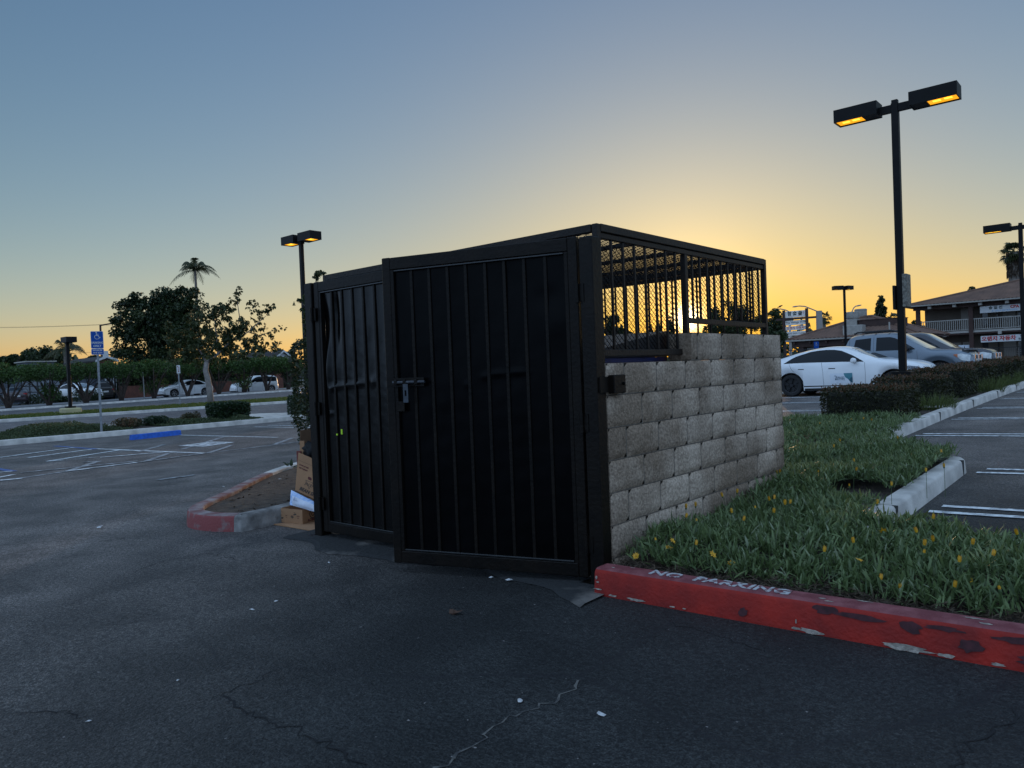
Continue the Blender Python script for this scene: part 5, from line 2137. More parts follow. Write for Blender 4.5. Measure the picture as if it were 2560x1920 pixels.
def hip_roof(parent, x0, x1, y0, y1, z, rise, inset, name='roof', ridge_x=None):
    """hip roof over a rectangle; ridge along x"""
    ym = (y0 + y1) / 2
    hl = math.hypot(ym - y0, rise)
    us = np.array([0, ym - y0, rise]) / hl
    mb = MB()
    tile_slope(mb, (x0, y0, z), (1, 0, 0), us, x1 - x0, hl, inset, x1 - x0 - inset)
    us2 = np.array([0, -(ym - y0), rise]) / hl
    tile_slope(mb, (x0, y1, z), (1, 0, 0), us2, x1 - x0, hl, inset, x1 - x0 - inset)
    h2 = math.hypot(inset, rise)
    tile_slope(mb, (x0, y0, z), (0, 1, 0), np.array([inset, 0, rise]) / h2, y1 - y0, h2, (y1 - y0) / 2, (y1 - y0) / 2 + .01)
    tile_slope(mb, (x1, y0, z), (0, 1, 0), np.array([-inset, 0, rise]) / h2, y1 - y0, h2, (y1 - y0) / 2, (y1 - y0) / 2 + .01)
    ro = mb.build(name, M_TILE, parent, smooth=True)
    mb = MB()
    for (a, b) in (((x0, y0, z), (x0 + inset, ym, z + rise)), ((x0, y1, z), (x0 + inset, ym, z + rise)), ((x1, y0, z), (x1 - inset, ym, z + rise)), ((x1, y1, z), (x1 - inset, ym, z + rise)), ((x0 + inset, ym, z + rise), (x1 - inset, ym, z + rise))):
        mb.tube([np.array(a) + [0, 0, .05], np.array(b) + [0, 0, .07]], .12, 8)
    mb.build('ridge_tiles', M_TILE, ro, smooth=True)
    mb = MB()
    mb.box(x0 + .02, x1 - .02, y0 + .02, y1 - .02, z - .12, z - .02)
    mb.build('eave_board', M_BROWN, ro)
    mb = MB()
    mb.box(x0 - .05, x1 + .05, y0 - .09, y0 + .018, z - .09, z + .02)
    mb.build('gutter', mat('grey gutter', (.30, .28, .25), .6), ro)
    return ro


# low building
P0 = dp(1966, 852, 58)
P1 = dp(2262, 838, 50)
ze = P0[2]
x0, x1, y0 = P0[0], P0[0] + 14.5, P0[1]
dep = 9.6
zg = float(g(x0 + 5, y0)) - .1
BW = 9.3
lb = thing('low_building', 'low brown building under a hipped clay tile roof with roof fans', 'building', (x0, y0, zg))
H = ze - zg
MB().box(.7, BW - .7, .9, dep - .7, -.3, H - .13).build('wall', M_STUC_D, lb)
pk = dp(2136, 802, 62)
rise = pk[2] - ze
hip_roof(lb, 0, BW, 0, dep, H, max(1.6, rise), 4.4)
mb = MB()
for x in (1.0, 3.4, 5.8, 8.2):
    mb.box(x - .16, x + .16, .3, .62, -.3, H - .13)
mb.build('porch_post', M_BROWN, lb)
MB().box(.35, BW - .3, .25, .68, H - .55, H - .125).build('porch_beam', M_BROWN, lb)
mb = MB()
for k in range(7):
    mb.box(.5 + 1.2 * k, .62 + 1.2 * k, .02, .25, H - .32, H - .125)
mb.build('rafter_end', M_BROWN, lb)
for k in range(3):
    xa = 1.25 + 2.45 * k
    f = MB().box(xa, xa + 1.95, .84, .898, H - 1.0, H - .62).build('clerestory_window', M_WHITE, lb)
    mb = MB()
    for j in range(6):
        mb.box(xa + .05 + j * .31, xa + .33 + j * .31, .828, .839, H - .98, H - .64)
    mb.build('pane', mat('frosted pane', (.45, .47, .47), .3), f)
    MB().box(xa, xa + 1.95, .85, .895, .1, H - 1.05).build('window', M_WIN, lb)
# iron fence in front of it
pf = dp(1955, 905, 50)
fence = thing('iron_fence', 'dark iron picket fence along the front of the low building', 'fence', (pf[0], pf[1], float(g(pf[0], pf[1]))))
mb = MB()
for k in range(60):
    mb.box(.12 * k - .01, .12 * k + .01, -.01, .01, 0, 1.75)
mb.build('pickets', M_TRIM, fence)
mb = MB()
mb.box(-.05, 7.2, -.02, .02, 1.6, 1.65).box(-.05, 7.2, -.02, .02, .2, .25)
mb.build('rails', M_TRIM, fence)
# fans and pipes standing on the roof
M_FAN = mat('sheet metal', (.34, .32, .29), .55, metal=.3, var=.12, scale=4)


def roof_fan(px, py, depth, rad, hgt, label, base=False):
    p = dp(px, py, depth)
    t_ = thing('roof_fan', label, 'roof fan', tuple(p))
    mb = MB()
    mb.lathe([(rad * .8, 0), (rad * .95, .05), (rad, .1), (rad, hgt * .8), (rad * 1.04, hgt * .82), (rad * 1.04, hgt * .94), (rad * .9, hgt), (0, hgt * 1.03)], 20)
    mb.build('drum', M_FAN, t_, smooth=True)
    MB().box(-rad * .9, rad * .9, -rad * .9, rad * .9, -1.0 if not base else -1.3, -.005).build('curb_box', M_FAN, t_)


roof_fan(2131, 798, 57, .46, .55, 'shorter round metal exhaust fan on the tiled roof', True)
roof_fan(2152, 795, 60, .46, .72, 'taller round metal exhaust fan on the tiled roof behind the short one')
p = dp(2138, 818, 55.5)
tag(MB().box(-.75, .6, -.5, .5, -.75, .15, ch=.03).build('roof_unit', M_FAN, loc=tuple(p)), 'square metal roof unit below the two round exhaust fans', 'roof unit')
for (px, ya, yb, dd) in ((2223, 805, 828, 52), (2246, 812, 838, 51)):
    a, b = dp(px + 1, yb, dd), dp(px, ya, dd)
    mb = MB()
    mb.tube([a - [0, 0, .5], b], .05, 8)
    tag(mb.build('vent_pipe', M_WHITE), 'thin white vent pipe on the tiled roof near the tall lamp post', 'vent pipe', 'vent pipes on the low roof')
p = dp(2205, 806, 56)
tag(MB().box(-1.5, 1.6, -.6, .6, -.35, .22).box(-1.55, 1.65, -.65, .65, .22, .27).build('duct_housing', M_BROWN, loc=tuple(p)), 'long brown duct housing on the roof right of the fans', 'roof unit')

# two-storey building
P0 = dp(2297, 834, 66.5)
zf2 = P0[2]
ox_, oy_ = P0[0], P0[1]
zg = float(g(ox_, oy_)) - .1
tb = thing('two_storey_building', 'two storey building with brown posts, white balcony railing and tile roof', 'building', (ox_, oy_, zg))
F2 = zf2 - zg
ZE = dp(2280, 766, 66.5)[2] - zg
BX = 18.0
MB().box(.15, BX, 1.75, 10, -.3, ZE - .13).build('wall', M_STUC, tb)
MB().box(-.1, BX, -.05, 1.749, F2 - .30, F2 - .04).build('balcony_floor', M_BROWN, tb)
MB().box(-.12, BX, -.12, -.052, F2 - .16, F2 + .01).build('balcony_fascia', M_WHITE, tb)
for k in range(5):
    MB().box(4.05 * k - .16, 4.05 * k + .16, -.22, .1, -.3, ZE - .42).build('porch_post', M_BROWN, tb)
MB().box(-.35, BX, -.22, .1, ZE - .415, ZE - .125).build('porch_beam', M_BROWN, tb)
mb = MB()
for k in range(10):
    mb.box(1.9 * k + .9, 1.9 * k + 1.15, -.75, -.225, ZE - .36, ZE - .13)
mb.build('rafter_end', M_WHITE, tb)
mb = MB()
for k in range(5):
    mb.box(4.05 * k + 1.95, 4.05 * k + 2.2, -.4, -.125, F2 - .42, F2 - .165)
mb.build('beam_end', M_WHITE, tb)
for k in range(4):
    xa, xb = 4.05 * k + .17, 4.05 * (k + 1) - .17
    mb = MB()
    mb.box(xa, xb, -.08, -.02, F2 + .95, F2 + 1.03)
    mb.box(xa, xb, -.07, -.03, F2 + .08, F2 + .13)
    nb = 24
    for j in range(nb):
        x = xa + (xb - xa) * (j + .5) / nb
        mb.box(x - .022, x + .022, -.07, -.03, F2 + .131, F2 + .949)
    mb.build('balcony_railing', M_WHITE, tb)
for k in range(4):
    xo = 4.05 * k
    for (zb_, zz) in ((F2, 1), (0, 0)):
        if k == 0 and zz == 1:
            d = MB().box(xo + 3.0, xo + 3.85, 1.70, 1.748, zb_, zb_ + 2.05).build('door', M_DOOR, tb)
            continue
        f = MB().box(xo + .5, xo + 1.75, 1.70, 1.748, zb_ + .35, zb_ + 2.1).build('window', M_BROWN, tb)
        MB().box(xo + .57, xo + 1.68, 1.688, 1.699, zb_ + .42, zb_ + 2.03).build('pane', M_WIN, f)
        MB().box(xo + .95, xo + 1.62, 1.676, 1.687, zb_ + .5, zb_ + 1.9).build('blind', M_STUC, f)
        MB().box(xo + 2.05, xo + 2.95, 1.70, 1.748, zb_, zb_ + 2.05).build('door', M_DOOR, tb)
        f = MB().box(xo + 3.1, xo + 3.85, 1.70, 1.748, zb_ + .2, zb_ + 2.05).build('window', M_WHITE, tb)
        MB().box(xo + 3.16, xo + 3.79, 1.688, 1.699, zb_ + .26, zb_ + 1.99).build('pane', M_WIN if k else M_DOOR, f)
hip_roof(tb, -.95, BX + 4, -.9, 10.9, ZE, 2.05, 9.5)
M_SIGNR = mat('sign red', (.40, .03, .03), .6)
M_SIGNG = mat('sign dark', (.05, .07, .07), .6)
M_SIGNB = mat('sign pale blue', (.25, .42, .62), .6)


def board(parent, name, xa, xb, z0, z1, y, items, m=M_SWHITE):
    b = MB().box(xa, xb, y - .05, y, z0, z1, ch=.01).build(name, m, parent)
    for (s_, size, u, v, mm, bold) in items:
        text_obj('lettering', s_, size, mm, b, frame_m((xa + (xb - xa) * u, y - .053, z0 + (z1 - z0) * v), (1, 0, 0), (0, 0, 1)), .004, bold=bold)
    return b


board(tb, 'shop_sign', 4.75, 8.25, ZE - 1.02, ZE - .46, -.23, [('송 일 신', .30, .32, .66, M_SIGNG, .012), ('CPA', .32, .70, .66, M_SIGNR, .018), ('송 CPA & 세무 회계 사무소', .16, .5, .20, M_SIGNB, .004)])
board(tb, 'shop_sign', 4.75, 8.3, F2 - 1.06, F2 - .52, -.25, [('오렌지 자동차', .42, .36, .5, M_SIGNR, .018), ('매 매', .2, .84, .74, M_SIGNG, .008), ('한 보 험', .2, .84, .28, M_SIGNG, .008)])
board(tb, 'notice_board', 3.05, 3.95, F2 - 1.85, F2 - 1.2, .0, [('1', .5, .5, .5, M_SIGNG, .01)], mat('pale board', (.6, .66, .74), .5))
text_obj('lettering', 'Auto Sale\nRepair\nFinance\nInsurance', .17, M_WHITE, tb, frame_m((7.3, 1.68, 1.15), (1, 0, 0), (0, 0, 1)), .004)
fence2 = thing('iron_fence', 'dark iron railing in front of the ground floor of the two storey building', 'fence', (ox_ + 5, oy_ - 2.5, float(g(ox_ + 5, oy_ - 2.5))))
mb = MB()
for k in range(70):
    mb.box(.13 * k - .011, .13 * k + .011, -.01, .01, 0, 1.35)
mb.build('pickets', M_TRIM, fence2)
MB().box(-.05, 9.1, -.025, .025, 1.30, 1.36).box(-.05, 9.1, -.025, .025, .12, .17).build('rails', M_TRIM, fence2)

# pylon sign by the far street
pc = dp(1990, 850, 78)
zg = float(g(pc[0], pc[1]))
py_ = thing('pylon_sign', 'tall two-post pylon sign with stacked white name boards above the low roof', 'sign', (pc[0], pc[1], zg))
k_ = 78 / F_PX / .97


def zpx(y):
    return dp(1990, y, 78)[2] - zg


for s_ in (-1, 1):
    xx = s_ * 1.19
    MB().box(xx - .12, xx + .12, -.12, .12, -.2, zpx(774 if s_ < 0 else 773)).build('sign_post', M_BROWN, py_)
MB().box(-2.0, 2.15, -.11, -.0, zpx(799), zpx(794)).build('cross_beam', M_BROWN, py_)
rows_ = [(777, 793.5, [('참 숯 골', .46, .48, .58, M_SIGNG, .022), ('━━', .2, .25, .16, M_SIGNR, .0), ('━━', .2, .72, .24, M_SIGNR, 0), ('炭\n火', .16, .9, .6, M_SIGNR, 0)]),
         (800.5, 812.5, [('The Vintage 1979', .29, .5, .55, M_SIGNG, .004)]), (815, 825, [('오렌지 자동차', .32, .5, .5, M_SIGNR, .006)]), (828, 838.5, [('OASIS SKIN CLINIC', .24, .5, .5, M_SIGNG, .002)]), (841, 850, [('CAFE', .2, .3, .5, M_SIGNG, 0)])]
for (ya, yb, it) in rows_:
    board(py_, 'name_board', -1.06, 1.06, zpx(yb), zpx(ya), .04, it, mat('pale sign board', (.80, .74, .68), .6))

# small accessible sign before the low building
p = dp(2041, 862, 46)
zg2 = float(g(p[0], p[1]))
s2 = thing('parking_sign', 'small blue accessible parking sign on a post before the low building', 'sign', (p[0], p[1], zg2))
zt = dp(2041, 854, 46)[2] - zg2
MB().box(-.025, .025, .0, .04, -.1, zt).build('post', M_POSTG, s2)
b = MB().box(-.15, .15, -.01, -.001, zt - .42, zt).build('sign_board', M_SBLUE, s2)
mb = MB()
access_figure(mb, (np.array([0, -.011, zt - .15]), np.array([1.0, 0, 0]), np.array([0, 0, 1.0]), np.array([0, -1.0, 0])), .9)
mb.build('wheelchair_symbol', M_SWHITE, s2)

# street lights with curved arms
M_SL = mat('pale lamp column', (.30, .27, .25), .6)


def street_light(label, base_px, base_y, top_y, depth, arm, colr=.13, h_only=None):
    p = dp(base_px, base_y, depth)
    zg = float(g(p[0], p[1]))
    zt = dp(base_px, top_y, depth)[2]
    t_ = thing('street_light', label, 'street light', (p[0], p[1], zg))
    mb = MB()
    mb.tube([(0, 0, -.2), (0, 0, zt - zg)], [colr * 1.2, colr], 10)
    mb.build('column', M_SL, t_, smooth=True)
    pts = [np.array(dp(x, y, depth)) - np.array([p[0], p[1], zg]) for (x, y) in arm]
    mb = MB()
    mb.tube(pts, [.07] * (len(pts) - 1) + [.05], 6)
    mb.build('arm', M_SL, t_, smooth=True)
    e = pts[-1]
    d = unit(pts[-1] - pts[-2])
    mb = MB()
    mb.lathe([(0, -.1), (.13, .0), (.16, .25), (.1, .55), (0, .62)], 8, fr=(e - d * .1, unit(np.cross(d, [0, 0, 1.0])), np.array([0, 0, .6]), d))
    mb.build('lamp_head', M_SL, t_, smooth=True)
    return t_


street_light('street light with long arm reaching left over the pylon sign', 2049, 825, 777, 92, [(2047, 780), (2030, 773), (2012, 766), (1998, 765), (1991, 766)], .36)
sl2 = street_light('street light with a bird on its arm behind the pylon sign', 1975, 830, 779, 100, [(1975, 780), (1964, 775), (1952, 772.5), (1945, 773)], .15)
street_light('street light curving right above the roof fans', 2130, 800, 779, 95, [(2130, 779), (2134, 770), (2139, 765.5), (2144, 764.5)], .13)
# the bird
pb = dp(1950, 769.5, 100)
mb = MB()
ux, n = face_frame(pb)
fr = (np.zeros(3), ux, n, np.array([0, 0, 1.0]))
mb.lathe([(0, -.38), (.05, -.32), (.06, -.2), (.11, -.05), (.12, .08), (.07, .2), (.075, .27), (.05, .33), (.015, .36), (0, .42)], 10, fr=(np.zeros(3), n, np.cross(unit(ux + [0, 0, .45]), n), unit(ux + np.array([0, 0, .45]))))
mb.tube([(0, 0, -.05), (0, 0, -.28)], .015, 5)
tag(mb.build('bird', mat('dark feathers', (.03, .025, .025), .8), smooth=True, loc=tuple(pb + [0, 0, .18])), 'small dark bird perched on the arm of a street light', 'bird')

# ------------------------------------------------------------------ houses and walls across the street
M_SIDING = mat('blue grey siding', (.085, .10, .125), .8, var=.08, scale=3)
M_ROOFD = mat('dark shingles', (.03, .027, .027), .9, var=.3, scale=3)
M_BRICK = mat('red brick', (.16, .062, .042), .9, c2=(.11, .045, .034), scale=3, bump=.2, bscale=12)


def gable_house(label, o, w_, d_, h_, rise, wall, ext=.4, barge=M_SWHITE):
    """house with its gable end towards +x (the street)"""
    t_ = thing('house', label, 'house', tuple(o))
    mb = MB()
    mb.box(-d_, 0, 0, w_, -.3, h_)
    mb.prism([(0, h_ + .001), (w_, h_ + .001), (w_ / 2, h_ + rise)], -d_, 0, fr=((0, 0, 0), (0, 1, 0), (0, 0, 1), (1, 0, 0)))
    mb.build('wall', wall, t_)
    mb = MB()
    s_ = rise / (w_ / 2)
    for (ya, yb, za, zb) in ((-ext, w_ / 2, h_ - ext * s_, h_ + rise), (w_ + ext, w_ / 2, h_ - ext * s_, h_ + rise)):
        mb.add([(ext, ya, za + .02), (ext, yb, zb + .02), (-d_ - ext, yb, zb + .02), (-d_ - ext, ya, za + .02),
                (ext, ya, za + .16), (ext, yb, zb + .16), (-d_ - ext, yb, zb + .16), (-d_ - ext, ya, za + .16)],
               [(0, 1, 2, 3), (7, 6, 5, 4), (0, 4, 5, 1), (3, 2, 6, 7), (0, 3, 7, 4)])
    mb.build('roof', M_ROOFD, t_)
    mb = MB()
    for (ya, yb, za, zb) in ((-ext, w_ / 2, h_ - ext * s_, h_ + rise), (w_ + ext, w_ / 2, h_ - ext * s_, h_ + rise)):
        mb.add([(ext + .02, ya, za - .02), (ext + .02, yb, zb - .02), (ext + .02, yb, zb + .2), (ext + .02, ya, za + .2)], [(0, 1, 2, 3)])
    if barge is not None:
        mb.build('barge_board', barge, t_)
    return t_


def window(parent, x, ya, yb, za, zb, panes=1):
    f = MB().box(x, x + .05, ya, yb, za, zb).build('window', M_SWHITE, parent)
    n_ = panes
    w_ = (yb - ya - .16) / n_
    for k in range(n_):
        MB().box(x + .051, x + .065, ya + .08 + w_ * k + .03, ya + .08 + w_ * (k + 1) - .03, za + .1, zb - .1).build('pane', M_WIN, f)


# house with the grey garage door
pa = xp(55, 1000, -73.0)
pb2 = xp(255, 1000, -73.0)
zg = float(g(-73, pa[1])) - .1
h1 = gable_house('long low house with a panelled grey garage door at the left', (-73.0, pa[1] - 4, zg), pb2[1] - pa[1] + 4.0, 9, 2.75, .5, M_SIDING, barge=None)
MB().box(.001, .06, 4.2, pb2[1] - pa[1] + .2, 2.3, 2.75).build('fascia', M_BRICK, h1)
yb_ = xp(152, 965, -72.9)[1] - pa[1] + 4
gd = MB().box(.001, .05, 4.0, yb_, .1, 2.28).build('garage_door', mat('door gap', (.03, .035, .04), .6), h1)
mb = MB()
for r_ in range(4):
    for c in range(5):
        cw = (yb_ - 4.0) / 5
        mb.box(.051, .07, 4.0 + cw * c + .07, 4.0 + cw * (c + 1) - .07, .16 + .53 * r_, .61 + .53 * r_)
mb.build('panel', mat('grey door panel', (.19, .21, .235), .6), gd)
# house with the white gable
pa = xp(246, 990, -76)
zg = float(g(-76, pa[1])) - .1
pk2 = xp(264, 894, -76)
wg = 2 * (pk2[1] - xp(245, 910, -76)[1])
h2 = gable_house('blue grey house with white trimmed gable and white windows behind the brick wall', (-76.0, pk2[1] - wg / 2, zg), wg, 8, dp(264, 910, 85)[2] - zg, pk2[2] - dp(264, 910, 85)[2], M_BRICK, .35)
MB().box(.002, .06, wg / 2 - .25, wg / 2 + .25, dp(264, 910, 85)[2] - zg + .15, dp(264, 910, 85)[2] - zg + .95).build('vent', M_SWHITE, h2)
pa = xp(255, 990, -72.0)
pz = xp(345, 990, -72.0)
zg = float(g(-72, pa[1])) - .05
h3 = thing('house', 'blue grey house wing with tall white sash windows left of the brick wall', 'house', (-72.0, pa[1], zg))
wy = pz[1] - pa[1]
MB().box(-6, 0, 0, wy, -.2, 2.9).build('wall', M_SIDING, h3)
MB().box(-6.3, .4, -.4, wy + .4, 2.901, 3.15).build('roof', M_ROOFD, h3)
for (xa, xb) in ((263, 279), (282, 298)):
    ya, yb = xp(xa, 960, -72)[1] - pa[1], xp(xb, 960, -72)[1] - pa[1]
    window(h3, .001, ya, yb, .75, 2.3, 2)
window(h3, .001, xp(337, 960, -72)[1] - pa[1], xp(341, 960, -72)[1] - pa[1], .8, 2.3, 1)
# low brick wall along the pavement
pa, pb2, pc2, pd = xp(300, 990, -67.0), xp(482, 985, -67.0), xp(486, 985, -67.2), xp(672, 975, -67.2)


def low_wall(label, ya, yb, x, h_, m):
    zg = float(g(x, ya))
    ze_ = float(g(x, yb))
    t_ = thing('brick_wall', label, 'wall', (x, ya, zg))
    nb = 24
    mb = MB()
    for r_ in range(9):
        mb.box(-.2, 0, 0, yb - ya, h_ * r_ / 9 - .0 + (ze_ - zg) * .0, h_ * (r_ + .86) / 9)
    mb.box(-.19, -.02, .01, yb - ya - .01, -.6, h_ * .97)
    mb.box(-.24, .04, -.03, yb - ya + .03, h_, h_ + .07)
    w_ = mb.build('brickwork', m, t_)
    return t_


for (a, b, lb_) in ((pa[1], pb2[1], 'low red brick wall behind the leaning stake across the street'), (pb2[1] + .3, pd[1], 'long low red brick wall behind the white parked cars')):
    nseg = 1
    low_wall(lb_, a, b, -67.0, 1.15, M_BRICK)
# brick wall and white house at the far end
pe, pf_ = xp(679, 970, -70), xp(709, 968, -70)
low_wall('short red brick wall in front of the white house far along the street', pe[1], pf_[1], -70.0, 1.6, M_BRICK)
pe, pf_ = xp(676, 960, -74), xp(740, 955, -74)
zg = float(g(-74, pe[1]))
h4 = gable_house('white house far along the street behind the clipped trees', (-74, pe[1], zg), pf_[1] - pe[1], 8, 3.0, 1.2, M_SWHITE)
window(h4, .001, 3.5, 4.6, .8, 2.1, 1)
# low dark roof with pale edge above the trees
p = dp(102, 905, 92)
zg = float(g(p[0], p[1]))
sh_ = thing('house', 'dark flat-roofed house with a pale roof edge above the clipped trees', 'house', (p[0], p[1], zg))
MB().box(-4, 0, -1.5, 1.5, -.3, p[2] - zg).build('wall', M_SIDING, sh_)
MB().box(-4.2, .2, -1.7, 1.7, p[2] - zg + .001, p[2] - zg + .14).build('roof', M_WHITE, sh_)

# utility pole with wires
pu = dp(254, 880, 120)
zg = float(g(pu[0], pu[1]))
up_ = thing('utility_pole', 'thin brown utility pole with cross arm and wires rising behind the parking sign', 'utility pole', (pu[0], pu[1], zg))
zt = dp(254, 812, 120)[2] - zg
mb = MB()
mb.tube([(0, 0, -.3), (0, 0, zt)], [.2, .15], 10)
mb.build('pole', M_BROWN, up_, smooth=True)
d_ = unit(np.array([RT[0], RT[1], 0]))
bar_ = MB()
bar(bar_, np.array([0, 0, zt - .1]), np.array([0, 0, zt + .25]) + d_ * 2.6, .2)
bar(bar_, d_ * 2.5 + [0, 0, zt + .2], d_ * 2.5 + [0, 0, zt + 1.0], .15)
bar_.build('cross_arm', M_BROWN, up_)
M_WIRE = mat('wire', (.05, .045, .045), .7)
for (ya, ym, yb, xa, xb) in ((820, 817, 812, -80, 258), (818.5, 816, 811, -80, 258), (812, 814, 816, 258, 330), (891, 888, 880, -60, 240)):
    mb = MB()
    pts = []
    for k in range(9):
        t_ = k / 8
        pts.append(dp(xa + (xb - xa) * t_, ya + (yb - ya) * t_ + 2.0 * math.sin(math.pi * t_), 119))
    mb.tube(pts, .022, 4, cap=False)
    V0 = np.array([pu[0], pu[1], zg])
    mb.v = [tuple(np.array(q) - V0) for q in mb.v]
    mb.build('wire', M_WIRE, up_)
# ------------------------------------------------------------------ plants
M_BARK = mat('grey bark', (.12, .10, .085), .9, c2=(.20, .175, .15), scale=5, bump=.4, bscale=25)
M_BARK_D = mat('dark bark', (.05, .035, .028), .9, var=.3, scale=6, bump=.3, bscale=25)
M_BARK_P = mat('pale bark', (.26, .235, .215), .85, c2=(.16, .14, .13), scale=4, bump=.2, bscale=20)
LF_DARK = leaf_mat('dark tree leaf', (.012, .026, .010), (.040, .062, .022), .5, .25, third=(.07, .085, .03))
LF_MID = leaf_mat('mid tree leaf', (.022, .04, .014), (.065, .085, .03), .5, .35, third=(.11, .11, .05))
LF_CLIP = leaf_mat('clipped tree leaf', (.024, .052, .012), (.072, .135, .028), .55, .3, third=(.06, .10, .028))
LF_HEDGE = leaf_mat('hedge leaf', (.018, .022, .008), (.050, .050, .018), .45, .3, third=(.15, .06, .035))
LF_VINE = leaf_mat('tall hedge leaf', (.012, .026, .010), (.045, .060, .024), .4, .35, third=(.13, .075, .04))
LF_SHRUB = leaf_mat('shrub leaf', (.010, .028, .010), (.034, .062, .022), .4, .25)
LF_COVER = leaf_mat('low cover leaf', (.03, .05, .018), (.085, .11, .045), .6, .3, third=(.16, .13, .06))
LF_GAZ = leaf_mat('strap leaf', (.062, .098, .034), (.175, .235, .092), .45, .3, spec=.4, third=(.26, .29, .19))
LF_GRASS = leaf_mat('lawn blade', (.05, .085, .012), (.10, .14, .025), .6, .35, third=(.16, .14, .05))
LF_TUFT = leaf_mat('grass tuft blade', (.06, .085, .02), (.13, .16, .05), .55, .4)
LF_DRY = leaf_mat('dry thatch', (.035, .024, .016), (.10, .07, .045), .8, .15)
LF_PALM = leaf_mat('palm leaflet', (.030, .040, .016), (.075, .085, .035), .45, .3)
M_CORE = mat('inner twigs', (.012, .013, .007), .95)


def tones(idx_or_n, base=None, spread=.28):
    n = idx_or_n if isinstance(idx_or_n, int) else len(idx_or_n)
    t = rng.normal(.45, spread, n)
    if base is not None:
        t = t + base
    return np.clip(t, 0, .98)


def crown(name, parent, clumps, n, leaf, m, droop=.2, shell=.45, loc=None):
    """clumps: list of (centre, radius or 3 radii); positions relative to the parent"""
    C = [c for c, r in clumps]
    Rr = [np.array(r if hasattr(r, '__len__') else (r, r, r * .85), float) for c, r in clumps]
    P, D, idx = crown_pts(C, Rr, n, shell)
    ctone = rng.normal(0, .16, len(C))
    V, Q = leaves(P, D + rng.normal(size=(n, 3)) * .8, leaf * (.6 + .8 * rng.random(n)), leaf * .55 * (.6 + .8 * rng.random(n)), droop)
    return npmesh(name, V, Q, m, parent, tones(n, ctone[idx]))


def tree(name, label, base, clumps_px, depth, n, leaf, m, trunk, bark, group=None, jit=1.0, shell=.45, cat='tree', limbs=True, spread=None):
    """clumps given as (pixel x, pixel y, pixel radius) at about one depth"""
    base = np.array(base, float)
    t = thing(name, label, cat, tuple(base), 0, group)
    cl = []
    k = depth / F_PX
    for (px, py, r) in clumps_px:
        dd = depth + rng.normal() * r * k * .6 * jit
        cl.append((dp(px, py, dd) - base, (r * k, r * k, r * k * .85)))
    if trunk:
        mb = MB()
        for pts, rad in trunk:
            P = [dp(x, y, depth) - base for (x, y) in pts]
            rr = np.linspace(rad[0], rad[1], len(P))
            mb.tube(P, list(rr), 8)
        if limbs:
            top = dp(*trunk[0][0][-1], depth) - base
            for c, r in cl:
                mid = (top + c) / 2 + rng.normal(size=3) * .1 * np.linalg.norm(c - top)
                mb.tube([top, mid, c], [trunk[0][1][1] * .7, trunk[0][1][1] * .4, .01], 5)
        mb.build('trunk', bark, t, smooth='all')
    crown('crown', t, cl, n, leaf, m, shell=shell)
    return t


def gbase(px, depth):
    p = dp(px, 960, depth)
    return (p[0], p[1], float(g(p[0], p[1])))


def sub_clumps(cl, k, f=.45, spread=.75):
    """break each large clump into smaller uneven ones"""
    out = []
    for (x, y, r) in cl:
        for _ in range(k):
            a = rng.random() * 6.28
            q = r * spread * math.sqrt(rng.random())
            out.append((x + q * math.cos(a), y + q * math.sin(a) * .9, r * f * (.6 + .8 * rng.random())))
    return out


# --- clipped umbrella trees along the far pavement
def clipped_tree(px, i):
    y = xp(px, 1000, -59.5)[1]
    z = float(g(-59.5, y)) + .14
    t = thing('clipped_tree', 'flat-topped clipped street tree', 'tree', (-59.5, y, z), 0, 'clipped umbrella trees along the far pavement')
    mb = MB()
    cl = []
    hh = 2.45 + rng.normal() * .08
    ns = 6
    for k in range(ns):
        an = 2 * math.pi * k / ns + rng.random()
        rx, ry = .75 + .5 * rng.random(), 1.0 + .6 * rng.random()
        e = np.array([rx * math.cos(an), ry * math.sin(an), hh - .35 + .5 * rng.random()])
        mb.tube([(0, 0, -.1), (e[0] * .12, e[1] * .12, .35), (e[0] * .5, e[1] * .5, 1.15 + .3 * rng.random()), e], [.15, .11, .06, .02], 6)
        for _ in range(2):
            f_ = e + rng.normal(size=3) * [.5, .5, .2]
            mb.tube([e * [.5, .5, .55], f_], [.035, .012], 4)
    mb.build('trunk', M_BARK_D, t, smooth='all')
    for k in range(15):
        an = rng.random() * 6.28
        q = math.sqrt(rng.random())
        cl.append((np.array([1.0 * q * math.cos(an), 1.55 * q * math.sin(an), hh - .12 + (1 - q) * .34 + rng.normal() * .08]), (.62, .70, .55)))
    crown('crown', t, cl, 4200, .15, LF_CLIP, .1)
    if i % 3 == 1:
        cl = [(np.array([.2 * rng.normal(), .3 * rng.normal(), .8 + .2 * k]), (.5, .55, .42)) for k in range(3)]
        crown('lower_leaves', t, cl, 900, .14, LF_CLIP, .1)
    return t


where = ['in front of the dark maroon sedan at the left edge', 'left of the single black lamp post before the garage door', 'just left of the blue parking sign post', 'in front of the blue grey house with white windows',
         'behind the leaning stake before the low brick wall', 'beside the front of the white sedan', 'right of the pale trunk of the sparse tree', 'in front of the nose of the white minivan', 'in front of the rear of the white minivan',
         'nearest the tall hedge by the gates']
for i, px in enumerate((20, 123, 215, 304, 386, 470, 548, 612, 668, 722)):
    t = clipped_tree(px, i)
    t['label'] = 'clipped flat-topped street tree ' + where[i]
for px in (-90,):
    t = clipped_tree(px, 0)
    t['label'] = 'clipped flat-topped street tree cut off by the left edge of the view'

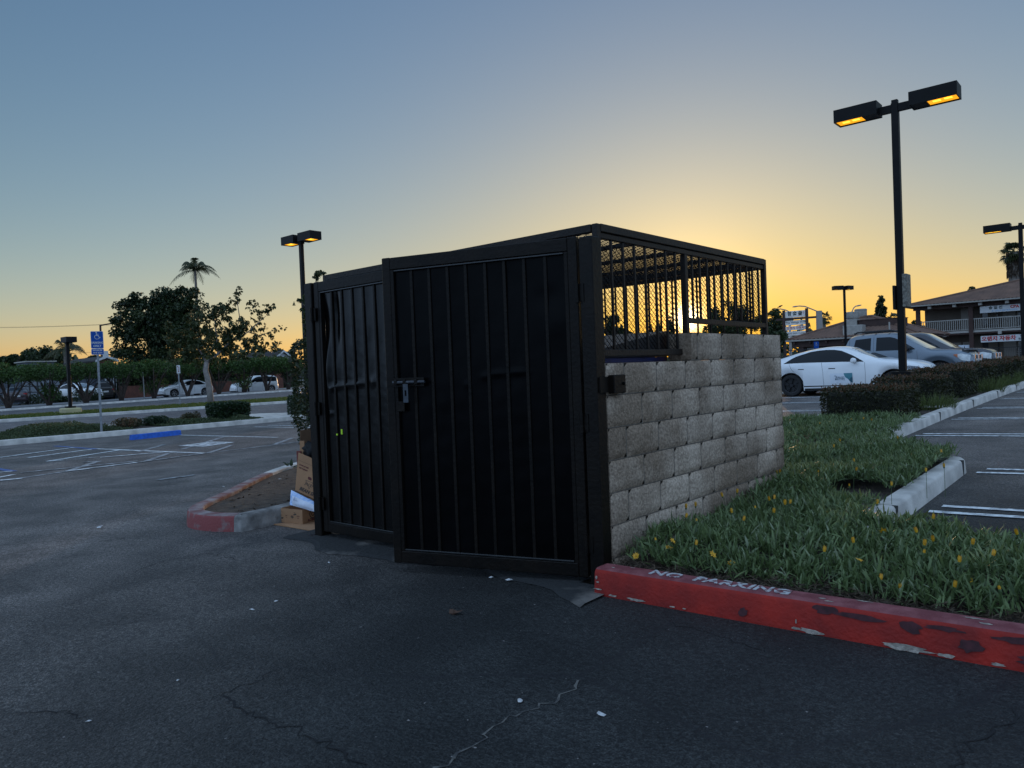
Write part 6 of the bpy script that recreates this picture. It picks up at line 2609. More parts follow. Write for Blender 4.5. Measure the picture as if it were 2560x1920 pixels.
for (pa_, pb_, X_, h_, lb) in ((300, 520, -70.5, 3.0, 'tall dark overgrown hedge behind the low brick wall'), (522, 740, -71.5, 3.1, 'tall dark overgrown hedge behind the white minivan')):
    ya, yb = xp(pa_, 970, X_)[1], xp(pb_, 970, X_)[1]
    z = float(g(X_, ya))
    t = thing('tall_hedge', lb, 'hedge', (X_, (ya + yb) / 2, z))
    n_ = 6000
    P, D = hedge_pts(-.8, .8, -(yb - ya) / 2, (yb - ya) / 2, 0, h_ + .3, n_, .5)
    P[:, 2] += .35 * np.sin(P[:, 1] * .9) + .2 * np.sin(P[:, 1] * 2.3)
    V, Q = leaves(P, D, .30 * (.6 + .8 * rng.random(n_)), .2, .1)
    npmesh('leaves', V, Q, LF_DARK, t, tones(n_))
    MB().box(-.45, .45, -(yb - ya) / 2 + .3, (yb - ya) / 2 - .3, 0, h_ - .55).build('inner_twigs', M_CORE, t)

# --- large trees on the left
big = [(405, 810, 50), (415, 765, 40), (380, 775, 45), (385, 835, 50), (440, 810, 50), (322, 770, 38), (300, 815, 32), (345, 815, 55), (395, 775, 52), (440, 765, 46), (360, 865, 60), (430, 850, 65), (310, 865, 35), (475, 790, 45), (490, 850, 50), (345, 750, 25), (400, 740, 25), (450, 735, 25), (480, 745, 28), (320, 900, 40), (400, 905, 45), (460, 905, 40)]
tree('broadleaf_tree', 'large dense dark tree with rounded crown behind the clipped trees', gbase(400, 84), sub_clumps(big, 16, .30, .9), 84, 30000, .36, LF_DARK, [([(400, 985), (402, 930), (400, 880)], (.5, .3))], M_BARK_D, limbs=False, shell=.1)
sp_ = [(470, 855, 30), (500, 830, 34), (535, 800, 34), (520, 870, 30), (565, 840, 34), (590, 870, 26), (600, 815, 26), (625, 845, 24), (640, 870, 20), (560, 780, 22), (592, 744, 13), (598, 725, 9), (632, 765, 14), (640, 790, 14), (668, 775, 13), (676, 765, 9),
       (690, 822, 9), (707, 820, 7), (665, 845, 14), (680, 865, 10), (610, 895, 14), (500, 895, 20), (545, 905, 16), (575, 760, 14), (655, 815, 12), (470, 885, 18), (695, 862, 8), (690, 880, 10), (445, 850, 20)]
ts = tree('street_tree', 'sparse street tree with pale forked trunk in the grass strip', gp(528, 1012), sub_clumps(sp_ + [(440, 830, 30), (450, 880, 26), (490, 800, 24), (560, 870, 30)], 15, .24, 1.2), float(np.dot(gp(528, 1012) - CAM, FW)), 9500, .19, LF_MID,
          [([(528, 1016), (524, 975), (519, 945), (514, 925), (517, 905)], (.20, .15)), ([(517, 908), (505, 885), (480, 850)], (.09, .03)), ([(517, 906), (545, 885), (572, 858), (600, 800)], (.11, .02)), ([(572, 858), (620, 830), (665, 790)], (.05, .015)), ([(545, 885), (540, 830), (535, 790)], (.06, .02)),
           ([(600, 800), (594, 760), (596, 730)], (.03, .01)), ([(620, 830), (650, 840), (690, 822)], (.03, .01))], M_BARK_P, limbs=False)
for k, (cl, d_, lb) in enumerate((
        ([(5, 912, 18), (30, 902, 20), (62, 893, 24), (50, 908, 26), (80, 900, 22)], 95, 'rounded dark tree low on the left horizon'),
        ([(95, 890, 24), (120, 882, 22), (140, 895, 26), (110, 905, 30), (85, 905, 26), (160, 905, 24)], 98, 'dark tree with feathery top left of the single lamp post'),
        ([(205, 905, 14), (225, 898, 13), (245, 900, 13), (190, 908, 12)], 105, 'small dark tree on the horizon between the lamp post and blue sign'),
        ([(655, 890, 20), (690, 885, 22), (715, 893, 18), (640, 905, 20)], 100, 'dark trees low on the horizon left of the tall hedge'))):
    tree('background_tree', lb, gbase(cl[0][0], d_), sub_clumps(cl, 5, .5), d_, 2200, .5, LF_DARK, [([(cl[1][0], 960), (cl[1][0], cl[1][1])], (.25, .12))], M_BARK_D)


# --- palms
def feather_palm(label, px, py, depth, rad_px, n=22, thick=.18, base_py=960):
    c = dp(px, py, depth)
    zg = float(g(c[0], c[1]))
    t = thing('palm_tree', label, 'palm tree', (c[0], c[1], zg))
    h = c[2] - zg
    mb = MB()
    mb.tube([(0, 0, -.2), (.05, .05, h * .5), (0, 0, h - .2), (0, 0, h + .5)], [thick * 1.2, thick, thick * .9, thick * .5], 10)
    mb.build('trunk', M_BARK, t, smooth='all')
    rl = rad_px * depth / F_PX
    V, Q, T = [], [], []
    for k in range(n):
        an = 2 * math.pi * k / n + rng.normal() * .15
        el = R(8 + 78 * rng.random())
        d = np.array([math.cos(an) * math.cos(el), math.sin(an) * math.cos(el), math.sin(el)])
        L_ = rl * (1.15 + .25 * rng.random())
        pts = []
        for j in range(13):
            s_ = j / 12
            p = d * L_ * s_ + np.array([0, 0, -1.0]) * L_ * .80 * s_ ** 2.3 * (.6 + .4 * math.cos(el))
            pts.append(p + [0, 0, h + .3])
        side = unit(np.cross(d, [0, 0, 1.0]))
        for j in range(1, 13):
            p = pts[j]
            tdir = unit(pts[j] - pts[j - 1])
            for sd in (-1, 1):
                for q_ in (0, .5):
                    pp = p - (pts[j] - pts[j - 1]) * q_
                    ll = rl * .34 * math.sin(math.pi * min(.98, .15 + .8 * j / 12)) * (.8 + .4 * rng.random())
                    e = pp + side * sd * ll * .62 + tdir * ll * .5 + np.array([0, 0, -1.0]) * ll * (.5 + .3 * rng.random())
                    w_ = tdir * .035 * rl / 2
                    kq = len(V)
                    V.extend([pp - w_, pp + w_, e + w_ * .3, e - w_ * .3])
                    Q.append((kq, kq + 1, kq + 2, kq + 3))
                    T.append(rng.random() * .9)
        for j in range(12):
            kq = len(V)
            w_ = side * .02 * rl / 2
            V.extend([pts[j] - w_, pts[j] + w_, pts[j + 1] + w_ * .8, pts[j + 1] - w_ * .8])
            Q.append((kq, kq + 1, kq + 2, kq + 3))
            T.append(.8)
    npmesh('fronds', V, Q, LF_PALM, t, T)
    return t


def fan_palm(label, px, py, depth, rad_px, trunk_px, n=26, skirt=0, group=None):
    c = dp(px, py, depth)
    zg = float(g(c[0], c[1]))
    t = thing('palm_tree', label, 'palm tree', (c[0], c[1], zg), 0, group)
    h = c[2] - zg
    tr_ = trunk_px * depth / F_PX / 2
    mb = MB()
    pts = [(rng.normal() * tr_ * .08, rng.normal() * tr_ * .08, -.3 + (h + .3) * k / 10) for k in range(11)]
    mb.tube(pts, [tr_ * (1.05 - .12 * k / 10 + .1 * rng.random()) for k in range(11)], 12)
    mb.build('trunk', M_BARK, t, smooth='all')
    rl = rad_px * depth / F_PX
    V, Q, T = [], [], []
    for k in range(n):
        an = rng.random() * 6.28
        el = R(-50 + 125 * (k / n))
        d = np.array([math.cos(an) * math.cos(el), math.sin(an) * math.cos(el), math.sin(el)])
        pet = d * rl * (.50 + .15 * rng.random()) + [0, 0, h - .05 * rl]
        side = unit(np.cross(d, [0, 0, 1.0]) + 1e-6)
        upv = np.cross(side, d)
        kq = len(V)
        w_ = side * .02 * rl
        o = np.array([0, 0, h])
        V.extend([o - w_, o + w_, pet + w_, pet - w_])
        Q.append((kq, kq + 1, kq + 2, kq + 3))
        T.append(.7)
        for j in range(13):
            a = R(-105 + 210 * j / 12)
            dd = unit(d * math.cos(a) + side * math.sin(a))
            e = pet + dd * rl * .5 * (.8 + .3 * rng.random()) + np.array([0, 0, -1.0]) * rl * (.10 + .14 * rng.random())
            mid = pet + dd * rl * .27
            wv = unit(np.cross(dd, upv)) * rl * .045
            kq = len(V)
            V.extend([pet, mid - wv, e, mid + wv])
            Q.append((kq, kq + 1, kq + 2, kq + 3))
            T.append(rng.random() * .8)
    npmesh('fronds', V, Q, LF_PALM, t, T)
    if skirt:
        n_ = 500
        zz = h - rng.random(n_) ** .8 * skirt * rl
        an = rng.random(n_) * 6.28
        P = np.stack([np.cos(an) * tr_ * 1.1, np.sin(an) * tr_ * 1.1, zz], 1)
        D = np.stack([np.cos(an) * .25, np.sin(an) * .25, -np.ones(n_)], 1)
        V, Q = leaves(P, D, rl * .3, rl * .09, .1)
        npmesh('dry_skirt', V, Q, LF_DRY, t, rng.random(n_))
    return t


feather_palm('tall feather palm rising behind the large dark tree', 488, 682, 100, 50, 18)
feather_palm('low spreading palm behind the single black lamp post', 162, 880, 80, 46, 15)
feather_palm('small palm low on the horizon beside the tall hedge', 706, 893, 110, 18, 10, .12)
fan_palm('big fan palm with thick shaggy trunk behind the two storey building', 2534, 632, 90, 38, 27, 30, 1.6)
fan_palm('small fan palm behind the low roof beside the long street light', 2060, 795, 105, 21, 7, 22, .6)
fan_palm('tiny fan palm behind the roof left of the tall lamp post', 2236, 796, 115, 20, 6, 22, .6)
fan_palm('tiny fan palm behind the roof fans', 2178, 797, 120, 15, 6, 18, .5)

# --- trees on the right
cone = []
for k in range(12):
    t_ = k / 11
    w_ = 3 + 17 * t_ ** .8 if t_ < .85 else 17
    yy = 745 + 66 * t_
    for q_ in range(2 + int(3 * t_)):
        cone.append((2203 + rng.uniform(-1, 1) * w_ + 2 * t_, yy + rng.normal() * 2.5, 4.5 + 4 * t_))
tree('conifer', 'narrow dark conifer behind the low tiled roof', gbase(2203, 90), cone, 90, 4200, .32, LF_DARK, [([(2205, 840), (2203, 770)], (.22, .1))], M_BARK_D)
tree('background_tree', 'rounded tree behind the tall lamp post at the end of the low roof', gbase(2290, 95), sub_clumps([(2285, 815, 15), (2272, 825, 12), (2300, 830, 14), (2320, 835, 12)], 5, .5), 95, 2200, .32, LF_MID, [([(2288, 860), (2288, 815)], (.2, .1))], M_BARK_D)
tree('background_tree', 'small tree crown above the left part of the two storey roof', gbase(2372, 105), sub_clumps([(2368, 748, 10), (2382, 748, 10), (2376, 760, 12)], 5, .5), 105, 1500, .3, LF_MID, [([(2374, 860), (2374, 755)], (.2, .1))], M_BARK_D)
tree('background_tree', 'wider tree crown above the middle of the two storey roof', gbase(2428, 105), sub_clumps([(2412, 738, 11), (2430, 730, 13), (2445, 735, 11), (2428, 745, 16)], 5, .5), 105, 2200, .3, LF_MID, [([(2428, 860), (2428, 740)], (.2, .1))], M_BARK_D)
tree('background_tree', 'loose sunlit tree seen just right of the wire cage behind the pylon sign', gbase(1940, 88), sub_clumps([(1935, 790, 18), (1960, 800, 20), (1925, 815, 18), (1950, 825, 20), (1905, 800, 16), (1938, 782, 10)], 6, .45), 88, 3000, .30, LF_MID, [([(1938, 870), (1938, 800)], (.25, .12))], M_BARK_D)
tree('evergreen_shrub', 'dense dark evergreen right behind the far end of the block wall', gbase(1925, 40), sub_clumps([(1925, 830, 18), (1940, 845, 20), (1920, 860, 20), (1950, 865, 16), (1930, 880, 22)], 6, .5), 40, 3000, .2, LF_DARK, [([(1930, 920), (1930, 850)], (.1, .05))], M_BARK_D, cat='shrub')
tree('background_tree', 'broad tree glowing with sun behind the right half of the wire cage', gbase(1830, 75), sub_clumps([(1790, 790, 26), (1830, 775, 26), (1860, 785, 24), (1815, 810, 30), (1850, 815, 30), (1780, 815, 22), (1885, 810, 22), (1840, 840, 30), (1800, 840, 24)], 6, .45), 75, 5200, .30, LF_MID, [([(1830, 900), (1828, 820)], (.25, .15))], M_BARK_D)
for (px, yt, w_, lb) in ((1677, 783, 9, 'tall thin cypress seen through the cage left of the sun'), (1645, 800, 9, 'second thin cypress left of the tallest one behind the cage'), (1625, 812, 8, 'shortest thin cypress seen through the wire cage')):
    cl = []
    for k in range(10):
        t_ = k / 9
        cl.append((px + rng.normal() * 1.5, yt + (880 - yt) * t_, w_ * (.25 + .75 * min(1, t_ * 2.2))))
    tree('cypress', lb, gbase(px, 85), cl, 85, 1500, .28, LF_DARK, [([(px, 900), (px, yt + 15)], (.12, .04))], M_BARK_D, limbs=False)
for (cl, d_, lb) in (([(1530, 800, 18), (1520, 825, 22), (1545, 835, 22), (1560, 850, 20)], 85, 'dark trees seen through the cage beside the right gate post'),
                     ([(1590, 850, 14), (1620, 860, 16), (1660, 862, 16), (1700, 868, 14)], 95, 'low line of trees seen through the cage under the cypresses'),
                     ([(1745, 862, 12), (1775, 868, 12), (1720, 872, 12)], 95, 'low trees under the sun seen through the cage')):
    tree('background_tree', lb, gbase(cl[0][0], d_), sub_clumps(cl, 5, .5), d_, 2200, .4, LF_DARK, [([(cl[1][0], 910), (cl[1][0], cl[1][1])], (.2, .1))], M_BARK_D)
# far wood along the horizon, beyond everything
n_ = 15000
px_ = rng.uniform(-300, 2900, n_)
P = np.zeros((n_, 3))
hgt = 5.2 + 2.5 * np.sin(px_ * .013) + 1.8 * np.sin(px_ * .041 + 1) + 1.2 * np.sin(px_ * .11)
dd = rng.uniform(150, 190, n_)
for i in range(n_):
    q = dp(px_[i], 930, dd[i])
    P[i] = (q[0], q[1], .0 + rng.random() * max(1.0, hgt[i]))
V, Q = leaves(P, rng.normal(size=(n_, 3)), 1.3 * (.5 + rng.random(n_)), .9, .1)
o = npmesh('treeline', V, Q, LF_DARK, None, tones(n_))
o['kind'] = 'stuff'

# --- hedges of the right-hand row
LBL = ['clipped block hedge nearest the enclosure at the end of the flower bed', 'second clipped block hedge in front of the foot of the tall lamp post', 'third clipped block hedge just beyond the foot of the tall lamp post', 'fourth clipped block hedge in front of the grey blue pickup',
       'fifth clipped block hedge in front of the dark pickup', 'sixth clipped block hedge toward the two storey building', 'seventh clipped block hedge at the far end of the row']
HD = [(9.35, 11.0, .57), (12.35, 13.75, .60), (15.0, 16.5, .66), (17.9, 19.3, .66), (20.6, 22.0, .66), (23.2, 24.9, .68), (26.0, 28.5, .70)]
for k, (ya, yb, hh) in enumerate(HD):
    zb = float(g(-1, ya)) + .10
    o = thing('block_hedge', LBL[k], 'hedge', (-1.25, (ya + yb) / 2, zb), 0, 'clipped hedges between the lots')
    hw, hl = .62, (yb - ya) / 2
    n_ = 7500 if k < 3 else 3800
    P, D = hedge_pts(-hw, hw, -hl, hl, .02, hh, n_, .10)
    sz = .042 if k < 3 else .06
    V, Q = leaves(P, D, sz * (.6 + .8 * rng.random(n_)), sz * .62, .1)
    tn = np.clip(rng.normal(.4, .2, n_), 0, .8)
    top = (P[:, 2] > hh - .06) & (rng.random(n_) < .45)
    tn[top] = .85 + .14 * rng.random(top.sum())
    n2 = 120
    P2 = np.stack([rng.uniform(-hw, hw, n2), rng.uniform(-hl, hl, n2), hh + rng.random(n2) * .05], 1)
    V2, Q2 = leaves(P2, np.stack([rng.normal(size=n2) * .4, rng.normal(size=n2) * .4, np.ones(n2)], 1), .055, .02, 0)
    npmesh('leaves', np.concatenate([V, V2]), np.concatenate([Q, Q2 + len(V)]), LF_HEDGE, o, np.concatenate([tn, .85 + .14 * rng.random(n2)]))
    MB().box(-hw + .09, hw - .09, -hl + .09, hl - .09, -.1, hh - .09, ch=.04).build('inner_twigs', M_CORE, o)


def tuft(label, p, n, ln, m, name='grass_tuft', rad=.12, group=None, cat='grass'):
    V, Q, T = blade_fan(n, ln, rad)
    o = npmesh(name, V, Q, m, None, T, loc=tuple(p))
    return tag(o, label, cat, group)


def blade_fan(n, ln, rad, wd=.008):
    an = rng.random(n) * 6.28
    q = np.sqrt(rng.random(n)) * rad
    B = np.stack([np.cos(an) * q, np.sin(an) * q, np.zeros(n)], 1)
    el = R(50) + rng.random(n) * R(38)
    a2 = an + rng.normal(size=n) * .7
    D = np.stack([np.cos(a2) * np.cos(el), np.sin(a2) * np.cos(el), np.sin(el)], 1)
    return straps(B, D, ln * (.6 + .6 * rng.random(n)), wd * np.ones(n), .5)


def straps(B, D, ln, wd, droop, seg=3, prof=(.55, 1.0, .8, .06)):
    """bent strap leaves from base points; seg quads each"""
    n = len(B)
    D = unit(D)
    S = unit(np.cross(D, np.array([0, 0, 1.0])) + rng.normal(size=(n, 3)) * .25)
    rows = []
    for j in range(seg + 1):
        s_ = j / seg
        c = B + D * (ln * s_)[:, None] - np.array([0, 0, 1.0]) * (ln * droop * s_ * s_ * (1 - .5 * D[:, 2]))[:, None]
        w_ = (wd * prof[min(j, len(prof) - 1)] * .5)[:, None]
        rows += [c - S * w_, c + S * w_]
    V = np.stack(rows, 1)
    k = 2 * (seg + 1)
    base = (np.arange(n) * k)[:, None]
    Q = np.concatenate([np.concatenate([base + 2 * j, base + 2 * j + 1, base + 2 * j + 3, base + 2 * j + 2], 1) for j in range(seg)], 0)
    t1 = np.clip(rng.normal(.42, .22, n), 0, .8)
    sil = rng.random(n) < .07
    t1[sil] = .85 + .14 * rng.random(sil.sum())
    T = np.tile(t1, seg)
    return V.reshape(-1, 3), Q, T


for (x, y, ln, lb) in ((-.62, 11.75, .42, 'pale grass tuft between the first and second block hedges'), (-.55, 17.2, .5, 'pale grass tuft between the third and fourth block hedges'), (-.6, 19.9, .45, 'pale grass tuft beyond the fourth block hedge'), (-.6, 22.6, .5, 'far pale grass tuft beyond the fifth block hedge')):
    for r_ in (0,):
        tuft(lb, (x, y, float(g(x, y)) + .1), 420, ln, LF_TUFT, rad=.34, group='grass tufts between the hedges')
tuft('small weedy tuft beside the first block hedge at the rear of the bed', (-2.0, 9.1, float(g(-2, 9)) + .1), 130, .3, LF_TUFT, rad=.2, group='grass tufts between the hedges')

# --- flowering ground cover of the bed
pts = []


def fill(x0, x1, y0, y1, dens, skip=None):
    n = int((x1 - x0) * (y1 - y0) * dens)
    P = np.stack([rng.uniform(x0, x1, n), rng.uniform(y0, y1, n)], 1)
    if skip is not None:
        P = P[~skip(P)]
    pts.append(P)


bare = lambda P: (((P[:, 0] - .72) / .28) ** 2 + ((P[:, 1] - 2.75) / .55) ** 2 < 1) | (P[:, 0] > .92)
fill(.06, 5.5, .12, 1.35, 420)
fill(.08, 5.5, .06, .16, 60)
fill(.03, .92, 1.35, 5.1, 400, bare)
fill(-.6, .95, 3.0, 5.2, 220, lambda P: (P[:, 0] > .93) | ((P[:, 0] < .03) & (P[:, 1] < 3.0)))
fill(-2.2, -.25, 3.05, 9.2, 170)
fill(-.25, .75, 5.2, 6.1, 150, lambda P: P[:, 0] > .80 - (P[:, 1] - 5.2) * 1.05)
fill(-.25, .1, 5.9, 7.6, 120, lambda P: P[:, 0] > .02 - (P[:, 1] - 5.9) * .12)
C = np.concatenate(pts)
nl = 10
B = np.repeat(C, nl, 0)
N_ = len(B)
an = rng.random(N_) * 6.28
el = R(22) + rng.random(N_) ** .8 * R(58)
D = np.stack([np.cos(an) * np.cos(el), np.sin(an) * np.cos(el), np.sin(el)], 1)
mound = .05 * np.sin(C[:, 0] * 3.1 + 1) * np.cos(C[:, 1] * 2.3) + .075 + rng.random(len(C)) * .05
mound *= np.clip((C[:, 1] - .05) / .35, .2, 1)
Z = g(B[:, 0], B[:, 1]) + .10 + np.repeat(mound, nl)
B3 = np.stack([B[:, 0] + rng.normal(size=N_) * .03, B[:, 1] + rng.normal(size=N_) * .03, Z], 1)
ln = (.07 + .075 * rng.random(N_)) * np.repeat(.8 + .4 * rng.random(len(C)), nl)
V, Q, T = straps(B3, D, ln, .009 + .008 * rng.random(N_), .45, prof=(.45, 1.0, .85, .08))
o = npmesh('flowering_ground_cover', V, Q, LF_GAZ, None, T)
o['kind'] = 'stuff'
# dry thatch along the front
n_ = 5200
P = np.stack([rng.uniform(.04, 5.5, n_), np.abs(rng.normal(0, .16, n_)) - .04, np.zeros(n_)], 1)
P[:, 2] = g(P[:, 0], P[:, 1]) + .105 + rng.random(n_) * .05
V, Q = leaves(P, rng.normal(size=(n_, 3)) * [1, 1, .35], .04 + .05 * rng.random(n_), .006, .1)
o = npmesh('dry_thatch', V, Q, LF_DRY, None, rng.random(n_))
o['kind'] = 'stuff'

# the yellow flowers, one by one
M_PETAL = mat('yellow petal', (.62, .36, .012), .5, c2=(.50, .22, .01), scale=60)
M_STEM = mat('flower stem', (.06, .10, .035), .6)
fl7 = [(940, 62), (577, 340), (980, 345), (1080, 338), (955, 442), (1103, 478), (1275, 240), (1355, 248), (1435, 215), (1420, 400), (1465, 465), (1640, 362), (1765, 400), (1770, 280), (1895, 315), (805, 648), (830, 713), (738, 650), (560, 798), (1060, 690), (1160, 752), (1385, 855), (1085, 150), (1285, 150), (1825, 48)]
fl8 = [(15, 25), (728, 20), (1173, 143), (1108, 242), (822, 250), (572, 328), (1205, 298), (1480, 325), (305, 400), (575, 470), (1065, 398), (1380, 478), (1620, 425), (1335, 660), (948, 738), (1895, 250), (1775, 690), (1500, 665), (757, 790), (1095, 335)]
fl6 = [(820, 520), (885, 525), (715, 520), (470, 560), (655, 685), (580, 733), (745, 850), (738, 910), (457, 925), (1100, 668), (1465, 775), (1470, 880), (1325, 925), (145, 935), (718, 1030), (1045, 1035), (95, 1140), (205, 1172), (95, 1245)]
fl2 = [(1065, 1285), (1175, 1292), (1240, 1252), (1405, 1283), (1490, 1250), (1532, 1235)]
F = [(1440 + x / 3.607, 1160 + y / 3.607) for x, y in fl7] + [(1960 + x / 3.19, 1240 + y / 3.19) for x, y in fl8] + [(1900 + x / 3.19, 880 + y / 3.19) for x, y in fl6] + [(1480 + x / 3.606, 780 + y / 3.606) for x, y in fl2]
OPEN = {15, 16, 18, 21, 29, 34, 20}


def flower_head(kind, h, bend):
    """stem, green cup and petals; local origin at the stem's foot"""
    mb = MB()
    top = np.array([bend[0], bend[1], h])
    mb.tube([(0, 0, -.12), (bend[0] * .3, bend[1] * .3, h * .5), top], [.0028, .0024, .0022], 5, m=1)
    d = unit(np.array([bend[0] * 1.2, bend[1] * 1.2, h * (.8 if kind != 'open' else .45)]))
    ux = unit(np.cross(d, [.3, 1, .2]))
    uy = np.cross(d, ux)
    fr = (top, ux, uy, d)
    mb.lathe([(.002, -.006), (.0085, .0), (.0095, .012), (.008, .02)], 8, m=1, fr=fr)
    if kind == 'open':
        npet = 11
        for k in range(npet):
            a = 2 * math.pi * k / npet + rng.normal() * .08
            u = np.array([math.cos(a), math.sin(a)])
            v = np.array([-u[1], u[0]])
            L_ = .034 * (.85 + .3 * rng.random())
            P = [(u * .006 - v * .0035, .018), (u * L_ * .6 - v * .006, .024), (u * L_, .022 + rng.normal() * .004), (u * L_ * .6 + v * .006, .024), (u * .006 + v * .0035, .018)]
            mb.add([fr[0] + ux * q[0] + uy * q[1] + d * z for q, z in P], [(0, 1, 2, 3, 4)])
        mb.lathe([(.007, .019), (.006, .024), (0, .026)], 8, fr=fr)
    else:
        L_ = .036 if kind == 'closed' else .026
        rr = .0125 if kind == 'closed' else .009
        npet = 8
        for k in range(npet):
            a = 2 * math.pi * k / npet
            w_ = .7
            P = []
            for (s_, r_, e) in ((.010, rr * .75, w_), (.010 + L_ * .45, rr, w_), (.010 + L_ * .85, rr * .92, w_ * .7), (.010 + L_ * (1 + .15 * rng.random()), rr * .75, .12)):
                for q_ in (-1, 1):
                    an_ = a + q_ * e * .62
                    P.append(fr[0] + ux * r_ * math.cos(an_) + uy * r_ * math.sin(an_) + d * s_)
            mb.add(P, [(0, 1, 3, 2), (2, 3, 5, 4), (4, 5, 7, 6)])
        mb.lathe([(rr * .6, .03), (0, .034)], 6, fr=fr)
    return mb


protos = {}
for kind in ('open', 'closed', 'bud'):
    for v in range(3):
        m_ = flower_head(kind, .13 + .02 * v, (rng.normal() * .025, rng.normal() * .025))
        protos[(kind, v)] = m_
used = {}
for i, (px, py) in enumerate(F):
    kind = 'open' if i in OPEN else ('bud' if i % 6 == 5 else 'closed')
    key = (kind, i % 3)
    h = .13 + .02 * (i % 3) + .02
    p = gp(px, py, .12 + .09 + h * .75)
    if p[1] < .2:
        p = yplane(px, py, .14 + .12 * rng.random())
        zf = max(p[2] - h, float(g(p[0], p[1])) + .05)
    else:
        zf = float(g(p[0], p[1])) + .12 + .09 + h * .75 - h
    if key not in used:
        o = protos[key].build('yellow_flower', [M_PETAL, M_STEM], loc=(p[0], p[1], zf))
        used[key] = o
    else:
        o = used[key].copy()
        COL.objects.link(o)
        o.location = (p[0], p[1], zf)
    o.rotation_euler = (0, 0, 0 if key not in used or o is used[key] else rng.random() * 6.28)
    k_ = {'open': 'open yellow daisy flower', 'closed': 'closed yellow flower', 'bud': 'slender yellow flower bud'}[kind]
    pos = ('on a tall stem before the grey block wall' if i >= 64 else 'in the near left of the bed above the red kerb' if i < 25 else 'in the near right of the bed above the red kerb' if i < 45 else 'in the rear part of the bed toward the block hedges')
    tag(o, k_ + ' ' + pos, 'flower', 'yellow flowers of the ground cover')
    o.scale = (.72, .72, .85)

# --- tall clipped hedge left of the enclosure, a second behind, sprigs above
c0 = dp(722, 1000, 9.3)
zb = float(g(c0[0], c0[1])) + .08
ztop = dp(745, 850, 9.5)[2]
hh = ztop - zb
o = thing('tall_hedge', 'tall narrow clipped hedge against the left wall of the enclosure', 'hedge', (c0[0], c0[1], zb))
n_ = 15000
P, D = hedge_pts(0.0, 1.1, 0.0, 1.1, .15, hh, n_, .14)
tap = .72 + .28 * np.clip(P[:, 2] / (.45 * hh), 0, 1)
P[:, 0] = 1.1 - (1.1 - P[:, 0]) * tap
P[:, 1] = .55 + (P[:, 1] - .55) * tap
P[:, 0] += fbm(P, 4, 2) * .05
P[:, 1] += fbm(P, 4, 4) * .05
V, Q = leaves(P, D, .045 * (.6 + .8 * rng.random(n_)), .026, .1)
tn = np.clip(rng.normal(.4, .22, n_), 0, .8)
e_ = rng.random(n_) < .05
tn[e_] = .9
npmesh('leaves', V, Q, LF_VINE, o, tn)
mb = MB()
mb.tube([(.75, .55, -.1), (.7, .55, .4), (.6, .5, hh * .6)], [.05, .045, .02], 7)
mb.tube([(.85, .6, -.1), (.85, .65, .5), (.8, .7, hh * .7)], [.04, .035, .02], 7)
mb.build('stem', M_BARK_D, o, smooth='all')
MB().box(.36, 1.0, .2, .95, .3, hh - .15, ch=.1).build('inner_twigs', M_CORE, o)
sp2 = [(770, 745, 10), (762, 755, 9), (755, 748, 7), (745, 752, 5), (735, 758, 4), (775, 770, 12), (768, 785, 10), (780, 790, 10), (760, 775, 7), (778, 810, 12), (770, 822, 10), (785, 745, 10), (760, 800, 6), (797, 685, 9), (790, 695, 7), (805, 680, 6), (785, 720, 7), (780, 735, 8), (775, 725, 5)]
tree('young_tree', 'thin young tree with loose sprigs above the tall narrow hedge', gbase(790, 11.5), sub_clumps(sp2, 3, .55, .9), 11.5, 1100, .055, LF_MID, [([(800, 1060), (795, 900), (788, 800), (790, 700)], (.03, .008)), ([(790, 830), (770, 770), (745, 752)], (.012, .003)), ([(789, 800), (775, 760), (768, 745)], (.01, .003)), ([(790, 740), (797, 690)], (.008, .003))], M_BARK, limbs=False)
c0 = gp(712, 1046)
o = thing('block_hedge', 'dark clipped block hedge seen beyond the tall narrow hedge', 'hedge', (c0[0] + .9, c0[1] + 1.0, c0[2]))
n_ = 4500
hh = dp(720, 988, float(np.dot(c0 - CAM, FW)))[2] - c0[2]
P, D = hedge_pts(-.9, 1.2, -1.0, 1.0, .0, hh, n_, .14)
V, Q = leaves(P, D, .09 * (.6 + .8 * rng.random(n_)), .05, .1)
npmesh('leaves', V, Q, LF_SHRUB, o, tones(n_))
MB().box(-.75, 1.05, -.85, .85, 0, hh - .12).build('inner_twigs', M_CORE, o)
# weed by the cartons
p = gp(727, 1188)
V, Q, T = straps(np.tile([[0, 0, 0.0]], (26, 1)), np.stack([rng.normal(size=26), rng.normal(size=26), .9 + rng.random(26)], 1), .10 + .1 * rng.random(26), .04 * np.ones(26), .5)
tag(npmesh('weed', V, Q, LF_SHRUB, None, T, loc=tuple(p + [0, 0, .1])), 'small leafy weed growing at the rear of the bare soil bed beside the cartons', 'weed')
# dead leaves and twigs on the bare soil
n_ = 500
P = np.stack([rng.uniform(-7.2, -3.4, n_), rng.uniform(-.1, 3.6, n_), np.zeros(n_)], 1)
ok = (P[:, 1] > -.05 + np.maximum(0, (-5.0 - P[:, 0])) * 1.25)
P = P[ok]
n_ = len(P)
P[:, 2] = g(P[:, 0], P[:, 1]) + .118
V, Q = leaves(P, rng.normal(size=(n_, 3)) * [1, 1, .1], .03 + .05 * rng.random(n_), .02, 0)
o = npmesh('leaf_litter', V, Q, LF_DRY, None, rng.random(n_))
o['kind'] = 'stuff'


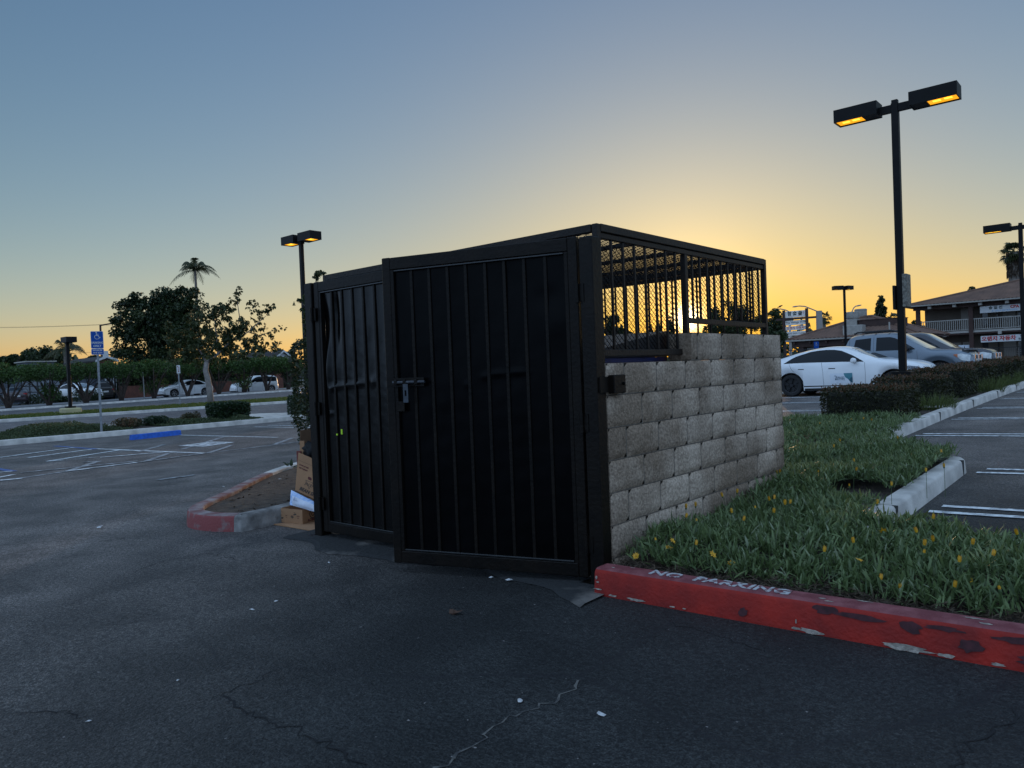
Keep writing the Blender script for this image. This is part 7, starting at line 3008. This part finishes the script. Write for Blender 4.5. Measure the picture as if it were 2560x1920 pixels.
# --- shrubs and cover of the long island
def shrub(label, px, py, w_px, h_px, m, boxy=False, n=3000, leaf=.07):
    p = xp(px, py, -22.2)
    z = float(g(p[0], p[1])) + .1
    dpt = float(np.dot(p - CAM, FW))
    k = dpt / F_PX
    rx = w_px * k / 2
    hh = h_px * k
    t = thing('shrub', label, 'shrub', (p[0], p[1], z))
    if boxy:
        P, D = hedge_pts(-rx * .9, rx * .9, -rx, rx, 0, hh, n, .18)
        P[:, 1] *= .82 + .18 * np.clip(P[:, 2] / (.5 * hh), 0, 1)
        V, Q = leaves(P, D, leaf * (.6 + .8 * rng.random(n)), leaf * .6, .1)
        npmesh('leaves', V, Q, m, t, tones(n))
        MB().box(-rx * .65, rx * .65, -rx * .7, rx * .7, 0, hh - .2, ch=.1).build('inner_twigs', M_CORE, t)
    else:
        cl = [(np.array([rng.normal() * rx * .4, rng.normal() * rx * .45, hh * (.35 + .3 * rng.random())]), (rx * .6, rx * .6, hh * .4)) for _ in range(7)]
        crown('leaves', t, cl, n, leaf, m, .1)
        mb = MB()
        for k_ in range(5):
            mb.tube([(0, 0, -.05), tuple(cl[k_][0])], [.03, .01], 5)
        mb.build('stem', M_BARK_D, t)
    return t


shrub('large boxy dark green shrub standing in the planted island', 572, 1050, 84, 44, LF_SHRUB, True, 5200, .085)
LF_RUST = leaf_mat('rusty shrub leaf', (.03, .035, .012), (.085, .075, .03), .5, .3, third=(.16, .08, .04))
shrub('small round rusty green shrub left of the boxy dark one', 470, 1057, 36, 27, LF_RUST, False, 1600, .06)
shrub('round green shrub right of the blue wheel stop gap', 392, 1070, 50, 25, LF_SHRUB, False, 1800, .06)
shrub('round rusty-tipped shrub beside the parking sign post', 322, 1073, 52, 26, LF_RUST, False, 1800, .06)


def cover(x0, x1, ya, yb, n, hmax, m, leaf=.07):
    P = np.stack([rng.uniform(x0, x1, n), rng.uniform(ya, yb, n), np.zeros(n)], 1)
    e = np.minimum(P[:, 1] - ya, yb - P[:, 1])
    e2 = np.minimum(P[:, 0] - x0, x1 - P[:, 0])
    hm = hmax * np.clip(e / .8, .25, 1) * np.clip(e2 / .5, .35, 1) * (.75 + .25 * np.sin(P[:, 1] * 2.1) * np.cos(P[:, 0] * 1.7))
    P[:, 2] = g(P[:, 0], P[:, 1]) + .11 + hm * rng.random(n) ** .5
    V, Q = leaves(P, rng.normal(size=(n, 3)) + [0, 0, .9], leaf * (.6 + .8 * rng.random(n)), leaf * .4, .2)
    o = npmesh('ground_cover', V, Q, m, None, np.clip(rng.normal(.42, .22, n), 0, 1))
    o['kind'] = 'stuff'


yl = lambda px: xp(px, 1090, -20.7)[1]
cover(-24.1, -20.65, yl(-200), yl(60), 4500, .22, LF_COVER)
cover(-24.0, -20.65, yl(40), yl(345), 12000, .36, LF_COVER)
cover(-23.4, -20.65, yl(430), yl(605), 8000, .26, LF_COVER)
LF_COVER2 = LF_COVER
cover(-23.0, -20.65, yl(585), yl(672), 5000, .32, LF_COVER)
# lawn blades of the parkway
n_ = 30000
P = np.stack([rng.uniform(-42.8, -37.45, n_), rng.uniform(-6, 58, n_), np.zeros(n_)], 1)
P[:, 2] = g(P[:, 0], P[:, 1]) + .12
V, Q = leaves(P + [0, 0, .05], np.stack([rng.normal(size=n_) * .5, rng.normal(size=n_) * .5, np.ones(n_)], 1), .14 * (.6 + .8 * rng.random(n_)), .045, .1)
o = npmesh('lawn', V, Q, LF_GRASS, None, np.clip(rng.normal(.4, .2, n_) + .45 * (P[:, 1] > 20) * np.clip((P[:, 1] - 20) / 6, 0, 1), 0, 1))
o['kind'] = 'stuff'
# ivy and bushes on the far yards
for (px, py, X, w_, h_, lb) in ((95, 990, -68, 2.6, .9, 'low dark bush beside the driveway of the garage'), (150, 990, -68, 1.4, .7, 'small dark bush left of the lamp post across the street'), (215, 985, -65, 1.3, 1.2, 'rounded dark bush between the lamp post and the blue sign post')):
    p = xp(px, py, X)
    z = float(g(X, p[1])) + .1
    t = thing('shrub', lb, 'shrub', (X, p[1], z))
    cl = [(np.array([rng.normal() * w_ * .2, rng.normal() * w_ * .35, h_ * (.3 + .35 * rng.random())]), (w_ * .3, w_ * .35, h_ * .4)) for _ in range(7)]
    crown('leaves', t, cl, 1500, .14, LF_DARK, .1)
    MB().tube([(0, 0, -.1), (0, 0, h_ * .5)], [.06, .03], 6).build('stem', M_BARK_D, t)
